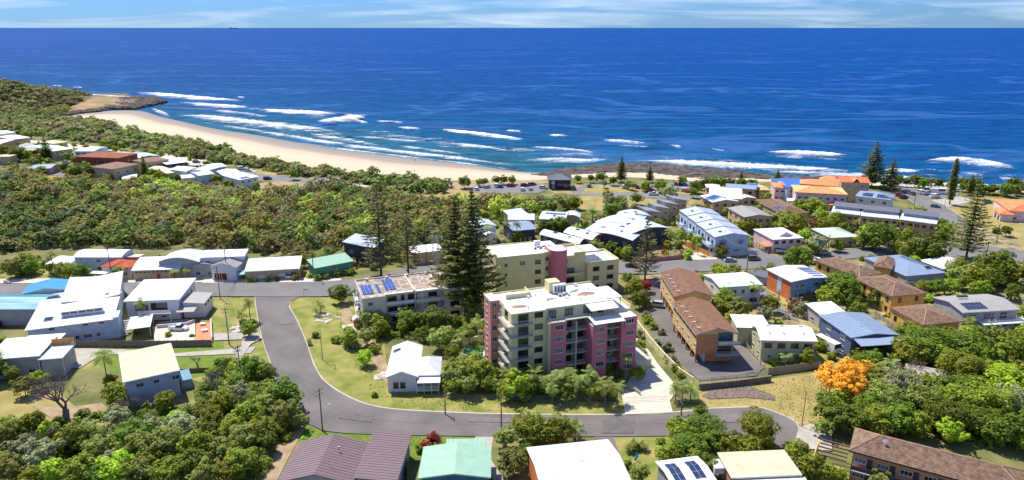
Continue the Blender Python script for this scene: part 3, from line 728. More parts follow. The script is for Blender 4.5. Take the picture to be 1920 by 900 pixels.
    def door(s, f, t, z=0, w=1.0, h=2.1, m=None, ex=None, frac=True, name='door'):
        x0, x1, y0, y1 = ex or s.ex; ox, oy, dx, dy, rz, L_ = s.face(f, x0, x1, y0, y1)
        if frac: t *= L_
        m = m or TIMBER
        b = MB().box(-w/2, w/2, -.05, .03, 0, h)
        o = link(name, shared(('d', w, h, m.name, name), lambda: b.mesh(name, m)), s.root, (ox+dx*t, oy+dy*t, z), rz)
        if name == 'garage_door':
            def ff():
                q = MB()
                for k in range(4): q.box(-w/2+.05, w/2-.05, -.075, -.045, h*k/4+.05, h*(k+1)/4-.04)
                return q.mesh('door_panel', m)
            setp(link('door_panel', shared(('dp', w, h, m.name), ff), o), kind='stuff')
        else: link('door_handle', shared('dh', lambda: MB().box(.3, .42, -.12, -.05, 1, 1.05).mesh('door_handle', STEEL)), o)
        return o
    def rail(s, pts, z, m=None, h=1.0, gap=.35, name='railing', solid=None, par=None):
        m = m or FRAMEW; b = MB()
        for a, c in zip(pts, pts[1:]):
            a = Vector((*a, z)); c = Vector((*c, z)); L_ = (c-a).length; up = Vector((0, 0, h))
            b.bar(a+up, c+up, .04); b.bar(a+up*.1, c+up*.1, .025)
            n = max(1, int(L_/gap))
            for k in range(n+1): p = a.lerp(c, k/n); b.bar(p, p+up, .015 if k % 5 else .03, n=3)
        o = s.add(name, b, m, par)
        if solid:
            q = MB()
            for a, c in zip(pts, pts[1:]):
                a = Vector((*a, z+.12)); c = Vector((*c, z+.12)); d_ = (c-a).normalized(); nn = Vector((-d_.y, d_.x, 0))*.02; up = Vector((0, 0, h-.2)); q.hexa([a-nn, c-nn, c+nn, a+nn], [a-nn+up, c-nn+up, c+nn+up, a+nn+up])
            s.add('rail_panel', q, solid, o)
        return o
    def deck(s, x0, x1, y0, y1, z, m=None, posts=True, rail='flr', rm=None, th=.2, name='balcony', solid=None, h=1.0):
        o = s.box(name, m or WALLW, x0, x1, y0, y1, z-th, z)
        e = .06; P = {'f': [(x0+e, y0+e), (x1-e, y0+e)], 'l': [(x0+e, y1), (x0+e, y0+e)], 'r': [(x1-e, y0+e), (x1-e, y1)], 'b': [(x1-e, y1-e), (x0+e, y1-e)]}
        for r in rail: s.rail(P[r], z, rm, par=o, solid=solid, h=h)
        if posts and z > 1.2:
            for x in (x0+.15, x1-.15): s.add('post', MB().box(x-.07, x+.07, y0+.08, y0+.22, 0, z-th), m or WALLW, o)
        return o
    def solar(s, x, y, nx_, ny_, m=None, port=True, dz=.2, gap=.06, tilt=None):
        "rows of panels lying on the roof last made"
        m = m or SOLAR
        for i in range(nx_):
            for j in range(ny_):
                px = x+i*(1.0+gap)+.5; py = y+j*(1.66+gap)+.83
                gx = (s.rz(px+.1, py)-s.rz(px-.1, py))/.2; gy = (s.rz(px, py+.1)-s.rz(px, py-.1))/.2
                if tilt is not None: gx, gy = 0, tilt
                o = link('solar_panel', solar_mesh(m), s.root, (px, py, s.rz(px, py)+dz+(tilt is not None)*.35))
                n = Vector((-gx, -gy, 1)).normalized(); o.rotation_euler = n.to_track_quat('Z', 'Y').to_euler()
                link('cell', solar_cells(m), o)
    def aerial(s, x, y, h=1.6):
        b = MB(); z = s.rz(x, y); b.bar((x, y, z), (x, y, z+h), .03); b.bar((x-.5, y, z+h*.95), (x+.5, y, z+h*.95), .02)
        for k in range(4): b.bar((x-.45+k*.3, y-.25, z+h*.95), (x-.45+k*.3, y+.25, z+h*.95), .012)
        s.add('aerial', b, STEEL)
    def vent(s, x, y, m=None):
        z = s.rz(x, y); b = MB(); b.bar((x, y, z), (x, y, z+.5), .12, n=8); b.bar((x, y, z+.5), (x, y, z+.62), .2, n=8); s.add('roof_vent', b, m or STEEL)
    def dish(s, x, y):
        z = s.rz(x, y); b = MB(); b.bar((x, y, z), (x, y, z+.7), .04); b.bar((x, y, z+.8), (x-.1, y-.25, z+.95), .05, .42, n=10); s.add('satellite_dish', b, STEEL)
    def skylight(s, x, y, w=.9, d=1.2):
        z = s.rz(x, y); gx = (s.rz(x+.1, y)-s.rz(x-.1, y))/.2; gy = (s.rz(x, y+.1)-s.rz(x, y-.1))/.2
        o = s.add('skylight', MB().box(-w/2, w/2, -d/2, d/2, .1, .3), STEEL); o.location = (x, y, z+.05)
        o.rotation_euler = Vector((-gx, -gy, 1)).normalized().to_track_quat('Z', 'Y').to_euler()
        g = MB().box(-w/2+.08, w/2-.08, -d/2+.08, d/2-.08, .3, .32).build('pane', GLASS, o)
    def ac(s, x, y, z, rz=0, w=.9):
        o = link('air_conditioner', shared('ac', lambda: MB().box(-.45, .45, -.2, .2, 0, .7).mesh('air_conditioner', WALLW)), s.root, (x, y, z), rz)
        link('fan_grille', shared('acg', lambda: MB().bar((-.1, -.2, .35), (-.1, -.23, .35), .28, n=10).mesh('fan_grille', FRAMED)), o)

def simple(name, label, A, B, C, h, kind, rise, rm, wm, lm, wf=0, wl=0, wr=0, rows=1, style='ribw', ov=.45, ww=1.5, wh=1.1, cat='house', fm=None, trim=None, group=None, ang=None, D=None, Wd=None, base=0):
    H = House(name, label, cat, A, B, C, h, lm, group=group, ang=ang, D=D, Wd=Wd, base=base)
    H.roof(kind, rm, rise=rise, style=style, trim=trim); H.walls(wm, ov=ov); H.ex = (ov, H.W-ov, ov, H.D-ov)
    st = H.h/rows
    for r in range(rows):
        z = r*st+.95
        for f, n in (('f', wf), ('l', wl), ('r', wr)):
            if n: H.wins(f, n, z, ww, min(wh, st-1.3), 2, fm)
    return H

# ------------------------------------------------------------------ the pink and yellow apartment block
M_YEL = cm('render_yellow', 222, 211, 160, rough=.85, var=.04); M_YELG = cm('render_pale_yellow', 212, 208, 166, rough=.85, var=.04)
M_PINK = cm('render_pink', 206, 124, 134, rough=.85, var=.05); M_PINKO = cm('render_coral', 212, 142, 132, rough=.85, var=.05)
M_SLAB = cm('balcony_slab', 196, 192, 172, rough=.8); M_BAL = cm('balustrade', 170, 176, 172, rough=.5)
M_DECK = mat('roof_membrane', (.80, .80, .78, 1), .6, .05, .3, dirt=.16)
M_RUST = mat('rust_stain', (.30, .21, .15, 1), .9, .3, 1.5)
H = House('apartment_block', 'six storey pink and pale yellow apartment block with stacked corner balconies in the middle', 'apartment building', (958.6, 587.5), (1018.8, 576.6), (905.8, 551.7), 18, 'the pink and yellow apartment block', ang=R(19), D=14.2, Wd=31.5)
x = H
H.ex = (0, 9, 0, 14)
def wallbox(name, m, x0, x1, y0, y1, z0, z1): return H.box(name, m, x0, x1, y0, y1, z0, z1)
wallbox('wall', M_YEL, 0, 8.8, 0, 13.8, -1, 17.7)                        # left wing
wallbox('wall', M_YELG, 8.8, 26.8, .6, 13.8, -1, 17.7)                   # middle
wallbox('wall', M_YEL, 26.8, 31.5, .4, 12.2, -1, 14.9)                   # lower right end
wallbox('wall', M_PINKO, -2.3, -.003, 9.0, 14.3, -1, 17.9)               # pink column at the back left
for nm, x0, x1, y0, y1, zt in (('pink_bay', 9.1, 13.3, -1.9, .6, 14.7), ('pink_bay', 19.0, 22.9, -4.4, .6, 13.7), ('pink_bay', 27.2, 31.4, -3.4, .4, 14.4)):
    wallbox(nm, M_PINK, x0, x1, y0, y1, -1, zt); H.box('bay_roof', M_DECK, x0+.12, x1-.12, y0+.12, y1-.05, zt, zt+.06)
wallbox('wall', M_YELG, 8.75, 9.1, -1.95, .6, -1, 15.0)
wallbox('wall', M_SLAB, 15.9, 16.2, -1.7, .6, -1, 14.4)
# roofs and parapets
H.rz = lambda x, y: 17.7
H.box('roof', M_DECK, .12, 26.68, .72, 13.68, 17.7, 17.78); H.box('roof', M_DECK, .12, 8.7, .12, .715, 17.7, 17.775)
H.box('terrace', M_DECK, 26.95, 31.4, .5, 12.1, 14.9, 15.0); H.box('roof', M_DECK, -2.15, -.15, 9.15, 14.15, 17.9, 17.97)
par = MB()
par.box(0, 26.8, 13.68, 13.86, 17.7, 18.15); par.box(0, .14, 6, 9, 17.7, 18.1); par.box(1.8, 8.4, 9.4, 9.6, 17.78, 18.9); par.box(8.2, 8.4, 9.6, 13.68, 17.78, 18.9)
par.box(26.8, 31.5, 12.2, 12.38, 14.4, 15.9); par.box(31.5, 31.66, .4, 12.38, 14.4, 15.9); par.box(-2.42, -2.3, 9, 14.3, 17.6, 18.2); par.box(-2.42, 0, 14.3, 14.42, 17.6, 18.2)
H.add('parapet', par, M_YEL)
for cx, cy, sx, sy in ((3.4, 3.8, 2.2, 1.3), (22, 6.5, 2.6, 1.5), (12.4, 6, 1.4, .7), (16.5, 5.2, .9, .5)):
    b = MB(); pts = []
    for k in range(14):
        t = k/14*2*math.pi; r = rng.uniform(.75, 1.1); pts.append((cx+sx*r*math.cos(t), cy+sy*r*math.sin(t), 17.79))
    H.add('rust_patch', b.poly(pts), M_RUST)
pl = H.box('plant_room', M_YEL, 13.4, 16.4, 9.8, 12.8, 17.78, 20.6); H.box('tank_cabinet', WALLW, 14.2, 17.6, 8.6, 9.75, 18.0, 20.2, pl)
for k in range(4): H.box('louvre', FRAMED, 14.5+k*.8, 14.9+k*.8, 8.57, 8.6, 18.4, 19.8, pl)
for k, (ax, ay) in enumerate(((15.2, 6.9), (16.3, 7.2), (17.5, 6.8), (11.2, 5.6), (7.3, 8.2), (21.8, 12.2), (16.8, 8))): H.ac(ax, ay, 17.8, k*.5)
for k in range(4): H.add('roof_pipe', MB().bar((13.6+k*1.4, 8.2, 17.85), (20.5+k*.5, 8.6+k*.6, 17.85), .06), STEEL)
for vx, vy in ((3.5, 11.8), (5, 2), (9.5, 9), (19, 3), (24, 9), (11.5, 11)): H.vent(vx, vy)
H.box('hatch', WALLW, 3, 4.1, 11, 12.2, 17.8, 18.4)
H.box('gutter_line', STEEL, 18.4, 18.5, 7.5, 12.8, 17.79, 17.86)
# windows: left column, left wing, bays
S3 = 3.0
for r in range(6):
    z = 1+r*S3
    H.win('f', 1.0, z+.1, 1.2, 1.3, ex=(-2.3, 0, 9.0, 14.3)); H.win('l', 2.4, z+.1, 1.5, 1.3, ex=(-2.3, 0, 9.0, 14.3))
    H.win('f', 6.9, z+.1, 2.1, 1.3, 3, FRAMED, ex=(0, 9, 0, 14)); H.win('l', 5.9, z, 1.3, 1.4, ex=(0, 9, 0, 13.8))
    H.win('f', 3.0, z-.85, 2.6, 2.2, 3, FRAMED, ex=(0, 9, 0, 14), name='sliding_door')
    H.win('l', 10.2, z-.85, 2.2, 2.2, 2, FRAMED, ex=(0, 9, 0, 13.8), name='sliding_door')
for r in range(5):
    z = 1+r*S3
    for x0, x1, y0, zo in ((9.1, 13.3, -1.9, -.05), (19.0, 22.9, -4.4, -1.0), (27.2, 31.4, -3.4, -.4)):
        if z+zo > .2: H.win('f', (x1-x0)*.55, z+zo, 2.1, 1.3, 3, FRAMEW, ex=(x0, x1, y0, 0))
        if z+zo > .2 and x0 == 27.2: pass
    for xs, w in ((14.6, 2.3), (17.6, 2.6), (25.0, 2.4)):
        H.win('f', xs-8.8, z-.85, w, 2.1, 3, FRAMED, ex=(8.8, 26.8, .6, 14), name='sliding_door')
for xs, w in ((10.6, 2.0), (14.9, 2.2), (19.9, 2.4), (23.2, 1.3)): H.win('f', xs-8.8, 15.1, w, 2.1, 2, FRAMED, ex=(8.8, 26.8, .6, 14), name='sliding_door')
H.win('f', 2.6, 12.9, 2.2, 1.2, 3, ex=(26.8, 31.5, -3.4, 14))
# corner balconies and recessed balconies: each with slab and railing
for r in range(6):
    z = .1+r*S3+ (.0)
    if z < 0.2: continue
    o = H.deck(-1.5, 5.1, -1.3, -.003, z, M_SLAB, False, 'flr', M_BAL)
    o2 = H.deck(-1.5, -.003, 0, 5.6, z, M_SLAB, False, 'lb', M_BAL, name='balcony')
for r in range(1, 6):
    z = .1+r*S3
    H.deck(13.32, 18.98, -1.6, .59, z, M_SLAB, False, 'f', M_BAL)
    H.deck(22.92, 27.18, -2.6, .4, z-.3, M_SLAB, False, 'f', M_BAL)
    for q in range(rng.randint(1, 3)):
        px_ = rng.choice([14, 15, 17, 24, 25.5])+rng.uniform(-.4, .4)
        H.add('outdoor_chair', MB().box(px_-.3, px_+.3, -.9, -.3, z+.35, z+.45).box(px_-.3, px_+.3, -.35, -.28, z+.45, z+.9).box(px_-.28, px_-.22, -.88, -.82, z, z+.35).box(px_+.22, px_+.28, -.88, -.82, z, z+.35), rng.choice([WALLW, FRAMED, TIMBER]))
H.deck(19.0, 26.8, -2.2, .59, 15.0, M_SLAB, False, 'fr', M_BAL); H.deck(9.2, 13.2, -1.8, .59, 14.9, M_SLAB, False, 'fl', M_BAL)
for ax0, ax1, ay0, ay1, z0 in ((19.2, 26.6, -2.9, .5, 17.0), (18.9, 27.0, -5.6, -2.3, 14.6)):
    b = MB(); b.hexa([(ax0, ay0, z0), (ax1, ay0, z0), (ax1, ay1, z0+.5), (ax0, ay1, z0+.5)], [(ax0, ay0, z0+.1), (ax1, ay0, z0+.1), (ax1, ay1, z0+.6), (ax0, ay1, z0+.6)]); H.add('awning', b, M_DECK)
    for q in (ax0+.2, ax1-.2): H.add('post', MB().box(q-.05, q+.05, ay0+.1, ay0+.2, z0-2, z0), FRAMED)
o = H.box('canopy', M_DECK, 25.2, 29.6, 1.5, 9.5, 17.82, 17.98)
for q in ((29.3, 1.8), (29.3, 9.2)): H.add('post', MB().box(q[0]-.07, q[0]+.07, q[1]-.07, q[1]+.07, 15, 17.82), FRAMED, o)
H.rail([(26.9, .45), (31.4, .45)], 15.0, M_BAL)
# boundary: rear retaining wall and entrance ramp walls
H.box('entry_wall', M_YELG, 31.52, 36, -3.5, -3.2, -1, 2.2); H.box('entry_slab', CONCL, 31.52, 36, -3.2, 4, 1.9, 2.1); H.rail([(31.6, -3.3), (36, -3.3), (36, 4)], 2.15, M_BAL)
HM = H

# ------------------------------------------------------------------ the yellow block behind it
H = House('apartment_block', 'plain yellow apartment block with a round pink stair tower and rooftop terraces', 'apartment building', (929.3, 485.3), (1017.3, 473.3), (914.7, 468), 15, 'the yellow block with the pink stair tower', ang=R(18), D=12, Wd=42)
H.rz = lambda x, y: 15
H.box('wall', M_YEL, 0, 16, 0, 13, -1, 15); H.box('roof', M_DECK, .3, 15.9, .3, 12.7, 15.0, 15.08)
H.add('parapet', MB().box(0, 16, 0, .28, 15, 15.35).box(0, .28, .28, 13, 15, 15.35).box(.28, 16, 12.72, 13, 15, 15.35), M_YEL)
H.box('wall', M_YELG, 16, 22.5, 1.6, 13, -1, 15); H.box('roof', M_DECK, 16.02, 22.4, 1.8, 12.8, 15, 15.07)
b = MB(); pts = []
H.box('wall', M_YEL, 22.5, 31, 3.2, 13, -1, 12.4); H.box('terrace', M_DECK, 22.7, 30.8, 3.4, 12.8, 12.4, 12.48)
H.add('parapet', MB().box(27.0, 31, 3.2, 3.4, 12.4, 13.4).box(30.8, 31, 3.4, 13, 12.4, 13.4).box(22.5, 30.8, 12.8, 13, 12.4, 13.4), M_YEL)
H.box('wall', M_YEL, 31, 42, 1.4, 13, -1, 9.6); H.box('terrace', M_DECK, 31.2, 41.8, 1.6, 12.8, 9.6, 9.68)
H.add('parapet', MB().box(31, 42, 1.4, 1.6, 9.6, 10.3).box(41.8, 42, 1.6, 13, 9.6, 10.5).box(31, 41.8, 12.8, 13, 9.6, 10.5), M_YEL)
b = MB(); n = 20; cx, cy, rr = 20.6, 1.2, 2.9
ring = [(cx+rr*math.cos(t), cy+rr*math.sin(t)) for t in [math.pi+math.pi*k/n for k in range(n+1)]]
ring = [(cx-rr, 5.0)]+ring+[(cx+rr, 5.0)]
for a, c in zip(ring, ring[1:]): b.poly([(a[0], a[1], -1), (c[0], c[1], -1), (c[0], c[1], 16), (a[0], a[1], 16)])
H.add('stair_tower', b, M_PINK); b = MB(); b.poly([(p[0], p[1], 15.6) for p in ring]); H.add('roof', b, M_DECK)
for r in range(4):
    z = 2.4+r*3.2
    H.win('f', 3.3, z, .9, 1.2, 1, FRAMEW, ex=(0, 16, 0, 13)); H.win('f', 13.6, z, 1.9, 1.3, ex=(0, 16, 0, 13), fm=FRAMED)
    if r in (0, 3): H.win('f', 8.6, z, 1.7, 1.4, ex=(0, 16, 0, 13))
    H.win('f', 1.0, z, 1.4, 1.5, ex=(16, 22.5, 1.6, 13)); H.win('l', 5, z, 1.6, 1.2, ex=(0, 16, 0, 13)); H.win('l', 10, z, 1.6, 1.2, ex=(0, 16, 0, 13))
for r in range(3):
    z = .9+r*3.1
    H.win('f', 3, z, 2.2, 1.4, 3, FRAMED, ex=(31, 42, 1.4, 13)); H.win('f', 8, z, 2.2, 1.4, 3, FRAMED, ex=(31, 42, 1.4, 13))
    if r: H.deck(23.6, 29.8, 1.4, 3.2, z-.9, M_YELG, False, 'f', FRAMED, solid=M_YELG); H.win('f', 3.4, z-.7, 2.6, 2.0, 3, FRAMED, ex=(22.5, 31, 3.2, 13))
H.win('f', 1.6, 10.0, 1.5, 1.2, ex=(22.5, 31, 3.2, 13)); H.box('canopy', M_DECK, 31.2, 36.6, 5, 12, 12.6, 12.75)
for q in ((31.4, 5.2), (36.4, 5.2), (36.4, 11.8)): H.box('post', FRAMED, q[0]-.06, q[0]+.06, q[1]-.06, q[1]+.06, 9.68, 12.6)
for k in range(7): H.ac(14.6+k*.95, 5.2+k*.1, 15.1 + .3*(k % 2), .2*k)
H.box('tank_cabinet', WALLW, 15.2, 17.2, 7.6, 8.8, 15.1, 16.9); H.rail([(16, 4.6), (22.4, 4.4)], 15.1, STEEL); H.rail([(22.7, 3.6), (27, 3.6)], 12.5, STEEL)
for k in range(3): H.add('aerial', MB().bar((11+k*1.6, 9, 15), (11+k*1.6, 9, 18), .03), STEEL)

# ------------------------------------------------------------------ cream block with crazed flat roof
M_CREAM = cm('render_cream', 206, 196, 180, rough=.85, var=.05)
def crazed():
    m, t, p = newmat('roof_crazed'); N = t.nodes; l = t.links.new; co = N.new('ShaderNodeTexCoord')
    v = N.new('ShaderNodeTexVoronoi'); v.feature = 'DISTANCE_TO_EDGE'; v.inputs['Scale'].default_value = .34; l(co.outputs['Object'], v.inputs['Vector'])
    r = N.new('ShaderNodeValToRGB'); r.color_ramp.elements[0].position = .025; r.color_ramp.elements[0].color = (.60, .52, .42, 1); r.color_ramp.elements[1].position = .05; r.color_ramp.elements[1].color = (.30, .235, .19, 1)
    l(v.outputs['Distance'], r.inputs[0]); n = N.new('ShaderNodeTexNoise'); n.inputs['Scale'].default_value = .8; n.inputs['Detail'].default_value = 6; l(co.outputs['Object'], n.inputs[0])
    k = N.new('ShaderNodeMixRGB'); k.blend_type = 'OVERLAY'; k.inputs[0].default_value = .5; l(r.outputs[0], k.inputs[1]); l(n.outputs[0], k.inputs[2]); l(k.outputs[0], p.inputs['Base Color']); p.inputs['Roughness'].default_value = .9
    MATS['roof_crazed'] = m; return m
CRZ = crazed()
H = House('apartment_block', 'three storey cream apartment block with a cracked brown flat roof and blue solar panels', 'apartment building', (679, 562), (869.5, 539.5), (653.5, 529), 9.3, 'the cream flat roofed block')
Wd, D = H.W, H.D; H.rz = lambda x, y: 9.3
H.box('wall', M_CREAM, 0, 6.5, 0, D, 0, 9.3); H.box('wall', M_CREAM, 6.5, 15.2, 2.2, D, 0, 9.3); H.box('wall', M_CREAM, 15.2, 23.6, 2.2, D-.8, 0, 9.3); H.box('wall', M_CREAM, 23.6, Wd, 0, D, 0, 9.3)
H.box('roof', CRZ, .25, 14.6, .25 + 2.2, D-.25, 9.3, 9.42); H.box('roof', CRZ, 15.6, Wd-.25, 2.45, D-.25, 9.3, 9.41); H.box('roof', CRZ, .25, 6.4, .25, 2.44, 9.3, 9.415); H.box('roof', CRZ, 23.7, Wd-.25, .25, 2.44, 9.3, 9.405)
H.add('parapet', MB().box(0, Wd, D, D+.25, 9, 9.8).box(-.003, .22, 0, D, 9.3, 9.75).box(Wd-.22, Wd+.003, 0, D, 9.3, 9.75).box(14.7, 15.1, 1.5, D, 9.3, 9.95).box(23.4, 23.65, 0, 2.2, 0, 9.95).box(15, 15.25, .6, 2.2, 0, 9.95).box(.22, 6.5, -.003, .2, 9.3, 9.6).box(23.65, Wd-.22, -.003, .2, 9.3, 9.6), M_CREAM)
H.box('coping', WALLW, 6.5, 14.7, 1.4, 2.42, 9.2, 9.5); H.box('coping', WALLW, 15.25, 23.4, 1.2, 2.42, 9.2, 9.5)
H.ex = (0, Wd, 0, D)
for r in range(3):
    z = .9+r*3.1
    H.win('f', 26.5, z+.1, 2.6, 1.5, 1, FRAMED); H.win('l', D*.22, z, 1.4, 1.2, 2); H.win('l', D*.83, z, .8, 1.4, 1); H.win('f', 2.2, z, 1.4, 1.2)
    e2 = (6.5, 23.6, 2.2, D)
    H.win('f', 2.2, z, 2.6, 1.3, 2, FRAMED, ex=e2); H.win('f', 5.2, z-.7, 1.0, 2.1, 1, FRAMED, ex=e2, name='sliding_door'); H.win('f', 8.0, z-.7, 2.6, 2.1, 3, FRAMED, ex=e2, name='sliding_door'); H.win('f', 14.0, z, 2.6, 1.3, 2, FRAMED, ex=e2)
    H.win('f', 10.8, z-.7, 1.0, 2.1, 1, FRAMEW, ex=e2, gm=WALLW, name='sliding_door')
    if r:
        H.deck(6.5, 15, .9, 2.2, z-.8, M_CREAM, False, 'f', FRAMEW, solid=WALLW, h=.9); H.deck(15.25, 23.4, .3, 2.2, z-.8, M_CREAM, False, 'f', FRAMEW, solid=M_CREAM, h=.9)
        H.deck(-1.2, 0, D*.35, D*.72, z-.8, WALLW, False, 'lfb', FRAMEW, solid=WALLW, h=.9)
    H.win('l', D*.45, z-.7, 2.4, 2.0, 2, FRAMED, name='sliding_door')
H.box('porch', cm('brick_pink', 190, 140, 115), -2.4, -.4, 3, 5, 0, 2.2)
b = MB(); b.hexa([(-2.7, 2.7, 2.2), (-.2, 2.7, 2.2), (-.2, 5.3, 2.2), (-2.7, 5.3, 2.2)], [(-1.5, 2.7, 3.1), (-1.4, 2.7, 3.1), (-1.4, 5.3, 3.1), (-1.5, 5.3, 3.1)]); H.add('porch_roof', b, M_CREAM)
H.box('path', CONCL, -5.5, -.4, 1, 5.4, 0, .16)
for k in range(3): H.solar(.7+k*2.1, 3.2, 1, 4, SOLARB, tilt=.12, dz=.1)
for k in range(2): H.solar(7.3+k*2.1, 4.6, 1, 5, SOLARB, tilt=.12, dz=.1)
H.solar(1.75, 3.2, 1, 4, SOLARB, tilt=.12, dz=.1); H.solar(8.4, 4.6, 1, 5, SOLARB, tilt=.12, dz=.1)
for k in range(5): H.add('chimney', MB().box(3+k*6, 3.8+k*6, D-1.4, D-.5, 9.4, 10.2), M_CREAM)
for q in (11, 18.5, 26): H.aerial(q, 5+q*.2, 2.2)

# ------------------------------------------------------------------ houses
R_LB = cm('roof_pale_blue', 205, 214, 226, rough=.45, var=.05, dirt=.08); R_GB = cm('roof_grey_blue', 142, 160, 184, rough=.5, var=.05, dirt=.1)
R_GREY = cm('roof_grey', 165, 163, 160, rough=.6, var=.06, dirt=.15); R_DG = cm('roof_dark_grey', 108, 112, 122, rough=.55, var=.06)
R_MINT = cm('roof_mint', 150, 186, 164, rough=.55, var=.06, dirt=.15); R_PMINT = cm('roof_pale_mint', 200, 222, 200, rough=.55, var=.05, dirt=.1)
R_PURP = cm('roof_purple', 124, 106, 108, rough=.6, var=.05); R_CREAM = mat('roof_weathered', srgb(208, 196, 168), .8, .08, .5, dirt=.35)
R_BROWN = mat('roof_brown_tile', srgb(108, 84, 70), .9, .2, 1.2, c2=srgb(150, 124, 104), dirt=.2); R_BRN2 = mat('roof_red_brown_tile', srgb(112, 82, 64), .9, .15, 1.0, c2=srgb(142, 106, 84), dirt=.2)
R_ORG = mat('roof_orange_tile', srgb(226, 132, 84), .85, .12, .8, c2=srgb(240, 160, 110)); R_YORG = mat('roof_sandy_tile', srgb(226, 172, 108), .85, .1, .8, c2=srgb(240, 194, 138)); R_RED = mat('roof_red_tile', srgb(186, 92, 60), .85, .12, 1, c2=srgb(206, 116, 82))
mat('ridge_clay', srgb(176, 140, 116), .9, .2, 1)
def aqua_roof():
    m = mat('roof_aqua', (.05, .30, .42, 1), .4, .1, .35, c2=(.33, .58, .62, 1), stretch=(.25, 2.2, 1)); return m
R_AQUA = aqua_roof()
R_BLUE = cm('roof_blue', 70, 120, 190, rough=.4, var=.08)
W_TAN = cm('wall_tan', 196, 172, 138, rough=.85); W_BRICK = cm('wall_brick', 196, 142, 100, rough=.9, var=.12, bump=.2, bs=3); W_YBR = cm('wall_yellow_brick', 222, 184, 120, rough=.9, var=.08)
W_BLUE = cm('wall_blue', 116, 150, 186, rough=.8); W_SLATE = cm('wall_slate', 96, 110, 140, rough=.8); W_PALEB = cm('wall_pale_blue', 188, 202, 220, rough=.8); W_DARK = cm('wall_charcoal', 68, 68, 76, rough=.8)
W_SAGE = cm('wall_sage', 184, 186, 152, rough=.85); W_YEL = cm('wall_ochre', 226, 184, 100, rough=.85); W_PINKW = cm('wall_pale_pink', 222, 196, 200, rough=.85); W_GREEN = cm('wall_green', 92, 160, 130, rough=.85); W_GREY = cm('wall_grey', 170, 168, 166, rough=.85)
W_NAVY = cm('wall_navy', 34, 50, 84, rough=.7); W_RED = cm('wall_red_brick', 150, 86, 66, rough=.9, var=.12); W_OBR = cm('wall_orange_brick', 212, 124, 72, rough=.9, var=.1)

def brown_block(name, label, A, B, C, lm, front):
    H = House(name, label, 'apartment building', A, B, C, 8.2, lm)
    W_, D = H.W, H.D
    H.roof('gv', R_BRN2, rise=1.7, style='tile', trim=W_GREY)
    H.walls(W_YBR, x0=.5, x1=W_-.9, y0=.9, y1=D-.4, z0=2.7)
    H.ex = (.5, W_-.9, .9, D-.4)
    n = int(D/2.6)
    for k in range(n): H.win('l', (k+.6)/n, 4.1, 1.3 if k % 2 else .8, 1.2 if k % 2 else .7, 2, FRAMEW, frac=True)
    H.wins('l', max(3, n-1), 7.0, 1.8, .9, 2, FRAMED)
    H.box('eave_band', W_GREY, .42, .497, .9, D-.4, 6.6, 6.85)
    for k in range(6):
        y = 1.4+k*(D-2.6)/5
        H.box('pillar', W_BRICK, .6, 1.0, y, y+.4, 0, 2.7); H.box('pillar', W_BRICK, W_-2.2, W_-1.8, y, y+.4, 0, 2.7)
    for k in range(5):
        H.vent(1.5+.5*(k % 2), 2+k*(D-4)/4)
        H.add('roof_vent', MB().box(1.2, 2.2, 3+k*(D-4)/5, 3.3+k*(D-4)/5, H.rz(1.7, 3)+.22, H.rz(1.7, 3)+.36), WALLW)
    if front:
        H.box('wall', W_BRICK, .51, W_*.56, .82, .897, 2.75, 8.0)
        H.box('wall', W_BRICK, 3.2, W_*.98-.6, 1.6, 6.0, 0, 2.69); H.box('wall', WALLW, 2.9, 3.19, 1.5, 5.5, 0, 2.69)
        H.win('f', W_*.72-.5, 6.0, 3.8, 2.4, 3, FRAMED, gm=cm('tinted_glass', 70, 110, 120, rough=.2), name='sliding_door'); H.win('f', W_*.72-.5, 3.0, 3.8, 2.2, 3, FRAMED, name='sliding_door')
        H.deck(W_*.52, W_+.4, -.8, .88, 5.75, W_GREY, False, 'flr', STEEL, solid=M_SLAB); H.deck(W_*.50, W_+.4, -.8, .88, 2.9, W_GREY, False, 'flr', STEEL)
    else:
        H.win('f', W_*.8-.5, 4.4, 1.6, 2.2, 2, FRAMED, gm=GLASS, name='sliding_door'); H.deck(W_*.7, W_+.4, -.8, .88, 4.3, W_GREY, False, 'fr', STEEL)
    return H
brown_block('apartment_block', 'brick flats on pillars with brown tiled gable roof, the nearer of the pair', (1305.3, 629.3), (1385, 627), (1244, 569.3), 'the nearer brown roofed flats', True)
brown_block('apartment_block', 'brown tiled brick flats reaching back to the upper road, the farther of the pair', (1265, 557.3), (1341, 557), (1217.3, 512), 'the farther brown roofed flats', False)

# sage house with pale roof
H = simple('house', 'sage green two storey house under a wide pale metal roof beside the tarmac yard', (1426.7, 638.7), (1533.3, 641), (1493, 601), 6, 'gu', 1.5, WHITE, W_SAGE, 'the sage green house', wf=0, wl=2, rows=2, style='rib', D=10, trim=WALLW)
H.deck(H.W*.35, H.W*.95, -.9, .44, 3.0, W_SAGE, True, 'flr', FRAMEW); H.win('f', 2.2, .9, 1.1, 1.1, 2, FRAMEW); H.win('f', 5.6, .1, 2.2, 2.1, 2, FRAMEW, name='sliding_door'); H.wins('f', 4, 3.9, 1.9, 1.3, 2, FRAMED); H.door('f', .75, 0)
for q in (.2, .45, .8): H.vent(H.W*q, 2.5); H.skylight(H.W*(q+.05), 6.5)
H2 = H
b = MB(); o = H.roof('sb', WHITE, rise=.5, x0=-3.5, x1=5.5, y0=10.1, y1=18, h=5, style='rib'); H.walls(W_SAGE, -3, 5, 10.2, 17.6)
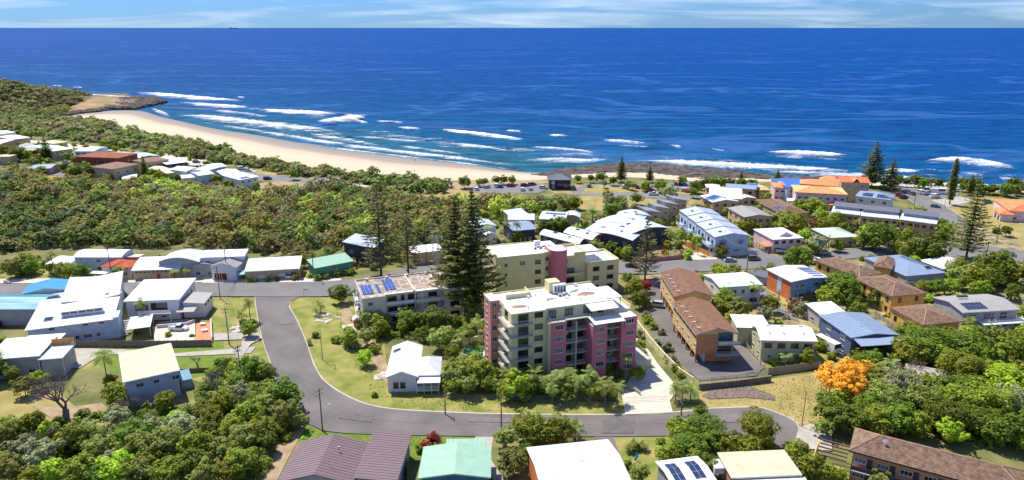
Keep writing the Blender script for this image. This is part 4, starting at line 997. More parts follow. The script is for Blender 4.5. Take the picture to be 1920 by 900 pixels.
# pale green roofed white block
H = simple('house', 'two storey white house with very pale green roof and a palm by its wall', (1349.3, 540), (1430.7, 534.7), (1313.3, 516), 6.4, 'gu', .9, R_PMINT, WALLW, 'the pale green roofed white house', wf=0, wl=1, wr=1, rows=2, style='rib')
for z in (.9, 4.0): H.win('f', 4.2, z, 2.4, 1.3, 2, FRAMEW); H.win('f', 7.6, z, 1.0, 1.2); H.win('f', 11.2, z, 2.6, 1.5, 2, FRAMEW)
H.deck(8.8, 13.8, -.5, .44, 3.2, WALLW, False, 'f', FRAMEW); H.vent(4, 2); H.aerial(8, 3); H.vent(11, 2)
simple('garage', 'small dark flat roofed carport by the upper road next to the pale green roofed house', (1435,522),(1448,517),(1412,508), 2.8, 'flat', 0, R_DG, W_GREY, 'the dark carport', cat='garage', D=6, Wd=6.5)
# blue house with solar roof
H = simple('house', 'boxy blue two storey house with orange brick side wall and roof solar panels', (1484, 529.3), (1557, 521), (1448, 504), 6.4, 'gv', .7, WHITE, W_BLUE, 'the blue house with solar panels', rows=2, style='rib', trim=WALLW)
H.box('wall', W_OBR, .38, .447, .5, H.D-.5, 0, 6.35); H.box('wall', W_PALEB, .33, .375, 5, 7, .9, 6.3)
for z in (.9, 4.0): H.win('f', 2, z, 1.0, 1.2); H.win('f', 4, z, 1.8, 1.3); H.win('f', 9.2, z, 2.2, 1.4, 3, FRAMEW)
H.solar(9.3, 3.2, 4, 4, SOLARB, dz=.22); H.solar(9.3, .8, 3, 1, SOLARB, dz=.22); H.door('f', .55)
H.deck(6.8, 12.8, -1.2, .44, 3.1, W_BLUE, True, 'fr', FRAMEW)
# long ochre complex with brown tiles
def ochre(label, A, B, C, h, lm, kind='hip', rise=1.6, nl=4, nf=3, rows=2, **k):
    H = simple('townhouse', label, A, B, C, h, kind, rise, R_BROWN, W_YEL, lm, wf=nf, wl=nl, rows=rows, style='tile', cat='house', ww=1.1, wh=1.4, fm=FRAMED, **k); return H
H = ochre('ochre rendered townhouse with brown hip roof at the road end of its terrace', (1612, 521), (1655, 513), (1543.5, 486.5), 6.0, 'the ochre terrace by the road', nf=0, nl=5)
H = ochre('middle of the ochre terrace, brown hip roof with a satellite dish and arched front window', (1672, 557.3), (1740, 550.7), (1614.7, 520), 6.0, 'the middle ochre townhouse', nf=2, nl=5)
H.dish(H.W*.45, 3); H.door('l', .5, 0, 4.2, 2.3, M_YELG, name='garage_door'); H.deck(-.9, .4, 5, 14, 3.2, W_YEL, False, 'l', FRAMED, solid=W_YEL); H.vent(3, 8)
H = ochre('low ochre villa with brown hip roof at the near end of the terrace', (1731, 611), (1804, 604), (1668, 577.3), 3.9, 'the low ochre villa', nf=0, nl=3, rows=1)
H.win('f', 3.2, 1.0, 3.2, 1.4, 3, FRAMED); H.win('f', 8.2, .4, 3.0, 2.1, 4, FRAMEW)
H = ochre('narrow brown roofed wing behind the ochre terrace', (1636, 500), (1672, 506), (1592, 474), 6.2, 'the rear ochre wing', nf=0, nl=0)
# grey hip
H = simple('house', 'large blue grey hip roofed house with solar water heater behind the ochre terrace', (1699, 518.7), (1774.7, 512), (1630.7, 482.7), 5.2, 'hip', 2.0, R_GB, W_GREY, 'the grey hip roofed house', wf=2, wl=2, style='rib', fm=FRAMED)
H.skylight(H.W*.72, 3.4, 2.2, 1.6); H.deck(.3, 5, -1.2, .44, 2.6, W_GREY, True, 'fl', FRAMEW)
# slate blue house
H = simple('house', 'slate blue two storey house with light blue grey roof and dark verandah', (1596, 634.7), (1669.3, 618), (1537.3, 592), 6, 'gv', .8, R_GB, W_SLATE, 'the slate blue house', rows=2, style='rib', ang=R(8))
for z in (.9, 3.9): H.win('l', .3, z, 2.0, 1.4, 2, FRAMEW, frac=True); H.win('l', .75, z, 2.0, 1.4, 3, FRAMEW, frac=True)
H.door('l', .55, 0, 1.1, 2.1, cm('door_red', 170, 40, 50)); o = H.deck(2, 11, -3, .44, 3, R_DG, True, 'flr', TIMBER); H.roof('sb', R_GB, h=5.3, rise=.5, x0=.6, x1=11.5, y0=-3.6, y1=-.02, style='rib', name='verandah_roof')
H.win('f', 4, 3.1, 3, 2.2, 3, FRAMED, name='sliding_door'); H.win('f', 9, 3.1, 2.4, 2.2, 2, FRAMED, name='sliding_door'); H.vent(6, 5)
simple('house', 'small white roofed cottage tucked behind the slate blue house', (1537, 590.7), (1585, 585), (1509, 572), 4.2, 'sb', .5, WHITE, W_GREY, 'the small white roofed cottage', wf=2, wl=1, style='rib', ang=R(10))
# right hand grey house with deck
H = simple('house', 'grey house with rooftop solar array and a long white deck on posts', (1806.7, 587), (1898.7, 574), (1750.7, 557.3), 6, 'gu', 1.1, R_GREY, W_GREY, 'the white decked grey house', rows=2, style='rib', trim=WALLW, ang=R(8))
H.solar(2.2, 1.1, 6, 2, SOLAR, dz=.24); H.deck(5, H.W+3.5, -2.6, .44, 3.2, WALLW, True, 'fr', FRAMEW, solid=None); H.win('f', 3, 4, 1.8, 1.1); H.win('f', 8, 3.4, 3.4, 2.1, 3, FRAMEW, name='sliding_door'); H.win('f', 12.5, 3.4, 2.4, 2.1, 2, FRAMEW, name='sliding_door'); H.door('f', .7, 0, 3.6, 2.3, WALLW, name='garage_door')
H.box('roof_unit', FRAMED, 4, 7, 7.2, 8.2, 7.6, 7.95)
for k in range(2): H.add('chair', MB().box(7+k*2, 7.5+k*2, -1.6, -1.1, 3.6, 3.7).box(7+k*2, 7.5+k*2, -1.15, -1.08, 3.7, 4.1).box(7.2+k*2, 7.3+k*2, -1.4, -1.3, 3.2, 3.6), WALLW)
simple('house', 'white pyramid roofed cottage by the tall pine at the road junction', (1768, 505), (1822, 498), (1766, 485), 3.2, 'hip', 2.2, WHITE, WALLW, 'the white pyramid roofed cottage', wf=1, D=10)
H = simple('house', 'cream bungalow with pale green hip roof and dark verandah on the upper road', (1557, 446.7), (1610.7, 444), (1525, 429), 3.8, 'hip', 1.2, R_PMINT, W_TAN, 'the pale green roofed bungalow', wf=2, wl=0, style='rib')
for k in range(4): H.win('l', (k+.5)/4, 1.0, 1.8, 1.6, 2, FRAMEW, frac=True)
H = simple('house', 'white roofed pink trimmed house with a small gable pediment', (1449, 450), (1507.8, 446.7), (1412, 430), 5.4, 'hip', .9, WHITE, W_PINKW, 'the white roofed pink house', wf=4, rows=2, style=None, fm=FRAMED)
b = MB(); cx = H.W*.52; b.poly([(cx-3.2, 2.2, 5.9), (cx+3.2, 2.2, 5.9), (cx, 2.2, 7.6)]); b.poly([(cx-3.2, 2.2, 5.9), (cx, 2.2, 7.6), (cx, 5.4, 7.6), (cx-3.2, 5.4, 6)]); b.poly([(cx, 2.2, 7.6), (cx+3.2, 2.2, 5.9), (cx+3.2, 5.4, 6), (cx, 5.4, 7.6)]); H.add('pediment', b, W_PINKW)
H.deck(-2.6, .4, 1, 7, 2.6, W_BRICK, True, 'fl', W_BRICK)

# white townhouse row with stepped roofs
H0 = House('probe', None, None, (1341, 443), (1411, 443), (1263, 392), 8)
ang0, Wt, Dt, o0 = H0.ang, H0.W, H0.D, H0.o.copy(); bpy.data.objects.remove(H0.root); FOOT.pop()
def px_of(o, ang, x, y, z): 
    v = Vector((o.x+x*math.cos(ang)-y*math.sin(ang), o.y+x*math.sin(ang)+y*math.cos(ang), z)); return PJ(*v)
ordw = ['blue window hoods, nearest the road', 'second from the road in its row', 'third from the road in its row', 'farthest from the road in its row']
for k in range(4):
    y0 = k*9.2; h = 7.6+k*.35
    A, B, C = px_of(o0, ang0+R(8), 0, y0, h), px_of(o0, ang0+R(8), Wt, y0, h), px_of(o0, ang0+R(8), 0, y0+9.15, h)
    H = simple('townhouse', 'white two storey townhouse with pale metal roof, '+ordw[k], A, B, C, h, 'gv', 1.3, R_LB, W_PALEB, 'the white townhouse row' if k == 1 else None, rows=2, style='rib', trim=WALLW, group='stepped white townhouses above the upper road', ov=.3)
    H.ex = (.3, H.W-.3, .3, H.D-.3)
    for z in (.9, 4.4): H.win('l', .3, z, 1.6, 1.8, 2, FRAMED, frac=True); H.win('l', .72, z, 1.8, 1.4, 2, FRAMED, frac=True)
    H.deck(-1.6, .28, 1, 8, 3.6, W_PALEB, True, 'lf', W_PALEB, solid=W_PALEB); H.skylight(3.6, 4, 1.6, 1.2); H.vent(5.2, 3)
    if k == 0:
        for xx, zz in ((3, 4.6), (10, 4.6), (8.5, 1)):
            H.win('f', xx, zz, 1.8, 1.2, 2, FRAMEW); b = MB(); b.hexa([(xx-.9, -.5, zz+1.1), (xx+1.5, -.5, zz+1.1), (xx+1.5, .3, zz+1.5), (xx-.9, .3, zz+1.5)], [(xx-.9, -.5, zz+1.2), (xx+1.5, -.5, zz+1.2), (xx+1.5, .3, zz+1.65), (xx-.9, .3, zz+1.65)]); H.add('window_hood', b, R_GB)
# wave roofed complex
wav = [((1011,440),(1086,459),(1014,431),5.2,'first of the wave shaped white roofs, nearest the yellow block'),
       ((1056,436),(1110,451),(1066,425),5.6,'second wave shaped white roof, curving behind the first'),
       ((1085,438),(1186,452),(1110,414),6.0,'broad low arched white roof in the middle of the wave shaped group'),
       ((1122,420),(1196,430),(1140,405),6.2,'narrow arched white roof rising behind the broad one'),
       ((1180,441),(1256,428),(1192,404),6.4,'largest arched white roof at the right end of the wave shaped group'),
       ((1150,407),(1206,413),(1165,397),6.2,'far arched roof of the wave shaped group next to the grey monopitch row')]
for i, (A, B, C, h, lb) in enumerate(wav):
    H = simple('townhouse', lb, A, B, C, h, 'bu' if i in (0, 1) else 'bv', 1.5, R_LB, W_RED if i == 1 else W_DARK, 'the wave roofed group' if i in (0, 4) else None, wf=4, style=None, rows=2, group='townhouses with wave shaped roofs')
    b = MB()
    for k in range(6): u = H.W*(k+1)/7; b.box(u-.06, u+.06, .1, H.D-.1, 0, .01)
    for u, v in ((.3, .4), (.34, .4), (.6, .6), (.63, .6), (.7, .3)): H.skylight(H.W*u, H.D*v, 1.2, 1.0)
# dark grey monopitch row
for k in range(5):
    A = (1187+k*17.5+7, 409-k*7.5); H = simple('townhouse', ['grey monopitch townhouse beside the wave shaped roofs, lowest of its row', 'grey monopitch townhouse, second up from the wave shaped roofs', 'grey monopitch townhouse in the middle of its stepped row', 'grey monopitch townhouse with brown gable end, second from the top of the row', 'grey monopitch townhouse at the top of the row by the park road'][k], A, (A[0]+33, A[1]-1), (A[0]-16, A[1]-12), 6.0+k*.3, 'sl', 1.6, cm('roof_silver', 160, 172, 190, rough=.5), W_TAN, 'the grey monopitch row' if k == 2 else None, wf=2, style='ribw', rows=2, group='grey monopitch townhouses', ang=R(20), D=8, Wd=7.4)
# white complex with cream walls
for i, (A, B, C, h, kd, rm, lb) in enumerate([
    ((1324,352),(1352,353),(1330,346),6,'hip',WHITE,'white hip roofed unit at the back of the tan walled complex'),
    ((1328,370),(1392,374),(1352,352),6.6,'gu',WHITE,'large bright white roof in the middle of the tan walled complex'),
    ((1318,372),(1340,378),(1322,364),6.2,'sb',R_GB,'unit with blue solar covered roof at the left of the tan walled complex'),
    ((1336,380),(1386,378),(1346,366),6.0,'gv',WHITE,'white roofed unit with tan front wall facing the lane'),
    ((1380,376),(1420,372),(1374,362),6.0,'gv',WHITE,'white gabled unit with tan walls near the brown roofed house'),
    ((1360,352),(1418,356),(1372,345),6.4,'gu',R_GB,'long blue grey roofed unit at the seaward side of the tan complex'),
    ((1398,352),(1420,354),(1402,347),6.2,'sb',R_GB,'small solar covered unit at the seaward corner of the tan complex')]):
    H = simple('townhouse', lb, A, B, C, h, kd, 1.0, rm, W_TAN, 'the tan walled complex' if i in (1, 4) else None, wf=3, wl=2, rows=2, style='ribw', group='tan walled townhouses', fm=FRAMED)
    if i in (2, 6): H.solar(.6, 1, 4, 3, SOLARB)
H = simple('house', 'grey roofed tan house with a red deck beside the stepped white row', (1395, 408), (1449, 406), (1366, 390), 6.2, 'gv', .9, R_GREY, W_TAN, 'the grey roofed tan house', wf=4, wl=3, rows=2, style='ribw', fm=FRAMED)
H.deck(-3.5, .4, 1, 7, 2.6, W_RED, True, 'fl', W_RED)
H = simple('house', 'low house with a broad brown hip roof and a small patch of solar panels', (1465, 402), (1518, 400), (1427, 375), 3.8, 'hip', 1.8, R_BROWN, W_TAN, 'the brown roofed house with solar panels', wf=3, wl=3, style='tile')
H.solar(1, 5, 3, 3, SOLARB)
H = simple('house', 'small cream cottage with sandy hip roof near the Mediterranean villas', (1422, 357), (1446, 357), (1418, 349), 5, 'hip', 1.2, R_YORG, W_TAN, 'the sandy roofed cottage', wf=1, rows=2, style=None)
# mediterranean villas
H = simple('villa', 'long two storey villa with sandy orange tiled roof and arched porches', (1491, 361), (1590, 366), (1494, 348), 7.6, 'hip', 1.6, R_YORG, W_PINKW, 'the long sandy roofed villa', wf=7, rows=2, style='tile', ww=1.4, ov=.5)
for q in (.36, .78):
    xx = H.W*q; b = MB(); b.hexa([(xx-3, -2.4, 3.0), (xx+3, -2.4, 3.0), (xx+3, .49, 3.6), (xx-3, .49, 3.6)], [(xx-3, -2.4, 3.15), (xx+3, -2.4, 3.15), (xx+2, .49, 4.0), (xx-2, .49, 4.0)]); H.add('porch_roof', b, R_ORG)
    for s_ in (-2.6, 0, 2.6): H.box('pillar', W_PINKW, xx+s_-.2, xx+s_+.2, -2.2, -1.8, 0, 3)
H.box('round_balcony', WALLW, -3, .4, -2, 4, 3, 3.9)
H = simple('villa', 'white house with deep blue roof left of the long sandy villa', (1475, 352), (1530, 350), (1478, 338), 7.2, 'sb', 1.0, R_BLUE, W_PALEB, 'the blue roofed white villa', wf=3, rows=2, style='ribw')
for A, B, C, h, lb in [((1452,352),(1484,353),(1458,344),6.5,'orange roofed villa wing at the seaward left end'), ((1500,345),(1572,350),(1508,338),8.2,'low orange hip roof between the blue roof and the tan tower villa'), ((1535,338),(1580,342),(1540,333),8.0,'farthest orange roof, closest to the sea behind the villas')]:
    simple('villa', lb, A, B, C, h, 'hip', 1.8, R_ORG, W_PINKW, None, wf=3, rows=2, style=None, group='orange tiled villas near the sea')
H = simple('villa', 'tall tan villa with bright orange gable roof beside the Norfolk pines', (1577, 342), (1633, 344), (1575, 332), 9.5, 'gu', 1.5, R_ORG, W_TAN, 'the tall tan villa', wf=2, rows=3, style='tile')
b = MB(); H.roof('gv', R_ORG, h=H.h+.4, rise=1.6, x0=H.W*.4, x1=H.W*.62, y0=-.3, y1=4, name='dormer_roof')
simple('house', 'small house with plain white roof squeezed between villa and solar roofed house', (1582, 362), (1625, 358), (1578, 350), 4.5, 'gu', .6, WHITE, WALLW, None, wf=2)
H = simple('house', 'white house with a big blue grey roof covered in solar panels', (1603, 368), (1672, 376), (1612, 358), 6.4, 'hip', 1.8, R_GB, WALLW, 'the scattered solar panel house', wf=3, rows=2, style='ribw')
H.solar(3, 1.0, 4, 2, SOLAR); H.solar(9, .9, 8, 2, SOLAR); 
# long white terraces with dark upper roofs
for i, (A, B, C) in enumerate([((1558,398),(1612,404),(1566,391)), ((1614,405),(1686,412),(1622,396)), ((1686,412),(1756,421),(1694,403))]):
    H = simple('townhouse', ['terrace house with white skillion roof and dark upper roof, at the garden end', 'middle terrace house with white skillion roof and long dark upper roof', 'terrace house with white skillion roof nearest the shore street'][i], A, B, C, 6.2, 'sb', .8, R_LB, W_TAN, 'the shore street terrace' if i else None, wf=5, rows=2, style='ribw', group='white terrace by the shore street', fm=FRAMED, D=9)
    H.box('wall', W_GREY, 1, H.W-.5, 5.5, 10.5, 5, 7.9); H.roof('sb', R_DG, h=7.9, rise=.7, x0=.3, x1=H.W+.2, y0=5.0, y1=11, name='upper_roof')
    for k in range(3): H.box('party_wall', W_TAN, H.W*(k+.5)/3-.15, H.W*(k+.5)/3+.15, -.4, .44, 0, 6.1)
# orange house far right
H = simple('house', 'orange tiled bungalow at the right edge above the dry grass', (1893, 396), (1985, 402), (1856, 374), 4.6, 'hip', 2.0, R_ORG, W_PINKW, 'the orange roofed bungalow', wf=4, wl=3, style='tile')
H = simple('garage', 'orange roofed double garage in front of the orange bungalow with two dark doors', (1875, 402), (1903, 404), (1855, 391), 3.2, 'hip', 1.2, R_ORG, W_PINKW, 'the orange roofed garage', style='tile', cat='garage')
for t in (.28, .74): H.door('l', t, 0, 2.6, 2.2, FRAMED, name='garage_door')
# curved white roofs mid
for A, B, C, h, kd, wm, lb in [((1010,411),(1060,414),(1016,396),5.5,'bu',W_TAN,'white curved roof with a strip of solar panels in front of the bushland'), ((1056,408),(1088,409),(1062,400),5.2,'bv',W_TAN,'low white curved roof at the right end of the curved roofed house'),
    ((952,413),(1003,413),(958,402),5.4,'bu',W_GREY,'white curved roof left of the solar panelled one'), ((955,406),(990,401),(965,397),5.8,'sb',W_TAN,'white ridge roof at the bush edge, farthest of the curved group'),
    ((960,434),(1006,430),(940,418),5,'gu',W_DARK,'blue grey gable roof with dark wall below the curved white roofs'),((891,428),(932,424),(897,414),6,'gv',WALLW,'white walled gable house half hidden behind the great pine'),
    ((907,444),(934,440),(905,437),3.4,'gv',WALLW,'white double garage in front of the gable house by the great pine')]:
    H = simple('house', lb, A, B, C, h, kd, 1.2, R_LB if wm != W_DARK else R_GB, wm, 'the curved roofed houses' if wm == W_TAN else 'the gable house behind the great pine', wf=2, wl=1, style='ribw' if kd[0] == 'g' else None)
    if 'strip' in lb: H.solar(2, H.D*.35, 8, 1, SOLARB)
# ---- along the upper road, left
H = simple('house', 'white house with low arched roof among shrubs, first along the upper road', (136, 483), (178, 478), (56, 474), 5.6, 'bu', 1.0, WHITE, W_PALEB, 'the arched white house', wf=1, wl=2, rows=2, style=None, ang=R(0), Wd=17, D=9)
simple('house', 'white pyramid roofed pavilion behind a clipped hedge', (84, 496), (133, 494), (92, 486), 3.4, 'hip', 1.8, WHITE, WALLW, 'the white pavilion', wf=1, D=7)
H = simple('house', 'bungalow with bright red orange tiled roof beside a timber power pole', (186, 500), (243, 503), (190, 487), 3.8, 'hip', 1.4, R_RED, WALLW, 'the red tiled bungalow', wf=3, style='tile', D=8)
b = H.roof('gv', R_RED, h=3.7, rise=1.3, x0=H.W*.42, x1=H.W*.85, y0=-1.8, y1=3, name='porch_roof', style='tile'); H.walls(WALLW, H.W*.46, H.W*.81, -1.4, 2, name='porch_wall'); H.roof('hip', WHITE, h=2.6, rise=.6, x0=-1, x1=5, y0=-4, y1=-1.9, name='carport_roof')
simple('shed', 'plain cream metal roof showing behind the red tiled bungalow', (212, 486), (262, 485), (216, 480), 4.4, 'sf', .5, R_CREAM, W_GREY, None, cat='shed', D=5)
H = simple('garage', 'wide garage under a blue grey curved roof with two doors and paved forecourt', (246, 508), (338, 505), (252, 485), 3.6, 'qb', 1.9, R_LB, W_TAN, 'the curved roof garage', style=None, cat='garage', D=9)
H.ex = (.45, H.W-.45, .45, 8); H.door('f', .26, 0, 6.6, 2.4, W_TAN, name='garage_door'); H.door('f', .78, 0, 6.0, 2.4, W_TAN, name='garage_door'); H.door('f', .53, 0, 1.2, 2.2, cm('door_terracotta', 170, 80, 60))
for k in range(12): H.win('f', 1+k*1.35, 2.75, .8, .3, 1, FRAMED)
H = simple('house', 'house with a big silver barrel roof behind the curved roof garage', (294, 492), (384, 484), (298, 470), 5.6, 'bv', 1.6, R_LB, W_GREY, 'the silver barrel roofed house', style=None, ang=R(0), D=10)
H = simple('house', 'grey house with low grey roof beside palms on the upper road', (356, 500), (404, 498), (366, 484), 4.2, 'gv', .9, R_GREY, W_GREY, 'the grey house beside the palms', wf=2, style='rib', D=8)
H = simple('house', 'grey and white gabled house with timber garage doors', (392, 502), (443, 503), (368, 483), 4.6, 'gv', 1.5, R_GREY, WALLW, 'the gabled house with timber garage doors', style='rib', D=11)
H.door('f', .35, 0, 4.2, 2.5, cm('door_rust', 120, 50, 30), name='garage_door')
H = simple('house', 'tall white flat roofed house block behind the timber garage doors', (372, 484), (458, 481), (380, 475), 6.6, 'sb', .5, WHITE, WALLW, None, wf=3, wr=2, rows=2, D=7)
H = simple('house', 'long tan garage house with weathered pale green roof and one open garage', (458, 510), (562, 504), (466, 489), 3.6, 'sb', 1.4, R_PMINT, W_TAN, 'the long tan garage house', style='rib', D=10, trim=WALLW)
H.ex = (.45, H.W-.45, .45, 9); H.win('f', 5, 1.0, 2.6, .9, 2, FRAMEW, gm=FRAMEW); H.win('f', 8, 1.6, 1.2, .6); H.win('f', 11.4, 1.2, 2.4, .8, 2, FRAMEW, gm=FRAMEW); H.door('f', .84, 0, 3.2, 2.3, FRAMED, name='garage_door'); H.box('wall', W_BRICK, H.W-.44, H.W-.2, -.8, 8, 0, 3.6); H.roof('sb', R_AQUA, h=2.4, rise=.3, x0=-2.8, x1=-.1, y0=.5, y1=4, name='side_roof')  # dark door panel stands in for the shaded inside of the open garage
H = simple('house', 'green walled house with a mint metal roof beyond the power pole', (590, 504), (664, 490), (582, 487), 4.0, 'sb', 1.0, R_MINT, W_GREEN, 'the mint roofed green house', wf=3, style='rib', D=8)
H = simple('house', 'dark walled modern house with split blue grey roof seen through the thin pines', (642, 462), (700, 466), (670, 446), 6.5, 'sl', 1.6, R_LB, W_DARK, 'the dark modern house in the bush', wf=2, rows=2, style='rib')
simple('house', 'pale roofed house right of the thin pines by the scaffold tower', (772, 476), (830, 470), (785, 462), 4.5, 'gu', .8, WHITE, W_TAN, 'the pale roofed house by the tower', wf=2, D=9)
# ---- left cluster
H = simple('house', 'house with streaked aqua blue metal roof at the left edge', (-40, 581), (67, 581), (-20, 543), 5.0, 'gu', 1.4, R_AQUA, W_GREY, 'the aqua roofed house', wf=0, style='rib', D=12)
H = simple('house', 'bright blue skillion roof with white trim behind the aqua one', (40, 552), (130, 543), (52, 525), 5.4, 'gv', 1.2, cm('roof_azure', 90, 170, 225, rough=.4, var=.12), WALLW, 'the azure roofed house', wf=0, wr=4, style='rib', fm=FRAMED, trim=WALLW, D=9)
H.roof('sb', R_LB, h=4.2, rise=.6, x0=8, x1=17, y0=-4.5, y1=-.1, name='side_roof'); H.walls(WALLW, 8.3, 16.7, -4.2, -.1); H.win('r', 2, 2.0, 1.6, 1.4, 2, FRAMED, ex=(8.3, 16.7, -4.2, 0))
H = simple('house', 'large white two storey house with a wide white roof and long clerestory strip', (45, 614), (211, 593), (85, 563), 6.6, 'sf', -1.0, WHITE, W_PALEB, 'the large white house', rows=2, style='rib', trim=WALLW)
for xx in (5.5, 13.4, 17.2): H.win('f', xx, 4.6, 1.3, .9, 2, FRAMEW)
for xx, ww_ in ((11, 1.0), (13.5, 2.0), (16, 1.0)): H.win('f', xx, 1.2, ww_, 1.1, 2, FRAMEW)
H.box('clerestory', WALLW, 7.5, 17.5, 5.5, 7.2, 6.2, 7.6); H.box('clerestory_roof', WHITE, 7.2, 17.7, 5.2, 7.4, 7.6, 7.75)
for k in range(5): H.box('pane', GLASS, 7.8+k*1.95, 9.5+k*1.95, 5.46, 5.5, 6.8, 7.4)
H.skylight(4.5, 5.5, 2.2, 2.6); H.box('stair_wall', W_PALEB, H.W-.44, H.W+1.2, .5, 6, 0, 6.0)
b = MB()
for k in range(9): b.box(H.W+1.3, H.W+3, .8+k*.45, 1.2+k*.45, .3+k*.35, .42+k*.35)
H.add('outside_stair', b, FRAMEW); H.rail([(H.W+3, .8), (H.W+3, 5)], 1.8, FRAMEW)
H.roof('flat', WHITE, h=3.0, rise=0, x0=H.W+3.2, x1=H.W+9, y0=-2.5, y1=7, name='carport_roof'); 
for q in ((H.W+3.4, -2.3), (H.W+8.8, -2.3), (H.W+8.8, 6.8)): H.box('post', FRAMEW, q[0]-.07, q[0]+.07, q[1]-.07, q[1]+.07, 0, 3)
H = simple('house', 'white house with flared white roof behind the large white house', (115, 572), (225, 557), (142, 524), 6.2, 'butterfly', .8, WHITE, WALLW, 'the rear white house', wr=3, style='rib', fm=FRAMED, trim=WALLW)
H.box('clerestory', WALLW, H.W*.74, H.W*.8, 2, 8, 6.2, 7.4)
H = simple('house', 'white modernist house with open glazed verandah facing a small lap pool', (231, 566), (336, 562), (250, 531), 6.2, 'sb', .9, WHITE, WALLW, 'the white modernist house', wr=2, rows=2, style='rib', trim=WALLW)
H.win('f', 4.2, 3.2, 3.6, 1.8, 2, FRAMED); H.win('f', 9, 3.2, 4.6, 2.2, 3, FRAMED); H.win('f', 6, .6, 1.4, .6); H.win('f', 10, .7, 1.4, .8); H.deck(4.5, 13.4, -2.2, .44, 3.0, WALLW, True, 'f', FRAMEW, solid=WALLW, h=.9)
H.roof('sr', R_GREY, h=4.8, rise=-.6, x0=H.W+.05, x1=H.W+6.5, y0=1, y1=10, name='side_roof'); H.walls(WALLW, H.W+.3, H.W+6.2, 1.3, 9.7); H.roof('sb', R_GREY, h=3.2, rise=.3, x0=H.W-.5, x1=H.W+4.5, y0=-2.6, y1=.95, name='porch_roof'); H.wins('r', 3, 3.2, 1.3, 1.0, 2, FRAMED, ex=(H.W+.3, H.W+6.2, 1.3, 9.7))
H = simple('house', 'white flat roofed house with timber screened roof deck at the lower left', (-30, 676), (73, 668), (-10, 640), 5.4, 'sb', .4, WHITE, W_GREY, 'the white house with the roof deck', wf=3, style=None, trim=WALLW)
H.deck(H.W, H.W+5.5, -1, 7.5, 4.9, R_LB, True, 'fr', FRAMEW, h=1.0); H.add('timber_screen', MB().box(H.W+.1, H.W+5.3, 7.3, 7.42, 4.9, 6.6), mat('timber_orange', srgb(205, 150, 80), .7, .15, 2)); H.box('wall', W_GREY, H.W+.4, H.W+5.2, -.6, 7, 0, 4.6)
H.roof('flat', WHITE, h=5.2, rise=0, x0=4, x1=H.W+1, y0=8.4, y1=14, name='rear_roof')
# old skillion house
H = simple('house', 'old blue grey weatherboard house with weathered cream skillion roof and bare bushes around it', (231, 718), (337, 695), (236, 659), 6.4, 'sb', -.2, R_CREAM, cm('wall_old_blue', 165, 176, 190, rough=.9, var=.1), 'the old skillion roofed house', style='ribw', ov=.35, trim=WALLW, rows=2)
for xx in (2.8, 10.2): H.win('f', xx, 4.3, 1.6, 1.1, 2, FRAMEW)
H.win('f', 6.2, 4.4, 1.2, 1.0); H.win('r', .3, 4.2, 1.6, 1.1, 2, FRAMEW, frac=True); H.roof('flat', cm('roof_shed_aqua', 110, 150, 170), h=2.2, rise=0, x0=H.W+.05, x1=H.W+2.6, y0=3, y1=9, name='lean_to_roof'); H.walls(W_GREY, H.W+.1, H.W+2.5, 3.1, 8.9); H.door('r', .6, 0)
# white cottage
H = simple('house', 'white weatherboard cottage with gable and hip white roofs and a railed front verandah', (722, 709), (761, 706), (712, 640), 3.9, 'gv', 1.5, WHITE, WALLW, 'the white cottage', style='rib', trim=WALLW, ang=R(3), Wd=7.6, D=17)
H.ex = (.45, H.W-.45, .45, 16); H.win('f', 1.9, 1.0, 1.2, 1.5, 2, FRAMED); H.win('f', 3.5, 1.0, 1.2, 1.5, 2, FRAMED); H.skylight(1.6, 13, 1.4, 2.0); H.wins('l', 3, 1.2, 1.2, 1.3, 2, FRAMEW)
H.roof('hip', WHITE, h=3.8, rise=1.5, x0=H.W-.2, x1=H.W+5.1, y0=.9, y1=10.5, name='wing_roof', style='rib', trim=WALLW); H.walls(WALLW, H.W-.44, H.W+4.7, 2.6, 10); H.roof('sb', WHITE, h=3.0, rise=.4, x0=H.W-.1, x1=H.W+5.2, y0=-1.4, y1=.95, name='verandah_roof', style='rib')
H.box('verandah_floor', WALLW, H.W-.42, H.W+4.9, -1.2, 2.58, .9, 1.05); H.rail([(H.W-.3, -1.1), (H.W+4.8, -1.1)], 1.05, FRAMEW, gap=.3); H.rail([(H.W+4.8, -1.1), (H.W+4.8, 2.5)], 1.05, FRAMEW, gap=.3)
for q in (-.3, 1.4, 3.1, 4.8): H.box('post', FRAMEW, H.W+q-.06, H.W+q+.06, -1.16, -1.04, 0, 3.0)
ex = (H.W-.44, H.W+4.7, 2.6, 10)
for q in (1.3, 3.8): H.win('f', q, 1.6, 2.0, 1.4, 2, FRAMED, ex=ex)
# ---- bottom row
H = simple('house', 'purple brown metal roofed house with raised gable part, at the bottom edge', (520, 905), (745, 918), (595, 842), 4.6, 'gv', 1.8, R_PURP, W_GREY, 'the purple roofed house', style='rib', trim=cm('trim_purple', 150, 128, 134), ang=R(-2), Wd=13.5, D=13)
H.roof('sr', R_PURP, h=5.0, rise=-.6, x0=H.W+.03, x1=H.W+7.6, y0=1.2, y1=16.5, name='wing_roof', style='rib', trim=MATS['trim_purple']); H.walls(W_GREY, H.W+.3, H.W+7.2, 1.7, 16); H.rz = lambda x, y: 6.4; H.aerial(8.5, 3.5); H.vent(9, 8)
H = simple('house', 'mint green curved roofed house with teal wall below the red flowering bush', (784, 898), (920, 893), (790, 850), 4.8, 'gv', .9, R_MINT, cm('wall_teal', 60, 110, 140), 'the mint curved roofed house', wf=4, style=None, trim=R_MINT, ang=R(1), D=10)
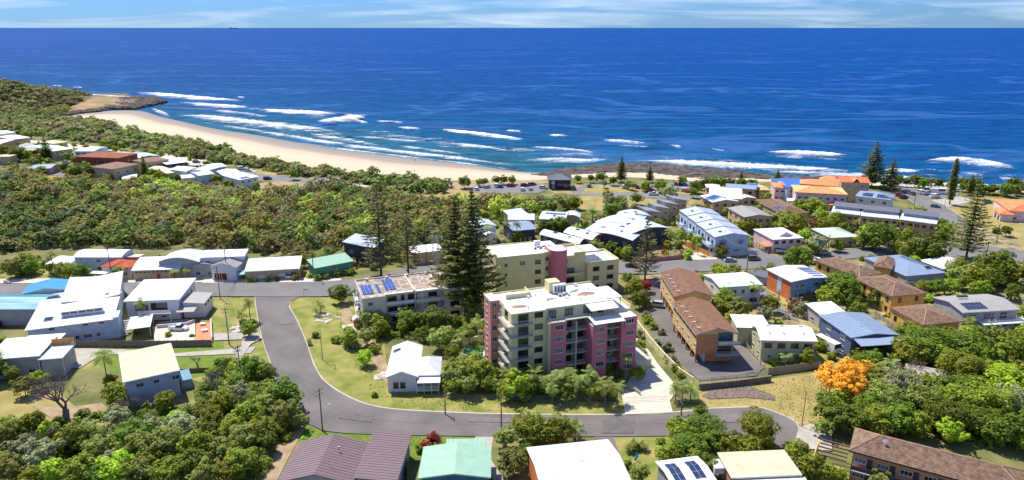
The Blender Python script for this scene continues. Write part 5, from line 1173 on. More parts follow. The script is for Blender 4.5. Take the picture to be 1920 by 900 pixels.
b = MB(); H.roof('flat', R_MINT, h=4.9, rise=0, x0=4.2, x1=H.W-1, y0=10.05, y1=12.5, name='rear_roof', style='rib'); H.vent(4, 4); H.vent(9, 6)
H = simple('house', 'white ribbed gable roofed house with orange brick wall at the bottom edge', (1018, 927), (1186, 908), (988, 850), 5.8, 'gu', 1.0, R_LB, W_OBR, 'the bottom edge gabled house', style='rib', trim=WALLW, D=14.2)
H.aerial(H.W*.52, 7.5, 1.8)
H = simple('house', 'low house with flat weathered grey beige roof and white fascia, right of the tall figs', (1372, 897), (1501, 888), (1349, 852), 4.6, 'sb', .3, R_CREAM, W_BRICK, 'the weathered flat roofed house', style='ribw', trim=WALLW, wl=3, ang=R(4))
for k in range(4): H.roof('sb', WHITE, h=3.9, rise=.25, x0=.4+k*3.3, x1=3.6+k*3.3, y0=-1.8, y1=-.1, name='awning')
H.box('balcony', WALLW, -1.6, .3, 4, 7, 2.8, 4.0)
H = simple('house', 'small white roof with two ranks of solar panels at the bottom edge', (1262, 915), (1330, 908), (1242, 882), 4.4, 'gu', .5, WHITE, W_GREY, 'the small solar panelled roof', style=None, ang=R(12), Wd=8.5, D=8)
for k in (0, 1): H.solar(1.0+k*3.9, 1.2, 2, 3, SOLAR, dz=.25)
# long brick motel
H = simple('motel', 'long two storey brick motel with weathered brown tiled hip roof at the lower right', (1592, 846), (1935, 938), (1586, 800), 6.2, 'hip', 2.2, R_BROWN, W_BRICK, 'the long brick motel', style='tile', trim=FRAMED, ov=.7)
n = 7
for k in range(n):
    t = (k+.35)/n
    for z in (.9, 4.0): H.win('f', t, z, 2.0, 1.0, 3, FRAMEW, frac=True); H.door('f', t+.06, z-.8, .9, 2.0, FRAMED)
o = H.box('walkway', WALLW, .7, H.W-.7, -1.0, .69, 2.85, 3.0); H.rail([(.7, -.95), (H.W-.7, -.95)], 3.0, FRAMED, par=o, solid=cm('rail_maroon', 90, 60, 70)); 
for k in range(9): H.box('post', FRAMED, .8+k*(H.W-1.6)/8-.06, .8+k*(H.W-1.6)/8+.06, -1.0, -.88, 0, 6.1)
H.dish(H.W*.2, 3)
b = MB()
for k in range(5): b.box(-5.5, -.2, 1+k*1.4, 1.2+k*1.4, 3.2, 3.45)
H.add('pergola', b, TIMBER); H.box('wall', W_YBR, -6, -5.8, .5, 7, 0, 3); H.box('wall', W_YBR, -5.8, -.5, -.4, -.2, 0, 2.4)
simple('shed', 'bare concrete slab roof half buried in the trees', (1700, 702), (1780, 716), (1684, 690), 3.6, 'flat', 0, mat('roof_concrete', (.38, .34, .31, 1), .9, .12, .5), W_GREY, 'the concrete slab roof', cat='shed', style=None, D=6)
# surf club
H = simple('surf_club', 'navy blue beach kiosk building with grey hip roof and round white emblem', (1027, 338), (1074, 338), (1028, 331), 5.2, 'hip', 2.2, R_DG, W_NAVY, 'the navy beach kiosk', wf=0, style='rib', ov=1.0, D=12, cat='club house')
H.ex = (1, H.W-1, 1, 11); H.box('sliding_panel', FRAMED, 5.2, H.W-1.5, .93, .99, 2.8, 4.6); H.win('f', 8.8, 1.0, 2.2, 1.4, 2, FRAMED, gm=GLASSB); H.win('f', 1.9, .6, 1.2, 1.6, 2, FRAMEW, gm=GLASSB); H.win('f', 12.5, .9, 1.6, 1.3)
b = MB(); b.poly([(2.9+.95*math.cos(t*math.pi/10), .96, 3.7+.95*math.sin(t*math.pi/10)) for t in range(20)]); e = H.add('emblem', b, WALLW)
b = MB(); b.poly([(2.9+.3*math.cos(t*math.pi/4), .93, 3.8+.35*math.sin(t*math.pi/4)) for t in range(8)]); H.add('emblem_mark', b, W_NAVY, e)
b = MB()
for k in range(22):
    if k % 6 != 5: b.box(5.2+k*.42, 5.5+k*.42, .96, .985, 2.35, 2.62)
H.add('lettering', b, WALLW)
# ---- far village on the left
vil = [
 ((53,317),(95,316),(60,309),3.6,'gu',1.0,R_GB,W_TAN,'small blue grey roofed cottage beside the little street'),
 ((140,294),(222,297),(152,284),8,'hip',1.8,mat('roof_rust_tile', srgb(150, 92, 72), .9, .15, .5),W_RED,'long rust tiled brick flats facing the bush'),
 ((138,284),(176,284),(145,276),6,'gu',.8,R_LB,W_PALEB,'white blue roofed house behind the rust tiled flats'),
 ((100,284),(136,279),(104,268),6,'gu',.8,R_PMINT,W_TAN,'pale green roofed block in the far village'),
 ((30,282),(60,280),(36,272),5,'gv',1.2,R_GREY,W_GREY,'grey gabled house next to the village pine'),
 ((60,284),(82,281),(66,274),5,'gv',1.2,R_GREY,W_RED,'grey roofed maroon gabled house by the village pine'),
 ((0,270),(28,262),(2,258),5,'sb',.5,WHITE,W_TAN,'long white roof at the far left edge'),
 ((22,262),(58,258),(28,253),5,'hip',1.0,WHITE,W_TAN,'white hip roofed house in the far village'),
 ((-10,294),(18,294),(-8,290),5,'flat',0,R_CREAM,W_TAN,'cream flat roofed house cut by the left edge'),
 ((0,252),(30,248),(4,244),6,'gu',.8,WHITE,WALLW,'farthest white roof at the left edge'),
 ((212,318),(262,308),(222,303),8,'hip',1.5,mat('roof_mauve_tile', srgb(140, 112, 98), .9, .15, .5),W_TAN,'brown roofed tan flats behind the dark village pine'),
 ((272,306),(318,299),(282,296),7,'hip',1.5,MATS['roof_mauve_tile'],W_TAN,'second brown roofed tan flats right of the village pine'),
 ((228,336),(256,334),(232,330),3.2,'sb',.5,R_LB,W_TAN,'white shed at the bush edge below the tan flats'),
 ((196,318),(216,314),(200,309),4,'sb',.5,R_LB,W_DARK,'dark walled lean-to beside the tan flats'),
 ((312,309),(352,304),(320,295),5.5,'sb',.6,WHITE,W_NAVY,'dark blue house with broad white roof in the village'),
 ((288,320),(318,316),(296,311),4,'hip',.8,R_CREAM,W_TAN,'cream hip roofed house in the middle of the village'),
 ((312,326),(346,322),(320,316),4.2,'hip',.8,R_CREAM,W_TAN,'second cream roofed house, nearer the bush'),
 ((348,322),(378,316),(354,311),5.6,'gv',1.0,WHITE,WALLW,'white gabled house with balcony in the far row'),
 ((372,330),(402,326),(378,321),5,'gu',.8,WHITE,W_PALEB,'white box house with long low roof in the far row'),
 ((340,335),(376,332),(346,327),3.4,'hip',.7,WHITE,WALLW,'low white roofed house nearest the bush'),
 ((384,322),(412,314),(390,310),5.6,'gu',.8,R_LB,W_PALEB,'pale blue house with white roof behind the far row'),
 ((396,316),(426,312),(402,307),5.2,'gu',.8,WHITE,W_PALEB,'white roofed house at the beach road end of the village'),
 ((418,330),(456,326),(426,319),5.6,'gv',.8,WHITE,W_GREY,'broad white roofed grey house near the beach road'),
 ((449,338),(486,331),(456,325),6,'sb',.6,WHITE,WALLW,'white walled house nearest the beach road, with solar panel roof'),
 ((448,348),(472,346),(452,342),3,'gu',.5,WHITE,WALLW,'low white cottage in front of the house nearest the beach road'),
 ((100,270),(128,266),(106,262),4.5,'flat',0,R_CREAM,W_TAN,'flat cream roof on the seaward side of the far village'),
 ((256,298),(300,292),(262,288),5,'gv',1,R_LB,W_GREY,'pale roofed sheds beside the village car park'),
]
for i, (A, B, C, h, kd, rs, rm, wm, lb) in enumerate(vil):
    H = simple('house', lb, A, B, C, h, kd, rs, rm, wm, {1: 'the rust tiled flats', 10: 'the tan village flats', 17: 'the white village row', 23: 'the house nearest the beach road', 0: 'the small village cottage', 7: 'the far left village houses'}.get(i), wf=3 if h > 5 else 2, wr=1, rows=2 if h > 5 else 1, style=None, ww=1.6)
    if i == 1:
        H.deck(.5, H.W-.5, -1.2, .44, 4.0, W_RED, False, 'f', W_RED, solid=W_RED)
        for k in range(8): H.box('pillar', W_RED, .8+k*(H.W-2)/7, 1.2+k*(H.W-2)/7, -1.2, -.8, 0, 7.8)
    if i == 23: H.solar(2, 1, 5, 2, SOLARB)

# ------------------------------------------------------------------ plants
def unit(v): return v/np.maximum(1e-9, np.linalg.norm(v, axis=1, keepdims=True))
def leaf_quads(C, Nn, size, r, asp=.8):
    "quads centred on C facing Nn"
    n = len(C); t = unit(np.cross(Nn, unit(r.normal(size=(n, 3))))); b = np.cross(Nn, t)
    s = (size*r.uniform(.6, 1.3, n))[:, None]; t = t*s; b = b*s*asp
    V = np.stack([C-t-b, C+t-b*.6, C+t*.8+b, C-t*.7+b*.9], 1).reshape(-1, 3)
    return V, np.arange(4*n, dtype=np.int32).reshape(-1, 4)
def cloud(seed, nclump, per, leaf, up=.15, cr=(.22, .38), shell=.72, jag=.12, core=True, holes=0):
    "unit crown: clumps of leaf quads over an uneven dome"
    r = np.random.RandomState(seed); D = unit(r.normal(size=(nclump*3, 3))+np.array([0, 0, up])); keep = []
    for d in D:                           # spread the clumps out
        if all(np.dot(d, k) < math.cos(1.5/math.sqrt(nclump)*1.0) for k in keep): keep.append(d)
        if len(keep) >= nclump: break
    D = np.array(keep); n = len(D); az = np.arctan2(D[:, 1], D[:, 0]); q1, q2 = r.uniform(0, 6.28, 2); rad = shell*r.uniform(1-jag*1.6, 1+jag, n)*(1+.16*np.sin(2*az+q1)+.11*np.sin(3*az+q2)+.10*D[:, 2]*np.sin(az+q2)); cc = D*rad[:, None]; cs = r.uniform(*cr, n)
    k = np.repeat(np.arange(n), per); d = unit(r.normal(size=(len(k), 3))+D[k]*.9+np.array([0, 0, .25]))
    P = cc[k]+d*(cs[k]*r.uniform(.75, 1.08, len(k)))[:, None]
    N_ = unit(d+r.normal(size=d.shape)*.35+np.array([0, 0, .55])); V, Q = leaf_quads(P, N_, leaf, r)
    if core:
        cd_ = unit(r.normal(size=(260, 3))); Vc, Qc = leaf_quads(cd_*.52*r.uniform(.8, 1.15, 260)[:, None], unit(cd_+r.normal(size=cd_.shape)*.3), .17, r)
        Q = np.vstack([Q, Qc+len(V)]); V = np.vstack([V, Vc])
    return V, Q
CROWN = {}
def crown_mesh(kind, lod, seed):
    key = (kind, lod, seed)
    if key not in CROWN:
        ncl, per, lf = {0: (16, 22, .12), 1: (34, 36, .072), 2: (60, 46, .048)}[lod]
        a = dict(up=.15)
        if kind == 'olive': a = dict(jag=.25, cr=(.18, .34), up=.1)
        if kind == 'grey': a = dict(jag=.2, cr=(.16, .30)); lf *= .85; per = int(per*1.2)
        if kind in ('gold', 'brown'): a = dict(jag=.3, cr=(.18, .32), core=False); per = int(per*.8)
        if kind == 'lime': lf *= 1.15
        V, Q = cloud(seed*7+lod*3+len(kind), ncl, per, lf, **a)
        CROWN[key] = npmesh('crown', V, Q, LEAF[kind][1])
    return CROWN[key]
def trunk_mesh(seed, m):
    def f():
        r = random.Random(seed); b = MB(); b.bar((0, 0, -.05), (.02, 0, .5), .05, .038, 7); b.bar((.02, 0, .5), (.05, .02, 1), .038, .018, 6)
        for k in range(5):
            t = k*2.5/2+r.random(); z = .42+.08*k; b.bar((.02, 0, z), (.02+.34*math.cos(t), .34*math.sin(t), z+.42), .026, .010, 5)
            b.bar((.02+.2*math.cos(t), .2*math.sin(t), z+.25), (.42*math.cos(t+.5), .42*math.sin(t+.5), z+.42), .014, .006, 4)
        return b.mesh('trunk', m)
    return shared(('trunk', seed, m.name), f)
TREES = []
def clear_of_walls(x, y, m=.2):
    "step toward the camera until the foot of the plant stands outside every building"
    for _ in range(30):
        if not any(-m < (x-ox)*ca+(y-oy)*sa < W_+m and -m < -(x-ox)*sa+(y-oy)*ca < D_+m for ox, oy, ca, sa, W_, D_ in FOOT): break
        y -= .6
    return x, y
def tree_at(kind, x, y, r, zc=None, flat=None, label=None, base=0.0, col=1.0):
    small = r < 2.25; x, y = clear_of_walls(x, y, .2+min(r, 3)*.35)
    flat = flat or {'fig': .78, 'leafy': .85, 'lime': .85, 'olive': .85, 'grey': .8, 'brown': .85, 'gold': .75, 'red': .8}[kind]
    zc = zc if zc is not None else (r*flat*.75 if small else r*flat*.95+1.0)
    o = empty('shrub' if small else 'tree', (x, y, base), rng.uniform(0, 6.28), label, 'shrub' if small else 'tree')
    px = r*F/math.hypot(x, y, HC)            # radius in photo pixels decides how finely the crown is made
    lod = 0 if px < 11 else 1 if px < 30 else 2
    c = link('foliage' if small else 'crown', crown_mesh(kind, lod, rng.randint(1, 3)), o, (0, 0, zc)); c.scale = (r*rng.uniform(.92, 1.08), r*rng.uniform(.92, 1.08), r*flat)
    t = link('stem' if small else 'trunk', trunk_mesh(rng.randint(1, 3), M_BARKG if kind in ('grey', 'olive') else M_BARK), o); t.scale = (max(.6, r*.9),)*2+(zc+r*flat*.35,)
    TREES.append((o, kind, x, y, r)); return o
def T(kind, cx, cy, rp, zc=None, flat=None, label=None):
    "tree whose crown centre shows at photo pixel cx, cy with radius rp pixels"
    fl = flat or .83; z = 3.0
    for _ in range(3):
        d = slant(cx, cy, z); r = rp*d/F; z = zc if zc is not None else ((r*fl*.75) if r < 1.9 else r*fl*.95+1.0)
    p = G(cx, cy, z); return tree_at(kind, p.x, p.y, r, z, flat, label)
TL = '''
olive 34 651 26;lime 72 710 14;leafy 44 722 16;fig 20 700 14;leafy 215 735 20;fig 226 750 14;leafy 205 712 12
leafy 62 788 18;lime 90 806 17;leafy 134 822 25;lime 121 838 14;olive 174 813 20;olive 187 838 25;grey 78 850 30;grey 37 838 22;olive 19 878 25;leafy 149 878 26;lime 218 875 28;fig 249 813 28;olive 267 835 30;grey 336 794 24;olive 317 828 32;leafy 367 835 30;fig 358 869 28;leafy 311 884 26;olive 383 890 25;fig 174 892 18;lime 100 880 22;leafy 60 895 20;olive 255 880 24;olive 8 815 18;leafy 30 800 16;fig 112 790 12;olive 300 795 14;leafy 280 862 20;fig 330 865 16;grey 205 860 18
fig 412 682 13;fig 471 685 22;leafy 496 693 16;fig 531 735 30;grey 447 732 20;leafy 419 751 22;leafy 465 775 25;olive 502 754 24;olive 534 772 28;olive 559 785 18;leafy 431 800 22;leafy 481 803 26;olive 453 822 28;olive 419 844 24;leafy 450 863 28;leafy 425 884 22;fig 500 826 20;lime 570 829 11;fig 440 715 16;leafy 398 780 20;fig 392 806 18;olive 398 830 18;fig 405 700 12;leafy 520 800 16;olive 490 850 16;fig 375 775 14;lime 540 820 9;leafy 478 880 14
fig 637 548 19;fig 591 628 8;leafy 656 630 18;olive 688 628 18;grey 667 647 11;leafy 700 655 12;olive 707 583 22;olive 733 568 16;olive 765 583 20;fig 786 600 18;leafy 755 610 14;leafy 630 636 10;lime 684 668 15;leafy 655 622 12;grey 650 645 9;lime 702 740 7;leafy 672 610 9
fig 817 597 28;fig 769 600 20;olive 823 632 24;fig 793 622 14;leafy 847 658 16;leafy 868 684 18;fig 856 603 16;fig 895 607 18;leafy 876 600 16;leafy 852 622 12;fig 838 640 12
olive 855 700 27;leafy 899 697 28;olive 876 720 20;leafy 846 722 16;fig 915 720 16;lime 969 719 28;leafy 950 735 16;fig 1000 725 18;leafy 1030 728 16;fig 1055 735 16;olive 1090 735 14;leafy 1120 738 15;fig 1144 742 13;olive 1100 705 12;leafy 1160 700 10;leafy 1194 698 15;fig 935 700 12;leafy 985 745 12;olive 1070 715 12
leafy 995 801 34;fig 1020 810 36;leafy 1042 806 30;olive 949 819 22;olive 962 863 28;fig 985 850 20;red 812 822 14;leafy 790 840 12;fig 800 845 10;red 798 832 10;lime 826 850 8
fig 1314 770 12;leafy 1275 803 26;fig 1322 800 34;fig 1294 831 34;fig 1334 822 26;leafy 1250 850 18;leafy 1359 831 22;leafy 1424 803 36;leafy 1403 835 22;fig 1240 828 9;olive 1200 885 20;olive 1236 887 20;fig 1331 870 22;leafy 1496 850 24;leafy 1521 872 24;leafy 1193 838 10;lime 1335 842 8;fig 1380 822 16;leafy 1305 862 20;leafy 1270 865 14;olive 1175 870 12;fig 1480 838 12;leafy 1545 885 18;leafy 1440 835 14
grey 1231 640 10;grey 1251 650 13;grey 1258 672 13;leafy 1268 690 11;leafy 1276 704 10;grey 1240 622 10;leafy 1215 600 10;leafy 1225 612 9;grey 1197 625 12;leafy 1200 644 11;leafy 1205 660 9;grey 1213 591 12
leafy 1511 665 15;fig 1496 672 10;lime 1450 676 8
gold 1560 701 26;gold 1588 697 30;gold 1604 718 26;gold 1613 690 20;gold 1578 722 20;gold 1545 690 10;gold 1552 716 12
fig 1731 648 45;leafy 1700 662 28;leafy 1762 668 26;fig 1831 655 46;leafy 1809 691 34;leafy 1860 668 30;leafy 1893 655 38;grey 1694 723 36;olive 1731 751 32;olive 1660 744 32;fig 1688 780 30;fig 1560 775 28;fig 1598 788 30;leafy 1641 788 28;leafy 1719 792 24;fig 1769 775 32;leafy 1787 748 28;fig 1831 788 34;leafy 1847 750 36;lime 1887 720 34;grey 1902 757 32;fig 1868 808 24;fig 1905 805 28;lime 1784 806 22;fig 1766 726 26;leafy 1635 667 16;leafy 1610 655 14;fig 1644 657 14;olive 1908 690 22;olive 1545 800 16;olive 1644 892 20;leafy 1573 893 14;fig 1630 760 22;grey 1712 700 16;olive 1640 720 22;leafy 1740 715 20;fig 1800 770 22;fig 1820 722 24;leafy 1930 740 30;fig 1940 790 26;leafy 1945 700 24;fig 1545 750 18;leafy 1575 748 18;leafy 1612 770 16;lime 1925 820 18;leafy 1790 640 20;leafy 1850 700 26
fig 1577 533 34;leafy 1555 555 22;leafy 1600 550 16;fig 1595 520 16;leafy 1528 460 14;fig 1569 457 13;fig 1645 441 28;fig 1669 439 20;leafy 1620 448 16;fig 1739 465 30;leafy 1707 468 18;leafy 1757 478 18;fig 1757 535 14;fig 1872 497 30;leafy 1899 511 24;leafy 1835 519 26;olive 1800 519 20;leafy 1840 540 16;fig 1855 515 20;leafy 1784 535 14;leafy 1613 577 13;leafy 1595 582 10;leafy 1776 431 14;olive 1760 436 10;fig 1900 545 14;lime 1715 492 12;olive 1725 620 10;leafy 1660 640 12;lime 1655 660 12;leafy 1915 585 12;leafy 1812 560 9;lime 1745 560 9
fig 1317 524 12;leafy 1352 551 20;olive 1381 575 24;leafy 1347 572 17;brown 1381 600 17;fig 1400 577 13;leafy 1347 503 12;fig 1496 482 25;grey 1536 457 20;leafy 1504 470 11;brown 1491 567 14;grey 1508 575 16;fig 1544 545 13;leafy 1173 473 12;leafy 1189 537 20;fig 1200 559 18;red 1211 535 12;leafy 1213 570 10;leafy 1309 452 13;lime 1293 444 10;lime 1291 473 7;leafy 1352 468 12;red 1246 473 7;lime 1448 508 8;leafy 1472 457 8;leafy 1250 480 8;fig 1177 520 12;leafy 1495 540 8;brown 1480 575 9;lime 1370 596 12;fig 1365 560 12
leafy 1240 347 14;grey 1256 358 18;lime 1211 347 11;olive 1186 347 9;leafy 1280 336 9;fig 1304 349 13;fig 1322 343 13;fig 1336 341 12;fig 1353 341 12;fig 1389 343 11;fig 1371 342 11;fig 1409 345 12;fig 1193 371 12;leafy 1438 369 11;leafy 1498 384 13;leafy 1527 387 20;leafy 1467 380 9;fig 1415 382 9;leafy 1402 422 13;leafy 1480 411 18;leafy 1496 418 20;brown 1522 416 14;lime 1540 402 12;leafy 1567 411 16;leafy 1447 420 9;lime 1509 440 13;leafy 1545 420 14;fig 1300 360 10;leafy 1320 385 8;leafy 1425 425 10
fig 871 340 13;leafy 909 340 8;leafy 898 341 8;leafy 931 337 9;leafy 944 336 9;leafy 960 336 9;fig 1084 334 8;fig 1107 333 8;fig 1127 331 11;fig 1149 338 9;grey 1133 343 8;grey 1178 344 10;grey 1144 373 16;leafy 1164 376 12;leafy 1078 378 14;fig 1022 422 13;fig 1049 418 19;fig 1147 393 18;fig 971 442 13;fig 1147 462 13;lime 1176 467 11;leafy 1160 470 10;leafy 1125 465 10;fig 1100 470 10;olive 1078 400 12;leafy 1138 365 10;grey 1105 348 6
fig 33 287 13;leafy 51 290 10;fig 144 322 16;fig 169 322 15;leafy 107 309 8;leafy 70 300 10;fig 120 312 8;leafy 289 324 11;leafy 160 312 9;olive 210 330 10;fig 85 285 9;leafy 236 345 9;fig 250 338 8;leafy 4 282 10;leafy 45 273 8;olive 62 303 9;leafy 300 330 9;fig 332 333 8;leafy 405 334 9;fig 425 345 9;leafy 438 340 9;olive 480 346 9;fig 478 352 7;fig 550 326 10;fig 1505 392 10
leafy 48 490 18;olive 25 500 16;fig 55 500 13;leafy 100 500 10;fig 150 508 14;leafy 118 505 14;leafy 135 506 13;lime 165 512 8;leafy 222 512 11;fig 210 515 8;fig 236 548 13;leafy 175 493 7;leafy 640 500 9;leafy 620 505 8;leafy 605 508 8;leafy 655 510 9;lime 585 512 6;leafy 457 519 6;lime 472 521 5;fig 506 520 6;fig 521 521 6;lime 484 521 5;leafy 570 500 8;grey 700 500 10;olive 740 470 12
leafy 465 615 14;fig 455 605 10;leafy 472 606 10;grey 60 660 12;leafy 5 640 10;red 25 590 7;red 12 592 6;lime 100 640 7;leafy 258 620 8;lime 315 628 7;leafy 360 630 5
'''
for seg in TL.replace('\n', ';').split(';'):
    q = seg.split()
    if len(q) == 4:
        zc = None
        if q[0] == 'gold': zc = 5.5
        if q[0] == 'red' and float(q[2]) > 800: zc = 4.2
        T(q[0], float(q[1]), float(q[2]), float(q[3]), zc=zc, flat=.62 if q[0] == 'fig' and float(q[3]) > 33 else None)

# keep-out areas for scattered garden plants
AVOID = [[(G(x, y).x, G(x, y).y) for x, y in P] for P in (CL, UP_N+UP_S[::-1], [(1200,528),(1232,520),(1395,640),(1440,700),(1312,716)], [(1172,777),(1262,773),(1272,728),(1212,650),(1190,622)],
    [(1682,352),(1718,352),(1880,455),(1990,500),(1860,500),(1765,418)], [(1600,466),(1720,456),(1920,470),(2100,492),(2100,520),(1840,486),(1690,474)], [(380,312),(530,330),(800,370),(800,378),(560,345),(380,330)],
    [(541,575),(560,556),(625,560),(640,640),(700,740),(800,773),(700,765),(600,709)], [(1410,540),(1430,536),(1500,604),(1475,594)], [(1400,464),(1440,454),(1460,484),(1410,488)], [(1290,470),(1340,470),(1350,490),(1290,490)], [(820,345),(1040,337),(1200,340),(1330,340),(1330,372),(1060,372),(860,366)])]
def free(x, y, r):
    for ox, oy, ca, sa, W_, D_ in FOOT:
        dx, dy = x-ox, y-oy; u = dx*ca+dy*sa; v = -dx*sa+dy*ca
        if -r*.7 < u < W_+r*.7 and -r*.9 < v < D_+r*.7: return False
    return not any(inside((x, y), P) for P in AVOID)
def fill(poly, n, r0, r1, kinds, seed, sep=.8):
    r = random.Random(seed); k = 0
    for x, y in scatter_px(poly, n*4, r):
        q = r.uniform(r0, r1)
        if k >= n: break
        if free(x, y, q) and all((x-t[2])**2+(y-t[3])**2 > ((q+t[4])*sep)**2 for t in TREES): tree_at(r.choice(kinds), x, y, q); k += 1
GK = ['leafy', 'leafy', 'fig', 'lime', 'olive', 'grey']
fill([(1290,392),(1560,380),(1700,400),(1900,440),(1930,560),(1900,635),(1560,690),(1440,670),(1400,600),(1340,540),(1220,480),(1180,440)], 120, 1.1, 3.0, GK, 4)
fill([(0,250),(90,262),(300,290),(460,318),(500,345),(440,352),(300,345),(130,322),(0,312)], 46, 1.8, 3.6, GK, 5)
fill([(0,495),(120,490),(460,492),(640,490),(640,516),(0,520)], 26, 1.0, 2.4, GK, 6)
fill([(880,385),(1060,395),(1180,395),(1260,430),(1290,470),(1180,480),(1060,470),(900,450)], 34, 1.2, 3.0, GK, 7)
fill([(640,530),(660,600),(700,640),(840,640),(915,680),(1000,745),(1170,750),(1165,700),(1190,640),(930,560),(900,520)], 40, 1.0, 2.6, ['leafy', 'fig', 'fig', 'olive'], 8)
fill([(430,690),(560,700),(560,800),(500,900),(0,900),(0,790),(230,760),(360,780)], 40, 1.2, 2.6, GK, 9, .6)
fill([(1500,790),(1560,800),(1560,700),(1700,640),(1920,640),(1990,800),(1940,860),(1700,810),(1600,800)], 34, 1.5, 3.2, ['leafy', 'fig', 'olive', 'leafy'], 10, .55)
fill([(1900,500),(1990,500),(1990,640),(1910,560)], 6, 2, 3.5, GK, 12)
fill([(1640,345),(1800,352),(1920,362),(1990,372),(1990,380),(1920,372),(1800,362),(1650,352)], 26, 2.5, 4.5, ['fig', 'olive', 'fig'], 13, .6)

# bushland and scrub: one leafy mass per area
TEMPL = [cloud(900+k, 20, 13, .105, cr=(.24, .36), shell=.70, core=False) for k in range(5)]
TEMPS = [cloud(950+k, 8, 9, .21, cr=(.3, .45), shell=.6, core=False) for k in range(3)]
PAL = [(.045, .070, .020), (.09, .105, .055), (.065, .10, .022), (.11, .14, .028), (.15, .15, .035), (.13, .115, .035), (.17, .145, .05), (.12, .15, .04), (.12, .10, .06), (.20, .26, .045), (.16, .16, .09), (.24, .30, .05)]
def bush(name, label, polys, area_per, r0, r1, templ, seed, hz=None, pal=PAL, flat=.75, lift=.25, avoid=True, maxn=2600):
    r = random.Random(seed); Vs = []; n = 0; Cs = []
    for poly in polys:
        for x, y in scatter_px(poly, min(maxn, int(area_px(poly)/area_per)), r):
            q = r.uniform(r0, r1)*(.75+.5*r.random())
            if avoid and not free(x, y, q*.6): continue
            V = templ[r.randrange(len(templ))][0]; a = r.uniform(0, 6.28); c, s = math.cos(a), math.sin(a)
            an_ = r.uniform(.75, 1.3); M_ = np.array([[c*an_, -s/an_, 0], [s*an_, c/an_, 0], [r.uniform(-.15, .15), r.uniform(-.15, .15), flat*r.uniform(.7, 1.5)]])*q
            z0 = (hz(x, y) if hz else 0)+q*lift*r.uniform(.6, 1.6)
            Vs.append(V@M_.T+np.array([x, y, z0]))
            ph = math.sin(x*.035+1.3*math.sin(y*.021))+math.cos(y*.041+x*.013)
            k = int(min(len(pal)-1, max(0, len(pal)/2-.6+ph*2.2+r.gauss(0, 2.4)))); t = r.uniform(.85, 1.15)
            Cs.append(np.tile(np.array(pal[k]+(1,))*np.array([t, t, t, 1]), (len(V), 1)))
    V = np.vstack(Vs); Q = np.arange(len(V), dtype=np.int32).reshape(-1, 4); me = npmesh(name, V, Q, M_SCRUB)
    at = me.attributes.new('tint', 'FLOAT_COLOR', 'POINT'); at.data.foreach_set('color', np.vstack(Cs).astype(np.float32).ravel())
    return setp(link(name, me), label, kind='stuff')
VALLEY = [[(-60,335),(60,325),(95,348),(150,345),(210,348),(300,352),(420,362),(470,372),(560,372),(600,352),(680,366),(760,378),(800,382),(850,388),(960,386),(1060,384),(1090,396),(1060,400),(950,402),(900,412),(880,440),(830,462),(720,470),(640,462),(560,478),(470,470),(350,465),(180,462),(60,468),(-60,480)]]
bush('bushland', 'dense olive and green coastal bushland filling the valley', VALLEY, 15, 2.6, 5.4, TEMPL, 21, flat=.8)
bush('bushland', 'bush along the fence line behind the upper road houses', [[(640,462),(720,470),(830,462),(850,480),(790,484),(700,500),(660,505),(600,490),(560,482)]], 14, 1.8, 3.4, TEMPL, 22)
GREENPAL = [(.06, .10, .02), (.09, .14, .025), (.12, .17, .03), (.15, .19, .035), (.19, .23, .04), (.10, .12, .04), (.16, .16, .05), (.23, .28, .04)]
BERMPAL = [(.12, .16, .04), (.10, .14, .04), (.13, .13, .05), (.17, .15, .06), (.09, .12, .035), (.15, .17, .06), (.18, .16, .09), (.12, .10, .06), (.16, .21, .06)]
bush('dune_scrub', 'belt of windswept dune scrub between the beach and the village', [[(-60,225),(-60,200),(60,186),(118,188),(122,196),(60,205),(60,225),(118,226),(150,226),(200,236),(260,254),(350,266),(420,286),(480,304),(540,315),(600,320),(650,326),(640,332),(560,330),(470,316),(380,300),(280,284),(180,268),(60,254),(-60,245)],
    [(660,328),(740,338),(800,343),(850,346),(840,360),(790,362),(700,348),(640,338)]], 17, 2.6, 5.0, TEMPS, 23, pal=BERMPAL)
bush('dune_scrub', 'low bush between the beach road and the car park', [[(-60,215),(-60,186),(60,184),(112,190),(150,186),(128,206),(112,222),(60,226)],[(700,362),(790,380),(850,382),(950,376),(1060,378),(1060,388),(850,392),(760,382),(690,370)],[(640,354),(700,366),(760,372),(700,374),(620,362)]], 12, 1.8, 3.4, TEMPL, 24)
HP = [[(-500,240),(-500,150),(0,150),(0,225),(110,225),(118,218),(130,200),(200,184),(60,165),(0,160),(-200,150)]]
def hill_pts(n, r):
    out = []
    while len(out) < n:
        x = r.uniform(-1000, -395); y = r.uniform(520, 930); z = hill_z(x, y)-1.7
        px, py = PJ(x, y, z)
        if z > 1.2 and px > -260 and not (px > 150 and py > 180): out.append((x, y))
    return out
_s = scatter_px
scatter_px = lambda poly, n, r: hill_pts(n, r)
bush('headland_scrub', 'dark scrub covering the headland hill', [[(0, 200), (10, 200), (10, 210)]], .001, 3.2, 6.0, TEMPS, 25, hz=lambda x, y: hill_z(x, y)-1.9, pal=[(.10,.12,.035), (.08,.10,.03), (.12,.12,.04), (.16,.14,.06), (.07,.09,.03), (.13,.15,.05), (.10,.08,.04)], avoid=False, maxn=2600, flat=.6)
scatter_px = _s
bush('undergrowth', 'mixed shrubs and weeds under the trees at the lower left', [[(0,790),(110,800),(230,765),(350,770),(400,690),(470,670),(520,720),(575,790),(540,820),(490,900),(-60,900),(-60,790)]], 3.2, .8, 1.7, TEMPL, 26, lift=.2, pal=GREENPAL)
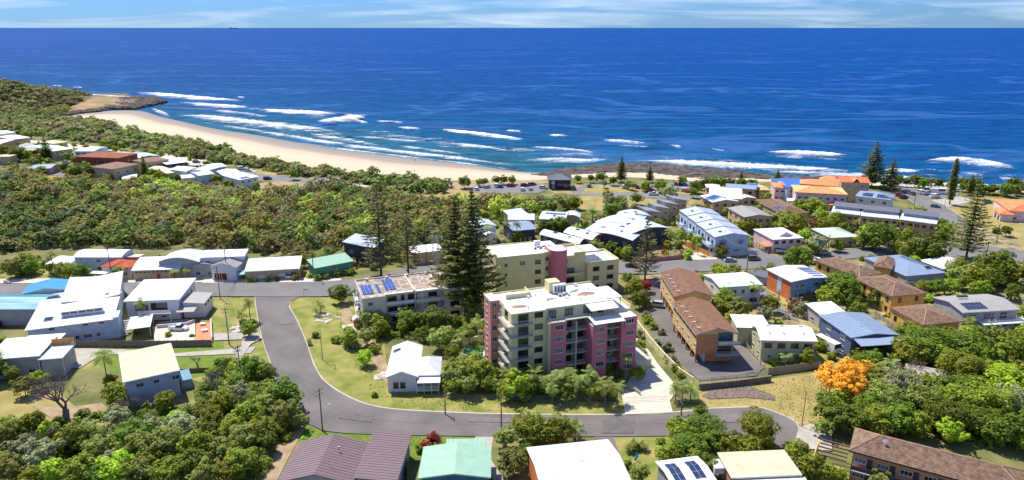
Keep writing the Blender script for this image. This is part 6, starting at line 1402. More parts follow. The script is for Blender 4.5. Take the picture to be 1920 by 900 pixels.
bush('undergrowth', 'shrubs under the trees at the lower right', [[(1530,800),(1545,760),(1640,670),(1800,645),(2000,650),(2020,850),(1920,850),(1700,805),(1600,800)], [(1640,798),(1790,806),(1900,845),(2050,880),(2050,840),(1990,790),(1800,790)], [(1340,840),(1490,845),(1560,900),(1500,900),(1440,850)], [(1230,830),(1345,830),(1345,880),(1240,870)]], 4.5, 1.0, 2.0, TEMPL, 27, lift=.2, pal=GREENPAL)
bush('undergrowth', 'clipped garden planting round the pink block', [[(660,600),(720,640),(840,650),(900,690),(940,740),(1160,755),(1170,740),(1170,700),(1130,700),(960,690),(900,640),(700,590)]], 4, .7, 1.5, TEMPL, 28, lift=.2, pal=GREENPAL)
bush('groundcover', 'low garden plants between the houses', [[(1290,400),(1560,390),(1900,440),(1930,560),(1900,635),(1620,690),(1560,660),(1440,660),(1400,600),(1340,540),(1200,480)]], 42, .6, 1.3, TEMPS, 29, lift=.2)
bush('groundcover', 'low garden plants on the mid slope and in the village', [[(860,400),(1180,395),(1260,430),(1290,470),(1060,480),(900,450)], [(0,262),(200,290),(440,322),(480,350),(300,345),(0,320)], [(0,488),(640,484),(640,516),(0,520)]], 30, .8, 1.8, TEMPS, 30, lift=.2)

# grass: short tufts on the near lawns
def tufts(name, label, poly, per, seed, m):
    r = random.Random(seed); P = [p for p in scatter_px(poly, int(area_px(poly)*per), r) if free(p[0], p[1], .2) or poly[0][0] in (541,)]
    rs = np.random.RandomState(seed); P = np.array([(x, y, .10) for x, y in P]); n = len(P)
    N_ = unit(rs.normal(size=(n, 3))*.7+np.array([0, 0, .8])); V, Q = leaf_quads(P, N_, .20, rs, .5)
    setp(link(name, npmesh(name, V, Q, m)), label, kind='stuff')
GT = leafmat('grass_blades', (.10, .13, .02, 1), (.30, .29, .07, 1))
tufts('grass', 'rough mown grass on the corner lawn', [(560,575),(600,566),(650,575),(680,600),(720,660),(730,735),(830,745),(1150,760),(971,772),(800,768),(700,760),(625,724),(590,678),(570,615)], 1.6, 31, GT)
tufts('grass', 'rough grass on the sloping block above the cul-de-sac', [(1310,735),(1520,705),(1580,705),(1610,750),(1530,795),(1500,800),(1440,764),(1418,758),(1335,762)], 1.8, 32, GT)
tufts('grass', 'mown verge below the curved road', [(575,800),(610,812),(700,818),(880,820),(880,836),(740,838),(600,834)], 1.8, 33, GT)

# ---- Norfolk pines
def norfolk(seed, thin=False, width=.27, wh=26, up=.25, columnar=False, leaf=.0125):
    r = random.Random(seed); V = []; rs = np.random.RandomState(seed); C = []; N_ = []; tw = MB()
    for k in range(wh):
        t = k/(wh-1); z = .12+.86*t
        R_ = width*((1-t)**(.8 if not columnar else .35))*(1.0 if t > .12 else .75+2*t)*r.uniform(.82, 1.1)+.008
        if columnar and t < .3: R_ *= .75+t
        nb = 7 if t < .8 else 5; a0 = r.random()*6.28
        for j in range(nb):
            a = a0+j*2*math.pi/nb+r.uniform(-.2, .2); R2 = R_*r.uniform(.75, 1.1); d = (math.cos(a), math.sin(a))
            if thin and r.random() < .25: continue
            tip = (d[0]*R2, d[1]*R2, z+R2*up*r.uniform(.3, 1))
            tw.bar((0, 0, z), tip, .0035, .0015, 3)
            n = max(3, int(R2*(46 if not thin else 34)))
            for q in range(n):
                s = (q+.6)/n if not thin else .35+.65*(q+.5)/n
                for sd_ in (-1, 0, 1):
                    o = sd_*R2*.13*(1-.5*s)*r.uniform(.6, 1.3)
                    C.append((tip[0]*s-d[1]*o, tip[1]*s+d[0]*o, z+(tip[2]-z)*s*s+r.uniform(-.004, .006)))
                    N_.append((rs.normal()*.35, rs.normal()*.35, 1))
    C = np.array(C); N_ = unit(np.array(N_)); V, Q = leaf_quads(C, N_, leaf, rs, .7)
    return npmesh('foliage', V, Q, M_PINE2 if thin else M_PINE), tw.mesh('branch', M_BARK)
def pine(base, topy, label, key, name='norfolk_pine', zb=0.0):
    p = G(*base); lo, hi = 1.0, 60.0
    for _ in range(30):
        mid = (lo+hi)/2
        if PJ(p.x, p.y, mid)[1] > topy: lo = mid
        else: hi = mid
    h = lo; f, tw = shared(('np',)+key, lambda: norfolk(key[0], **dict(key[1:])))
    o = empty(name, p, rng.uniform(0, 6), label, 'pine tree', 'Norfolk pines' if name == 'norfolk_pine' else None)
    c = link('foliage', f, o); c.scale = (h, h, h); b = link('branch', tw, c)
    t = link('trunk', shared('nptrunk', lambda: MB().bar((0, 0, 0), (0, 0, .6), .014, .008, 7).bar((0, 0, .6), (0, 0, 1.0), .008, .002, 6).mesh('trunk', M_BARK)), o); t.scale = (h, h, h)
    LMK.append((p.x, p.y, None, 2)); return o
DEN = (5, ('width', .29), ('wh', 30), ('leaf', .0145)); DEN2 = (6, ('width', .26), ('wh', 24), ('leaf', .022)); THN = (7, ('thin', True), ('width', .25), ('wh', 28), ('leaf', .0125)); THN2 = (8, ('thin', True), ('width', .27), ('wh', 20), ('leaf', .014)); COLM = (9, ('columnar', True), ('width', .10), ('wh', 34), ('leaf', .02)); WIDE = (10, ('width', .36), ('wh', 19), ('up', .15), ('leaf', .022)); FAR = (11, ('width', .30), ('wh', 16), ('leaf', .03))
pine((888, 592), 356, 'tallest dense dark Norfolk pine, standing between the cream block and the yellow block', DEN)
pine((856, 580), 376, 'second dense Norfolk pine, close against the left side of the tallest one', DEN)
pine((715, 519), 345, 'thin open Norfolk pine with a bare straight trunk behind the cream block', THN)
pine((766, 519), 382, 'shorter thin Norfolk pine right of the open one behind the cream block', THN)
pine((1209, 526), 408, 'sparse young Norfolk pine on the upper road beside the brown roofed flats', THN2)
pine((1811, 486), 338, 'broad open Norfolk pine at the road junction by the shore street', (12, ('width', .30), ('wh', 20), ('leaf', .013)))
pine((1634, 350), 266, 'largest dark Norfolk pine on the shore above the tall tan villa', WIDE)
pine((1668, 357), 296, 'greyish Norfolk pine right beside the largest one on the shore', WIDE)
pine((1780, 384), 296, 'narrow column shaped Norfolk pine on the dry grass by the shore street', COLM)
pine((1818, 366), 326, 'dark Norfolk pine half hidden in the shore trees behind the parked vans', FAR)
pine((1164, 342), 292, 'neat conical Norfolk pine beside the park car park', DEN2)
pine((1218, 342), 310, 'small Norfolk pine on the sand edge right of the park', FAR)
pine((1389, 340), 320, 'smallest Norfolk pine, behind the row of dark shore trees', FAR)
pine((1457, 342), 316, 'small Norfolk pine seaward of the blue roofed villa', FAR)
pine((89, 300), 255, 'dark conical pine among the grey gabled houses of the far village', FAR)
pine((273, 335), 293, 'narrow dark pine in front of the tan village flats', (13, ('columnar', True), ('width', .16), ('wh', 16), ('leaf', .035)))

# ---- palms
def palm_mesh(seed, nf, L_, droop, w, m):
    r = random.Random(seed); V = []; Q = []
    for k in range(nf):
        a = k*2.4+r.uniform(-.2, .2); el = r.uniform(-.1, 1.1) if k < nf*.7 else r.uniform(.8, 1.35); Lf = L_*r.uniform(.8, 1.1)
        p = Vector((0, 0, 0)); d = Vector((math.cos(a)*math.cos(el), math.sin(a)*math.cos(el), math.sin(el))); side = Vector((-math.sin(a), math.cos(a), 0)); n = 6
        prev = p.copy()
        for i in range(n):
            d.z -= droop/n*(1+i*.4); d.normalize(); nx = prev+d*Lf/n
            for sgn in (-1, 1):
                for h in range(3):
                    t0 = (h+.1)/3; t1 = (h+.75)/3; ww = w*math.sin(math.pi*min(.97, (i+t0)/n*.85+.15)); a_ = prev.lerp(nx, t0); b_ = prev.lerp(nx, t1)
                    o = side*sgn*ww+Vector((0, 0, -.35*ww))+d*ww*.45; j = len(V); V += [tuple(a_), tuple(b_), tuple(b_+o), tuple(a_+o*.95)]; Q.append((j, j+1, j+2, j+3))
            prev = nx
    return npmesh('frond', V, Q, m)
def palm(px, py, h, L_=2.4, label=None, kind=0):
    p = G(px, py, h); p.x, p.y = clear_of_walls(p.x, p.y, 1.3); o = empty('palm_tree', (p.x, p.y, 0), rng.uniform(0, 6), label, 'palm tree')
    key = ('palm', kind, rng.randint(0, 2))
    m = shared(key, lambda: palm_mesh(key[2], 15 if kind == 0 else 30, 1.0, 1.0 if kind == 0 else .7, .26 if kind == 0 else .20, M_PALM))
    c = link('crown', m, o, (0, 0, h)); c.scale = (L_, L_, L_)
    t = link('trunk', shared('ptrunk', lambda: MB().bar((0, 0, 0), (.02, 0, 1), .5, .36, 7).mesh('trunk', M_BARKG)), o); t.scale = (.3 if kind == 0 else .7, .3 if kind == 0 else .7, h)
    if not label: TREES.append((o, 'palm', p.x, p.y, L_))
    return o
for q in [(466,567,6,2.6),(452,588,4.5,2.4),(193,668,7,3.4),(1407,530,6.5,2.4),(1256,436,8,3),(1268,446,6,2.6),(113,470,7,2.8),(277,560,6,2.6),(1474,668,2.6,2.2),(1281,724,3.4,2.8),(1268,730,3,2.6),(1296,728,3,2.6),
          (1757,487,4,2.6),(1758,566,4,2.2),(1788,582,4,2.4),(969,418,8,2.8),(951,412,8,2.6),(915,427,7,2.6),(950,700,5,2.6),(1002,700,5.5,2.8),(1022,712,4.5,2.4),(1046,706,5.5,2.8),(1066,700,5.5,2.6),(1084,712,5,2.6),(1105,704,6,2.8),(1136,724,5,3.0),(1124,715,4.5,2.4),(1158,728,4,2.6),(1175,672,6.5,2.2),(1060,722,4,2.6),(1036,728,4,2.4),
          (880,616,5,2.8),(898,604,6,2.8),(866,630,4,2.4),(906,620,4.5,2.4),(600,572,2.4,2.2),(592,582,1.8,1.8),(1111,452,5,2.4),(1125,458,4.5,2.2),(345,498,3,2.2),(360,502,3,2.2),(328,512,2.4,2),(1632,420,5,2),(1605,416,5,2),(1530,400,5,2.4),(1460,397,5,2.4),(1422,388,6,2.4),(1438,400,4,2),(815,436,7,2.6),(808,446,6,2.4),(1700,640,4,2.6),(1652,690,5,3),(1672,680,5,2.6),(1808,668,4,2),(880,575,5,2.4),(1225,455,5,2.2),(1310,460,4,2)]:
    palm(*q)
palm(1111,398,4,4.0,'big bushy date palm by the curved roofed houses', 1); palm(1078,806,2.6,3.0,'spiky pandanus at the right edge of the big roadside fig', 1)
for q in [(1190,832,1.2,1.6),(1206,836,1.0,1.5),(1180,840,1,1.4),(736,574,1,1.2),(580,640,1,1.1)]: palm(*q, kind=1)

# ---- bare trees
def bare_mesh(seed, spread=.6, depth=5, n=3):
    r = random.Random(seed); b = MB()
    def grow(p, d, L_, w, k):
        q = p+d*L_; b.bar(p, q, w, w*.65, 5 if k > 2 else 3)
        if k == 0: return
        for _ in range(n if k > 1 else n+1):
            e = (d+Vector((r.uniform(-1, 1), r.uniform(-1, 1), r.uniform(-.5, .8)))*spread).normalized(); grow(q, e, L_*r.uniform(.62, .85), w*.6, k-1)
    grow(Vector((0, 0, 0)), Vector((.12, 0, 1)).normalized(), .24, .035, depth)
    return b.mesh('branch', M_TWIG)
def bare(px, py, h, seed, label, depth=5, spread=.75):
    p = G(px, py); o = empty('bare_tree', p, seed, label, 'bare tree'); c = link('branch', shared(('bare', seed), lambda: bare_mesh(seed, spread, depth)), o); c.scale = (h, h, h*.8)
    t = link('trunk', shared('btrunk', lambda: MB().bar((0, 0, -.1), (.028, 0, .25), .045, .036, 8).mesh('trunk', M_BARKG)), o); t.scale = (h, h, h*.8)
bare(124, 796, 17, 1, 'large spreading leafless tree on the dry lawn left of the old skillion house', 6)
bare(285, 772, 7.5, 2, 'leafless purple grey bush in front of the old skillion house', 6); bare(252, 775, 6, 3, 'smaller leafless bush below the left corner of the old skillion house', 6)
bare(325, 765, 6, 4, 'leafless bush at the right corner of the old skillion house', 5); bare(36, 690, 9, 5, 'pale trunked thin tree by the white house with the roof deck', 5)
bare(839, 352, 9, 6, 'dead bare tree on the dune beside the beach', 4, .45); bare(452, 768, 8, 7, 'thin grey branched tree among the bushes beside the road bend', 5)
bare(1745, 352, 7, 8, 'thin branched shore tree by the parked vans', 5); bare(235, 690, 6, 9, 'leafless shrub behind the old skillion house gate', 5); bare(372, 690, 5, 10, 'bare twiggy shrub on the green verge', 5)
bare(2, 816, 4, 12, 'fallen grey trunk at the far left of the lower bushes', 2, .3)
bare(92, 842, 8, 14, 'grey leafless branches poking out of the lower left bushes', 5, .9); bare(410, 740, 9, 15, 'thin grey leafless tree rising between the bushes left of the road', 5, .5); bare(225, 790, 7, 16, 'leafless twiggy tree behind the bright green bush at the lower left', 6); bare(1712, 712, 9, 17, 'pale bare limbs showing among the right hand trees', 5, .6)
bare(628, 690, 2.2, 13, 'small bare frangipani on the corner lawn', 4, .9)

# ------------------------------------------------------------------ cars
def car_mesh(kind, m):
    b = MB(); L_, w = {'sedan': (4.5, 1.8), 'suv': (4.7, 1.9), 'van': (5.0, 1.95), 'ute': (5.2, 1.9), 'bus': (7.4, 2.4)}[kind]
    x = L_/2; y = w/2
    hb, ht = {'sedan': (.95, 1.43), 'suv': (1.1, 1.75), 'van': (1.3, 2.05), 'ute': (1.0, 1.75), 'bus': (1.6, 2.9)}[kind]
    st = [(-x, .35, hb*.75), (-x+.12, .22, hb), (x-1.1, .22, hb), (x-.15, .25, hb*.8), (x, .35, hb*.6)]
    for (xa, za, zb), (xc, zc_, zd) in zip(st, st[1:]):
        b.hexa([(xa, -y, za), (xc, -y, zc_), (xc, y, zc_), (xa, y, za)], [(xa, -y*.97, zb), (xc, -y*.97, zd), (xc, y*.97, zd), (xa, y*.97, zb)])
    c0, c1, f0, f1 = {'sedan': (-x+.35, x-1.2, .55, .75), 'suv': (-x+.08, x-1.15, .25, .7), 'van': (-x+.05, x-.5, .08, .8), 'ute': (-.6, x-1.3, .15, .6), 'bus': (-x+.02, x-.1, .02, .25)}[kind]
    g = MB(); k = .86
    g.hexa([(c0, -y*.95, hb), (c1, -y*.95, hb), (c1, y*.95, hb), (c0, y*.95, hb)], [(c0+f0, -y*k, ht-.06), (c1-f1, -y*k, ht-.06), (c1-f1, y*k, ht-.06), (c0+f0, y*k, ht-.06)])
    b.hexa([(c0+f0-.02, -y*k-.01, ht-.06), (c1-f1+.02, -y*k-.01, ht-.06), (c1-f1+.02, y*k+.01, ht-.06), (c0+f0-.02, y*k+.01, ht-.06)], [(c0+f0+.1, -y*k+.08, ht), (c1-f1-.1, -y*k+.08, ht), (c1-f1-.1, y*k-.08, ht), (c0+f0+.1, y*k-.08, ht)])
    if kind in ('van', 'bus'):
        for s_ in (-1, 1): b.hexa([(c0+.1, s_*y*.955, hb), (c0+(c1-c0)*.55, s_*y*.955, hb), (c0+(c1-c0)*.55, s_*y*.9, hb), (c0+.1, s_*y*.9, hb)], [(c0+.1, s_*y*(k+.01), ht-.05), (c0+(c1-c0)*.55, s_*y*(k+.01), ht-.05), (c0+(c1-c0)*.55, s_*y*.8, ht-.05), (c0+.1, s_*y*.8, ht-.05)])
    if kind == 'ute':
        for s_ in (-1, 1): b.box(-x+.05, -.65, s_*y*.95-.04, s_*y*.95+.04, hb, hb+.35)
        b.box(-x, -x+.08, -y*.9, y*.9, hb, hb+.35)
    return b.mesh('body', m), g.mesh('cabin_window', GLASS), L_, w
WHEEL = MB().bar((0, -.11, 0), (0, .11, 0), .33, .33, 12).mesh('wheel', FRAMED); RIM = MB().bar((0, -.125, 0), (0, .125, 0), .19, .19, 8).mesh('rim', STEEL)
LAMP = mat('lamp_glass', (.8, .8, .75, 1), .2, .05); TAIL = mat('tail_lamp', (.4, .02, .02, 1), .3, .05)
HL = MB().box(-.04, .04, -.2, .2, -.07, .07).mesh('headlight', LAMP); TLm = MB().box(-.04, .04, -.15, .15, -.1, .1).mesh('tail_light', TAIL)
PAINT = {k: mat('paint_'+k, c, .25, .04, 1, spec=.6) for k, c in dict(white=(.75, .75, .75, 1), silver=(.42, .44, .46, 1), black=(.02, .02, .025, 1), red=(.40, .02, .02, 1), blue=(.05, .12, .30, 1), grey=(.12, .13, .14, 1), teal=(.05, .22, .22, 1)).items()}
def car(px, py, deg, kind, colr, label):
    p = G(px, py); p.z = .42 if py > 460 else .18
    for _ in (0,): pass
    o = empty('parked_car' if kind != 'bus' else 'motorhome', p, R(deg), label, 'car' if kind in ('sedan', 'suv', 'ute') else 'van')
    b, g, L_, w = shared(('car', kind, colr), lambda: car_mesh(kind, PAINT[colr]))
    bo = link('body', b, o); link('cabin_window', g, o)
    for sx in (-1, 1):
        for sy in (-1, 1): wh = link('wheel', WHEEL, o, (sx*L_*.31, sy*(w/2-.1), .33)); link('rim', RIM, wh)
    for sy in (-1, 1): link('headlight', HL, o, (L_/2-.06, sy*w*.34, .55)); link('tail_light', TLm, o, (-L_/2+.03, sy*w*.38, .62))
    return o
CARS = [(1369,492,4,'sedan','silver','silver sedan parked on the upper road in front of the white boundary wall'),(1413,489,4,'suv','grey','dark grey wagon parked just right of the silver sedan on the upper road'),(1461,474,160,'suv','white','white hatchback parked on the grass below the white roofed pink house'),
(1545,478,10,'suv','silver','pale blue grey car outside the cream bungalow with the pale green roof'),(1533,494,15,'ute','white','white utility with tray at the road side by the ochre terrace'),(1229,576,160,'suv','silver','silver wagon parked half under the farther brown roofed flats'),(1184,502,170,'sedan','black','black car by the pink garden wall on the upper road'),
(1626,566,170,'suv','white','white car on the paved court below the middle ochre townhouse'),(336,621,0,'ute','white','white utility in the yard behind the long timber fence'),(545,521,90,'suv','white','white car inside the open garage of the long tan house'),
(1684,367,15,'suv','red','red hatchback at the sea end of the shore street'),(1694,372,15,'suv','black','black wagon just below the red hatchback on the shore street'),(1699,361,100,'sedan','silver','silver car parked nose to the sea at the end of the shore street'),(1708,365,100,'suv','grey','dark wagon beside the silver car at the end of the shore street'),
(1727,363,30,'van','white','white van at the seaward edge of the dry grass'),(1737,365,20,'van','silver','silver van between the two white vans on the grass'),(1756,364,-10,'bus','white','long white motorhome parked behind the white van on the grass'),(1752,371,10,'van','white','white high roof van nearest the shore street on the grass'),(1754,389,-35,'sedan','teal','teal sedan parked at the kerb of the shore street'),(1851,381,10,'suv','teal','dark four wheel drive beside the orange roofed bungalow'),(1888,413,0,'van','white','white van outside the orange roofed garage'),
(1225,366,0,'ute','white','white utility driving along the park road'),(1195,353,80,'suv','red','red car in the park left of the leafy trees'),(1267,347,80,'suv','red','dark red car first in the row behind the park trees'),(1275,348,80,'suv','black','black car in the middle of the row behind the park trees'),(1283,348,80,'suv','blue','blue car last in the row behind the park trees'),(1220,359,10,'suv','grey','grey car shaded under the big park tree'),(1284,359,5,'suv','white','white car beside the park lawn under trees'),(1292,361,5,'suv','red','maroon car at the far right of the park lawn'),
(894,357,90,'suv','white','white car at the left end of the beach car park'),(913,353,60,'suv','silver','silver car under the first row of beach trees'),(931,351,85,'van','white','white van in the beach car park beside a dark wagon'),(939,352,85,'suv','blue','dark blue wagon beside the white van in the beach car park'),(954,350,85,'suv','grey','grey car left of the bright red one in the beach car park'),(961,350,85,'suv','red','bright red car in the beach car park'),(984,350,10,'suv','black','black four wheel drive in the beach car park'),(998,348,30,'suv','grey','dark car at the right back of the beach car park'),(980,358,85,'suv','white','white car in the near row of the beach car park'),(995,357,85,'sedan','silver','silver car in the near row of the beach car park'),(1019,354,0,'suv','white','white car next to the navy beach kiosk'),
(1172,353,30,'suv','white','white car parked under the grey park tree'),(502,337,5,'suv','black','black car on the bend of the beach road'),(637,351,-15,'sedan','red','dark red sedan driving along the beach road'),(465,321,-10,'suv','white','white car at the village end of the beach road'),(452,318,-10,'van','white','white van parked behind the village row'),(144,305,10,'suv','black','black car in front of the rust tiled flats'),(125,306,-10,'suv','silver','silver car left of the rust tiled flats'),(259,290,0,'suv','white','white car in the village car park'),(268,291,0,'suv','black','black car in the village car park'),(369,306,-5,'suv','grey','grey car on the road behind the dark blue house'),(389,309,-5,'suv','black','black car on the beach road near the pale blue house'),
(1549,656,112,'bus','white','white motorhome parked on the dirt drive beside the sage green house')]
for c in CARS: car(*c)

# boat on a trailer
p = G(1879, 618); o = empty('boat', p, R(12), 'small white boat on a trailer on the lawn below the white deck', 'boat')
b = MB(); b.hexa([(-2.4, -.7, .6), (1.2, -.6, .6), (1.2, .6, .6), (-2.4, .7, .6)], [(-2.6, -1.1, 1.4), (1.6, -1.0, 1.5), (1.6, 1.0, 1.5), (-2.6, 1.1, 1.4)]); b.hexa([(1.2, -.6, .6), (1.8, -.05, .8), (1.8, .05, .8), (1.2, .6, .6)], [(1.6, -1.0, 1.5), (3, -.05, 1.7), (3, .05, 1.7), (1.6, 1.0, 1.5)])
b.build('hull', WALLW, o); MB().hexa([(-.4, -.8, 1.45), (.9, -.7, 1.5), (.9, .7, 1.5), (-.4, .8, 1.45)], [(-.3, -.7, 2.1), (.4, -.6, 2.1), (.4, .6, 2.1), (-.3, .7, 2.1)]).build('windscreen', GLASS, o)
t = MB().bar((-2.2, 0, .45), (3.4, 0, .45), .06).build('trailer', STEEL, o)
for s_ in (-1, 1): link('wheel', WHEEL, t, (-.6, s_*1.0, .33))

# ------------------------------------------------------------------ poles and wires
WOOD = mat('pole_timber', (.17, .145, .12, 1), .9, .2, 2)
def height_at(p, ty):
    lo, hi = .5, 40
    for _ in range(30):
        mid = (lo+hi)/2
        if PJ(p.x, p.y, mid)[1] > ty: lo = mid
        else: hi = mid
    return lo
POLES = {}
def pole(key, bx, by, ty, deg, label, light=None, cross=True, metal=False):
    p = G(bx, by); h = height_at(p, ty); o = empty('power_pole' if cross else 'street_lamp' if light else 'light_pole', p, R(deg), label, 'power pole' if cross else 'street light')
    MB().bar((0, 0, -.2), (0, 0, h), .17 if cross else .1, .11 if cross else .06, 8).build('post', WOOD if not metal else STEEL, o)
    if cross:
        c = MB().box(-1.15, 1.15, -.06, .06, h-.5, h-.36).build('crossarm', WOOD, o); MB().box(-.9, .9, .07, .17, h-1.5, h-1.38).build('crossarm', WOOD, o)
        for x in (-1.05, -.4, .4, 1.05): MB().bar((x, 0, h-.36), (x, 0, h-.14), .05, .035, 6).build('insulator', STEEL, c)
    if light:
        a = MB().bar((0, 0, h*light), (0, -2.2, h*light+.8), .04, .03, 5).build('lamp_arm', STEEL, o); MB().box(-.14, .14, -2.8, -2.1, h*light+.74, h*light+.86).build('lamp_head', STEEL, a)
    ca, sa = math.cos(R(deg)), math.sin(R(deg))
    POLES[key] = [Vector((p.x+x*ca, p.y+x*sa, h-.13)) for x in (-1.05, -.4, .4, 1.05)]
pole('a', 605, 808, 728, 60, 'timber power pole on the verge at the road bend with a long lamp arm', light=.62)
pole('b', 430, 646, 577, 10, 'timber power pole on the lawn between the fence and the side street')
pole('c', 413, 560, 500, 10, 'timber power pole at the corner of the upper road and side street')
pole('d', 427, 523, 463, 90, 'power pole in front of the timber garage doors on the upper road')
pole('e', 589, 524, 460, 90, 'power pole on the dry verge left of the mint roofed house'); pole('f', 211, 525, 459, 90, 'leaning power pole beside the red tiled bungalow')
pole('g', 940, 806, 741, 95, 'concrete grey power pole beside the big roadside fig', metal=False); pole('h', 1277, 780, 744, 100, 'power pole at the foot of the pale concrete driveway')
pole('i', 604.7, 675, 617, 0, 'slim lamp post on the corner lawn', cross=False, light=None); pole('j', 1503, 802, 733, 0, 'timber street light pole at the end of the cul-de-sac', light=.97, cross=False)
pole('k', 1457, 581, 543, 80, 'power pole beside the lane in front of the blue house'); pole('l', 1400, 509, 463, 90, 'power pole on the near side of the upper road by the dark carport'); pole('m', 1353, 490, 443, 90, 'power pole on the grass verge beside the silver sedan')
pole('n', 1552, 473, 440, 90, 'power pole by the cream bungalow with the pale green roof'); pole('o', 1667, 478, 454, 90, 'power pole where the upper road passes the big dark tree'); pole('p', 1848, 486, 453, 60, 'tall power pole right of the broad pine at the junction')
pole('q', 1868, 456, 420, 40, 'power pole on the dry grass corner of the junction'); pole('r', 1770, 392, 359, 45, 'light pole beside the column shaped pine', cross=False, light=.97); pole('s', 1713, 391, 361, 45, 'power pole on the left verge of the shore street'); pole('t', 1671, 364, 334, 45, 'power pole at the sea end of the shore street')
pole('u', 1784, 433, 413, 45, 'power pole halfway down the shore street', ); pole('v', 1115, 387, 374, 90, 'short timber pole on the mown park slope', cross=False); pole('w', 1039.5, 356, 333, 0, 'slim lamp post in front of the navy beach kiosk', cross=False, metal=True)
pole('x', 1031, 412, 394, 90, 'power pole above the curved roofed houses', ); pole('y', 1143, 486, 459, 90, 'street light in the trees right of the yellow block', cross=False, light=.97, metal=True)
pole('z', 452, 708, 648, 60, 'power pole hidden among the bushes left of the road bend'); pole('A', -60, 525, 459, 90, 'power pole just outside the left edge'); pole('B', 800, 500, 440, 90, 'power pole beside the scaffold tower on the upper road'); 
pole('C', 1075, 375, 356, 90, 'pole in the bush behind the park lawn', cross=False)
CABLE = mat('cable', (.16, .16, .16, 1), .6, .1)
def wire(a, b, label, n=4, sag=.9):
    A_, B_ = POLES[a], POLES[b]; idx = range(4)[:n]
    for i in idx:
        w = MB(); P = []
        for k in range(11):
            t = k/10; q = A_[i].lerp(B_[i], t); q.z -= sag*4*t*(1-t); P.append(q)
        for u, v in zip(P, P[1:]): w.bar(u, v, .028, .028, 3)
        o = w.build('power_line', CABLE); setp(o, label+', '+('first', 'second', 'third', 'fourth')[i]+' cable of the four', 'power line', 'overhead power lines')
for a, b, lb in [('A','f','overhead cable at the left end of the upper road'),('f','d','overhead cable above the red tiled bungalow'),('d','e','overhead cable above the long tan house'),('e','B','overhead cable behind the thin pines'),('c','b','overhead cable crossing the corner lawn'),('b','z','overhead cable dropping to the roadside bushes'),('z','a','overhead cable crossing the road bend'),('g','h','overhead cable before the pink block'),('d','c','overhead cable crossing the upper road'),('m','l','overhead cable near the silver sedan'),('s','t','overhead cable along the shore street')]:
    wire(a, b, lb, sag=.9 if lb != 'x' else 1)
# line from the grey pole to the left ends on a pole hidden in the cottage trees
pole('D', 835, 778, 735, 100, 'power pole hidden by the olive tree right of the white cottage'); wire('D', 'g', 'overhead cable left of the big roadside fig')
# scaffold like lattice tower
p = G(817, 497); o = empty('lattice_tower', p, .3, 'small steel lattice tower beside the upper road behind the dense pines', 'tower')
for z in range(5):
    b = MB()
    for s in ((-1, -1), (1, -1), (1, 1), (-1, 1)): b.bar((s[0]*1.0, s[1]*1.0, z*2.2), (s[0]*1.0, s[1]*1.0, z*2.2+2.2), .07)
    for s in ((-1, -1, 1, -1), (1, -1, 1, 1), (1, 1, -1, 1), (-1, 1, -1, -1)): b.bar((s[0], s[1], z*2.2), (s[2], s[3], z*2.2+2.2), .045); b.bar((s[0], s[1], z*2.2+2.1), (s[2], s[3], z*2.2+2.1), .05)
    b.build('tower_stage', STEEL, o)

# ------------------------------------------------------------------ fences and walls
def fence(label, pts, h, m, seg=2.4, name='fence', slats=True, th=.06, cat='fence', post=True, z=0):
    P = [G(x, y) for x, y in pts]; P = [Vector((p.x, p.y, z)) for p in P]; o = empty(name, P[0], 0, label, cat); b0 = P[0].copy()
    for a, c in zip(P, P[1:]):
        L_ = (c-a).length; n = max(1, round(L_/seg)); ang = math.atan2(c.y-a.y, c.x-a.x); s = L_/n; s = round(s, 1)
        def pm():
            b = MB()
            if slats == 'rail':
                for k in range(4): b.box(0, L_/n, -.02, .02, h*(k+.6)/4-.05, h*(k+.6)/4+.07)
            elif slats:
                k_ = max(2, int(s/.22)); w = (L_/n)/k_
                for k in range(k_): b.box(k*w+.008, (k+1)*w-.008, -.012-(k % 2)*.012, .014, .04, h-(k % 3)*.02)
                b.box(0, L_/n, .015, .06, h*.25, h*.25+.08); b.box(0, L_/n, .015, .06, h*.8, h*.8+.08)
            else: b.box(0, L_/n-.015, -th/2, th/2, -.1, h); b.box(-.01, L_/n, -th/2-.04, th/2+.04, h+.001, h+.07)
            return b.mesh('fence_panel' if slats else 'wall_section', m)
        me = shared(('fence', round(L_/n, 2), h, m.name, str(slats), th), pm)
        for k in range(n):
            q = a.lerp(c, k/n)-b0; link(me.name.split('.')[0], me, o, q, ang)
            if post: link('post', shared(('fp', h, m.name, th), lambda: MB().box(-.06-th/2, .06+th/2, -.06-th/2, .06+th/2, -.1, h+.12).mesh('post', m)), o, q, ang)
    return o
fence('long weathered grey timber fence in front of the large white house', [(109,652),(200,651),(300,651),(398,649)], 1.9, FENCE)
fence('pale grey paling fence below the sage green house', [(1440,703),(1538,690)], 1.9, cm('fence_pale', 160, 152, 138, rough=.9, var=.12))
fence('long open rail fence running down beside the nearer brown roofed flats', [(1384,634),(1412,668),(1441,703)], 1.6, cm('fence_pale', 0, 0, 0), slats='rail')
fence('low stone retaining wall below the tarmac yard', [(1310,731),(1380,724),(1445,715)], 1.5, mat('stone_wall', (.20, .17, .14, 1), .9, .3, 1.2, bump=.6, bs=3), slats=False, th=.4, name='retaining_wall', cat='wall', seg=3, post=False)
fence('white railing on top of the stone retaining wall', [(1311,721),(1380,714),(1440,706)], 1.0, STEEL, slats='rail', seg=3, z=.6)
fence('yellow rendered wall along the pale concrete driveway', [(1190,606),(1215,640),(1245,675),(1275,705),(1300,722)], 1.9, M_YELG, slats=False, th=.25, name='boundary_wall', cat='wall', seg=3.5)
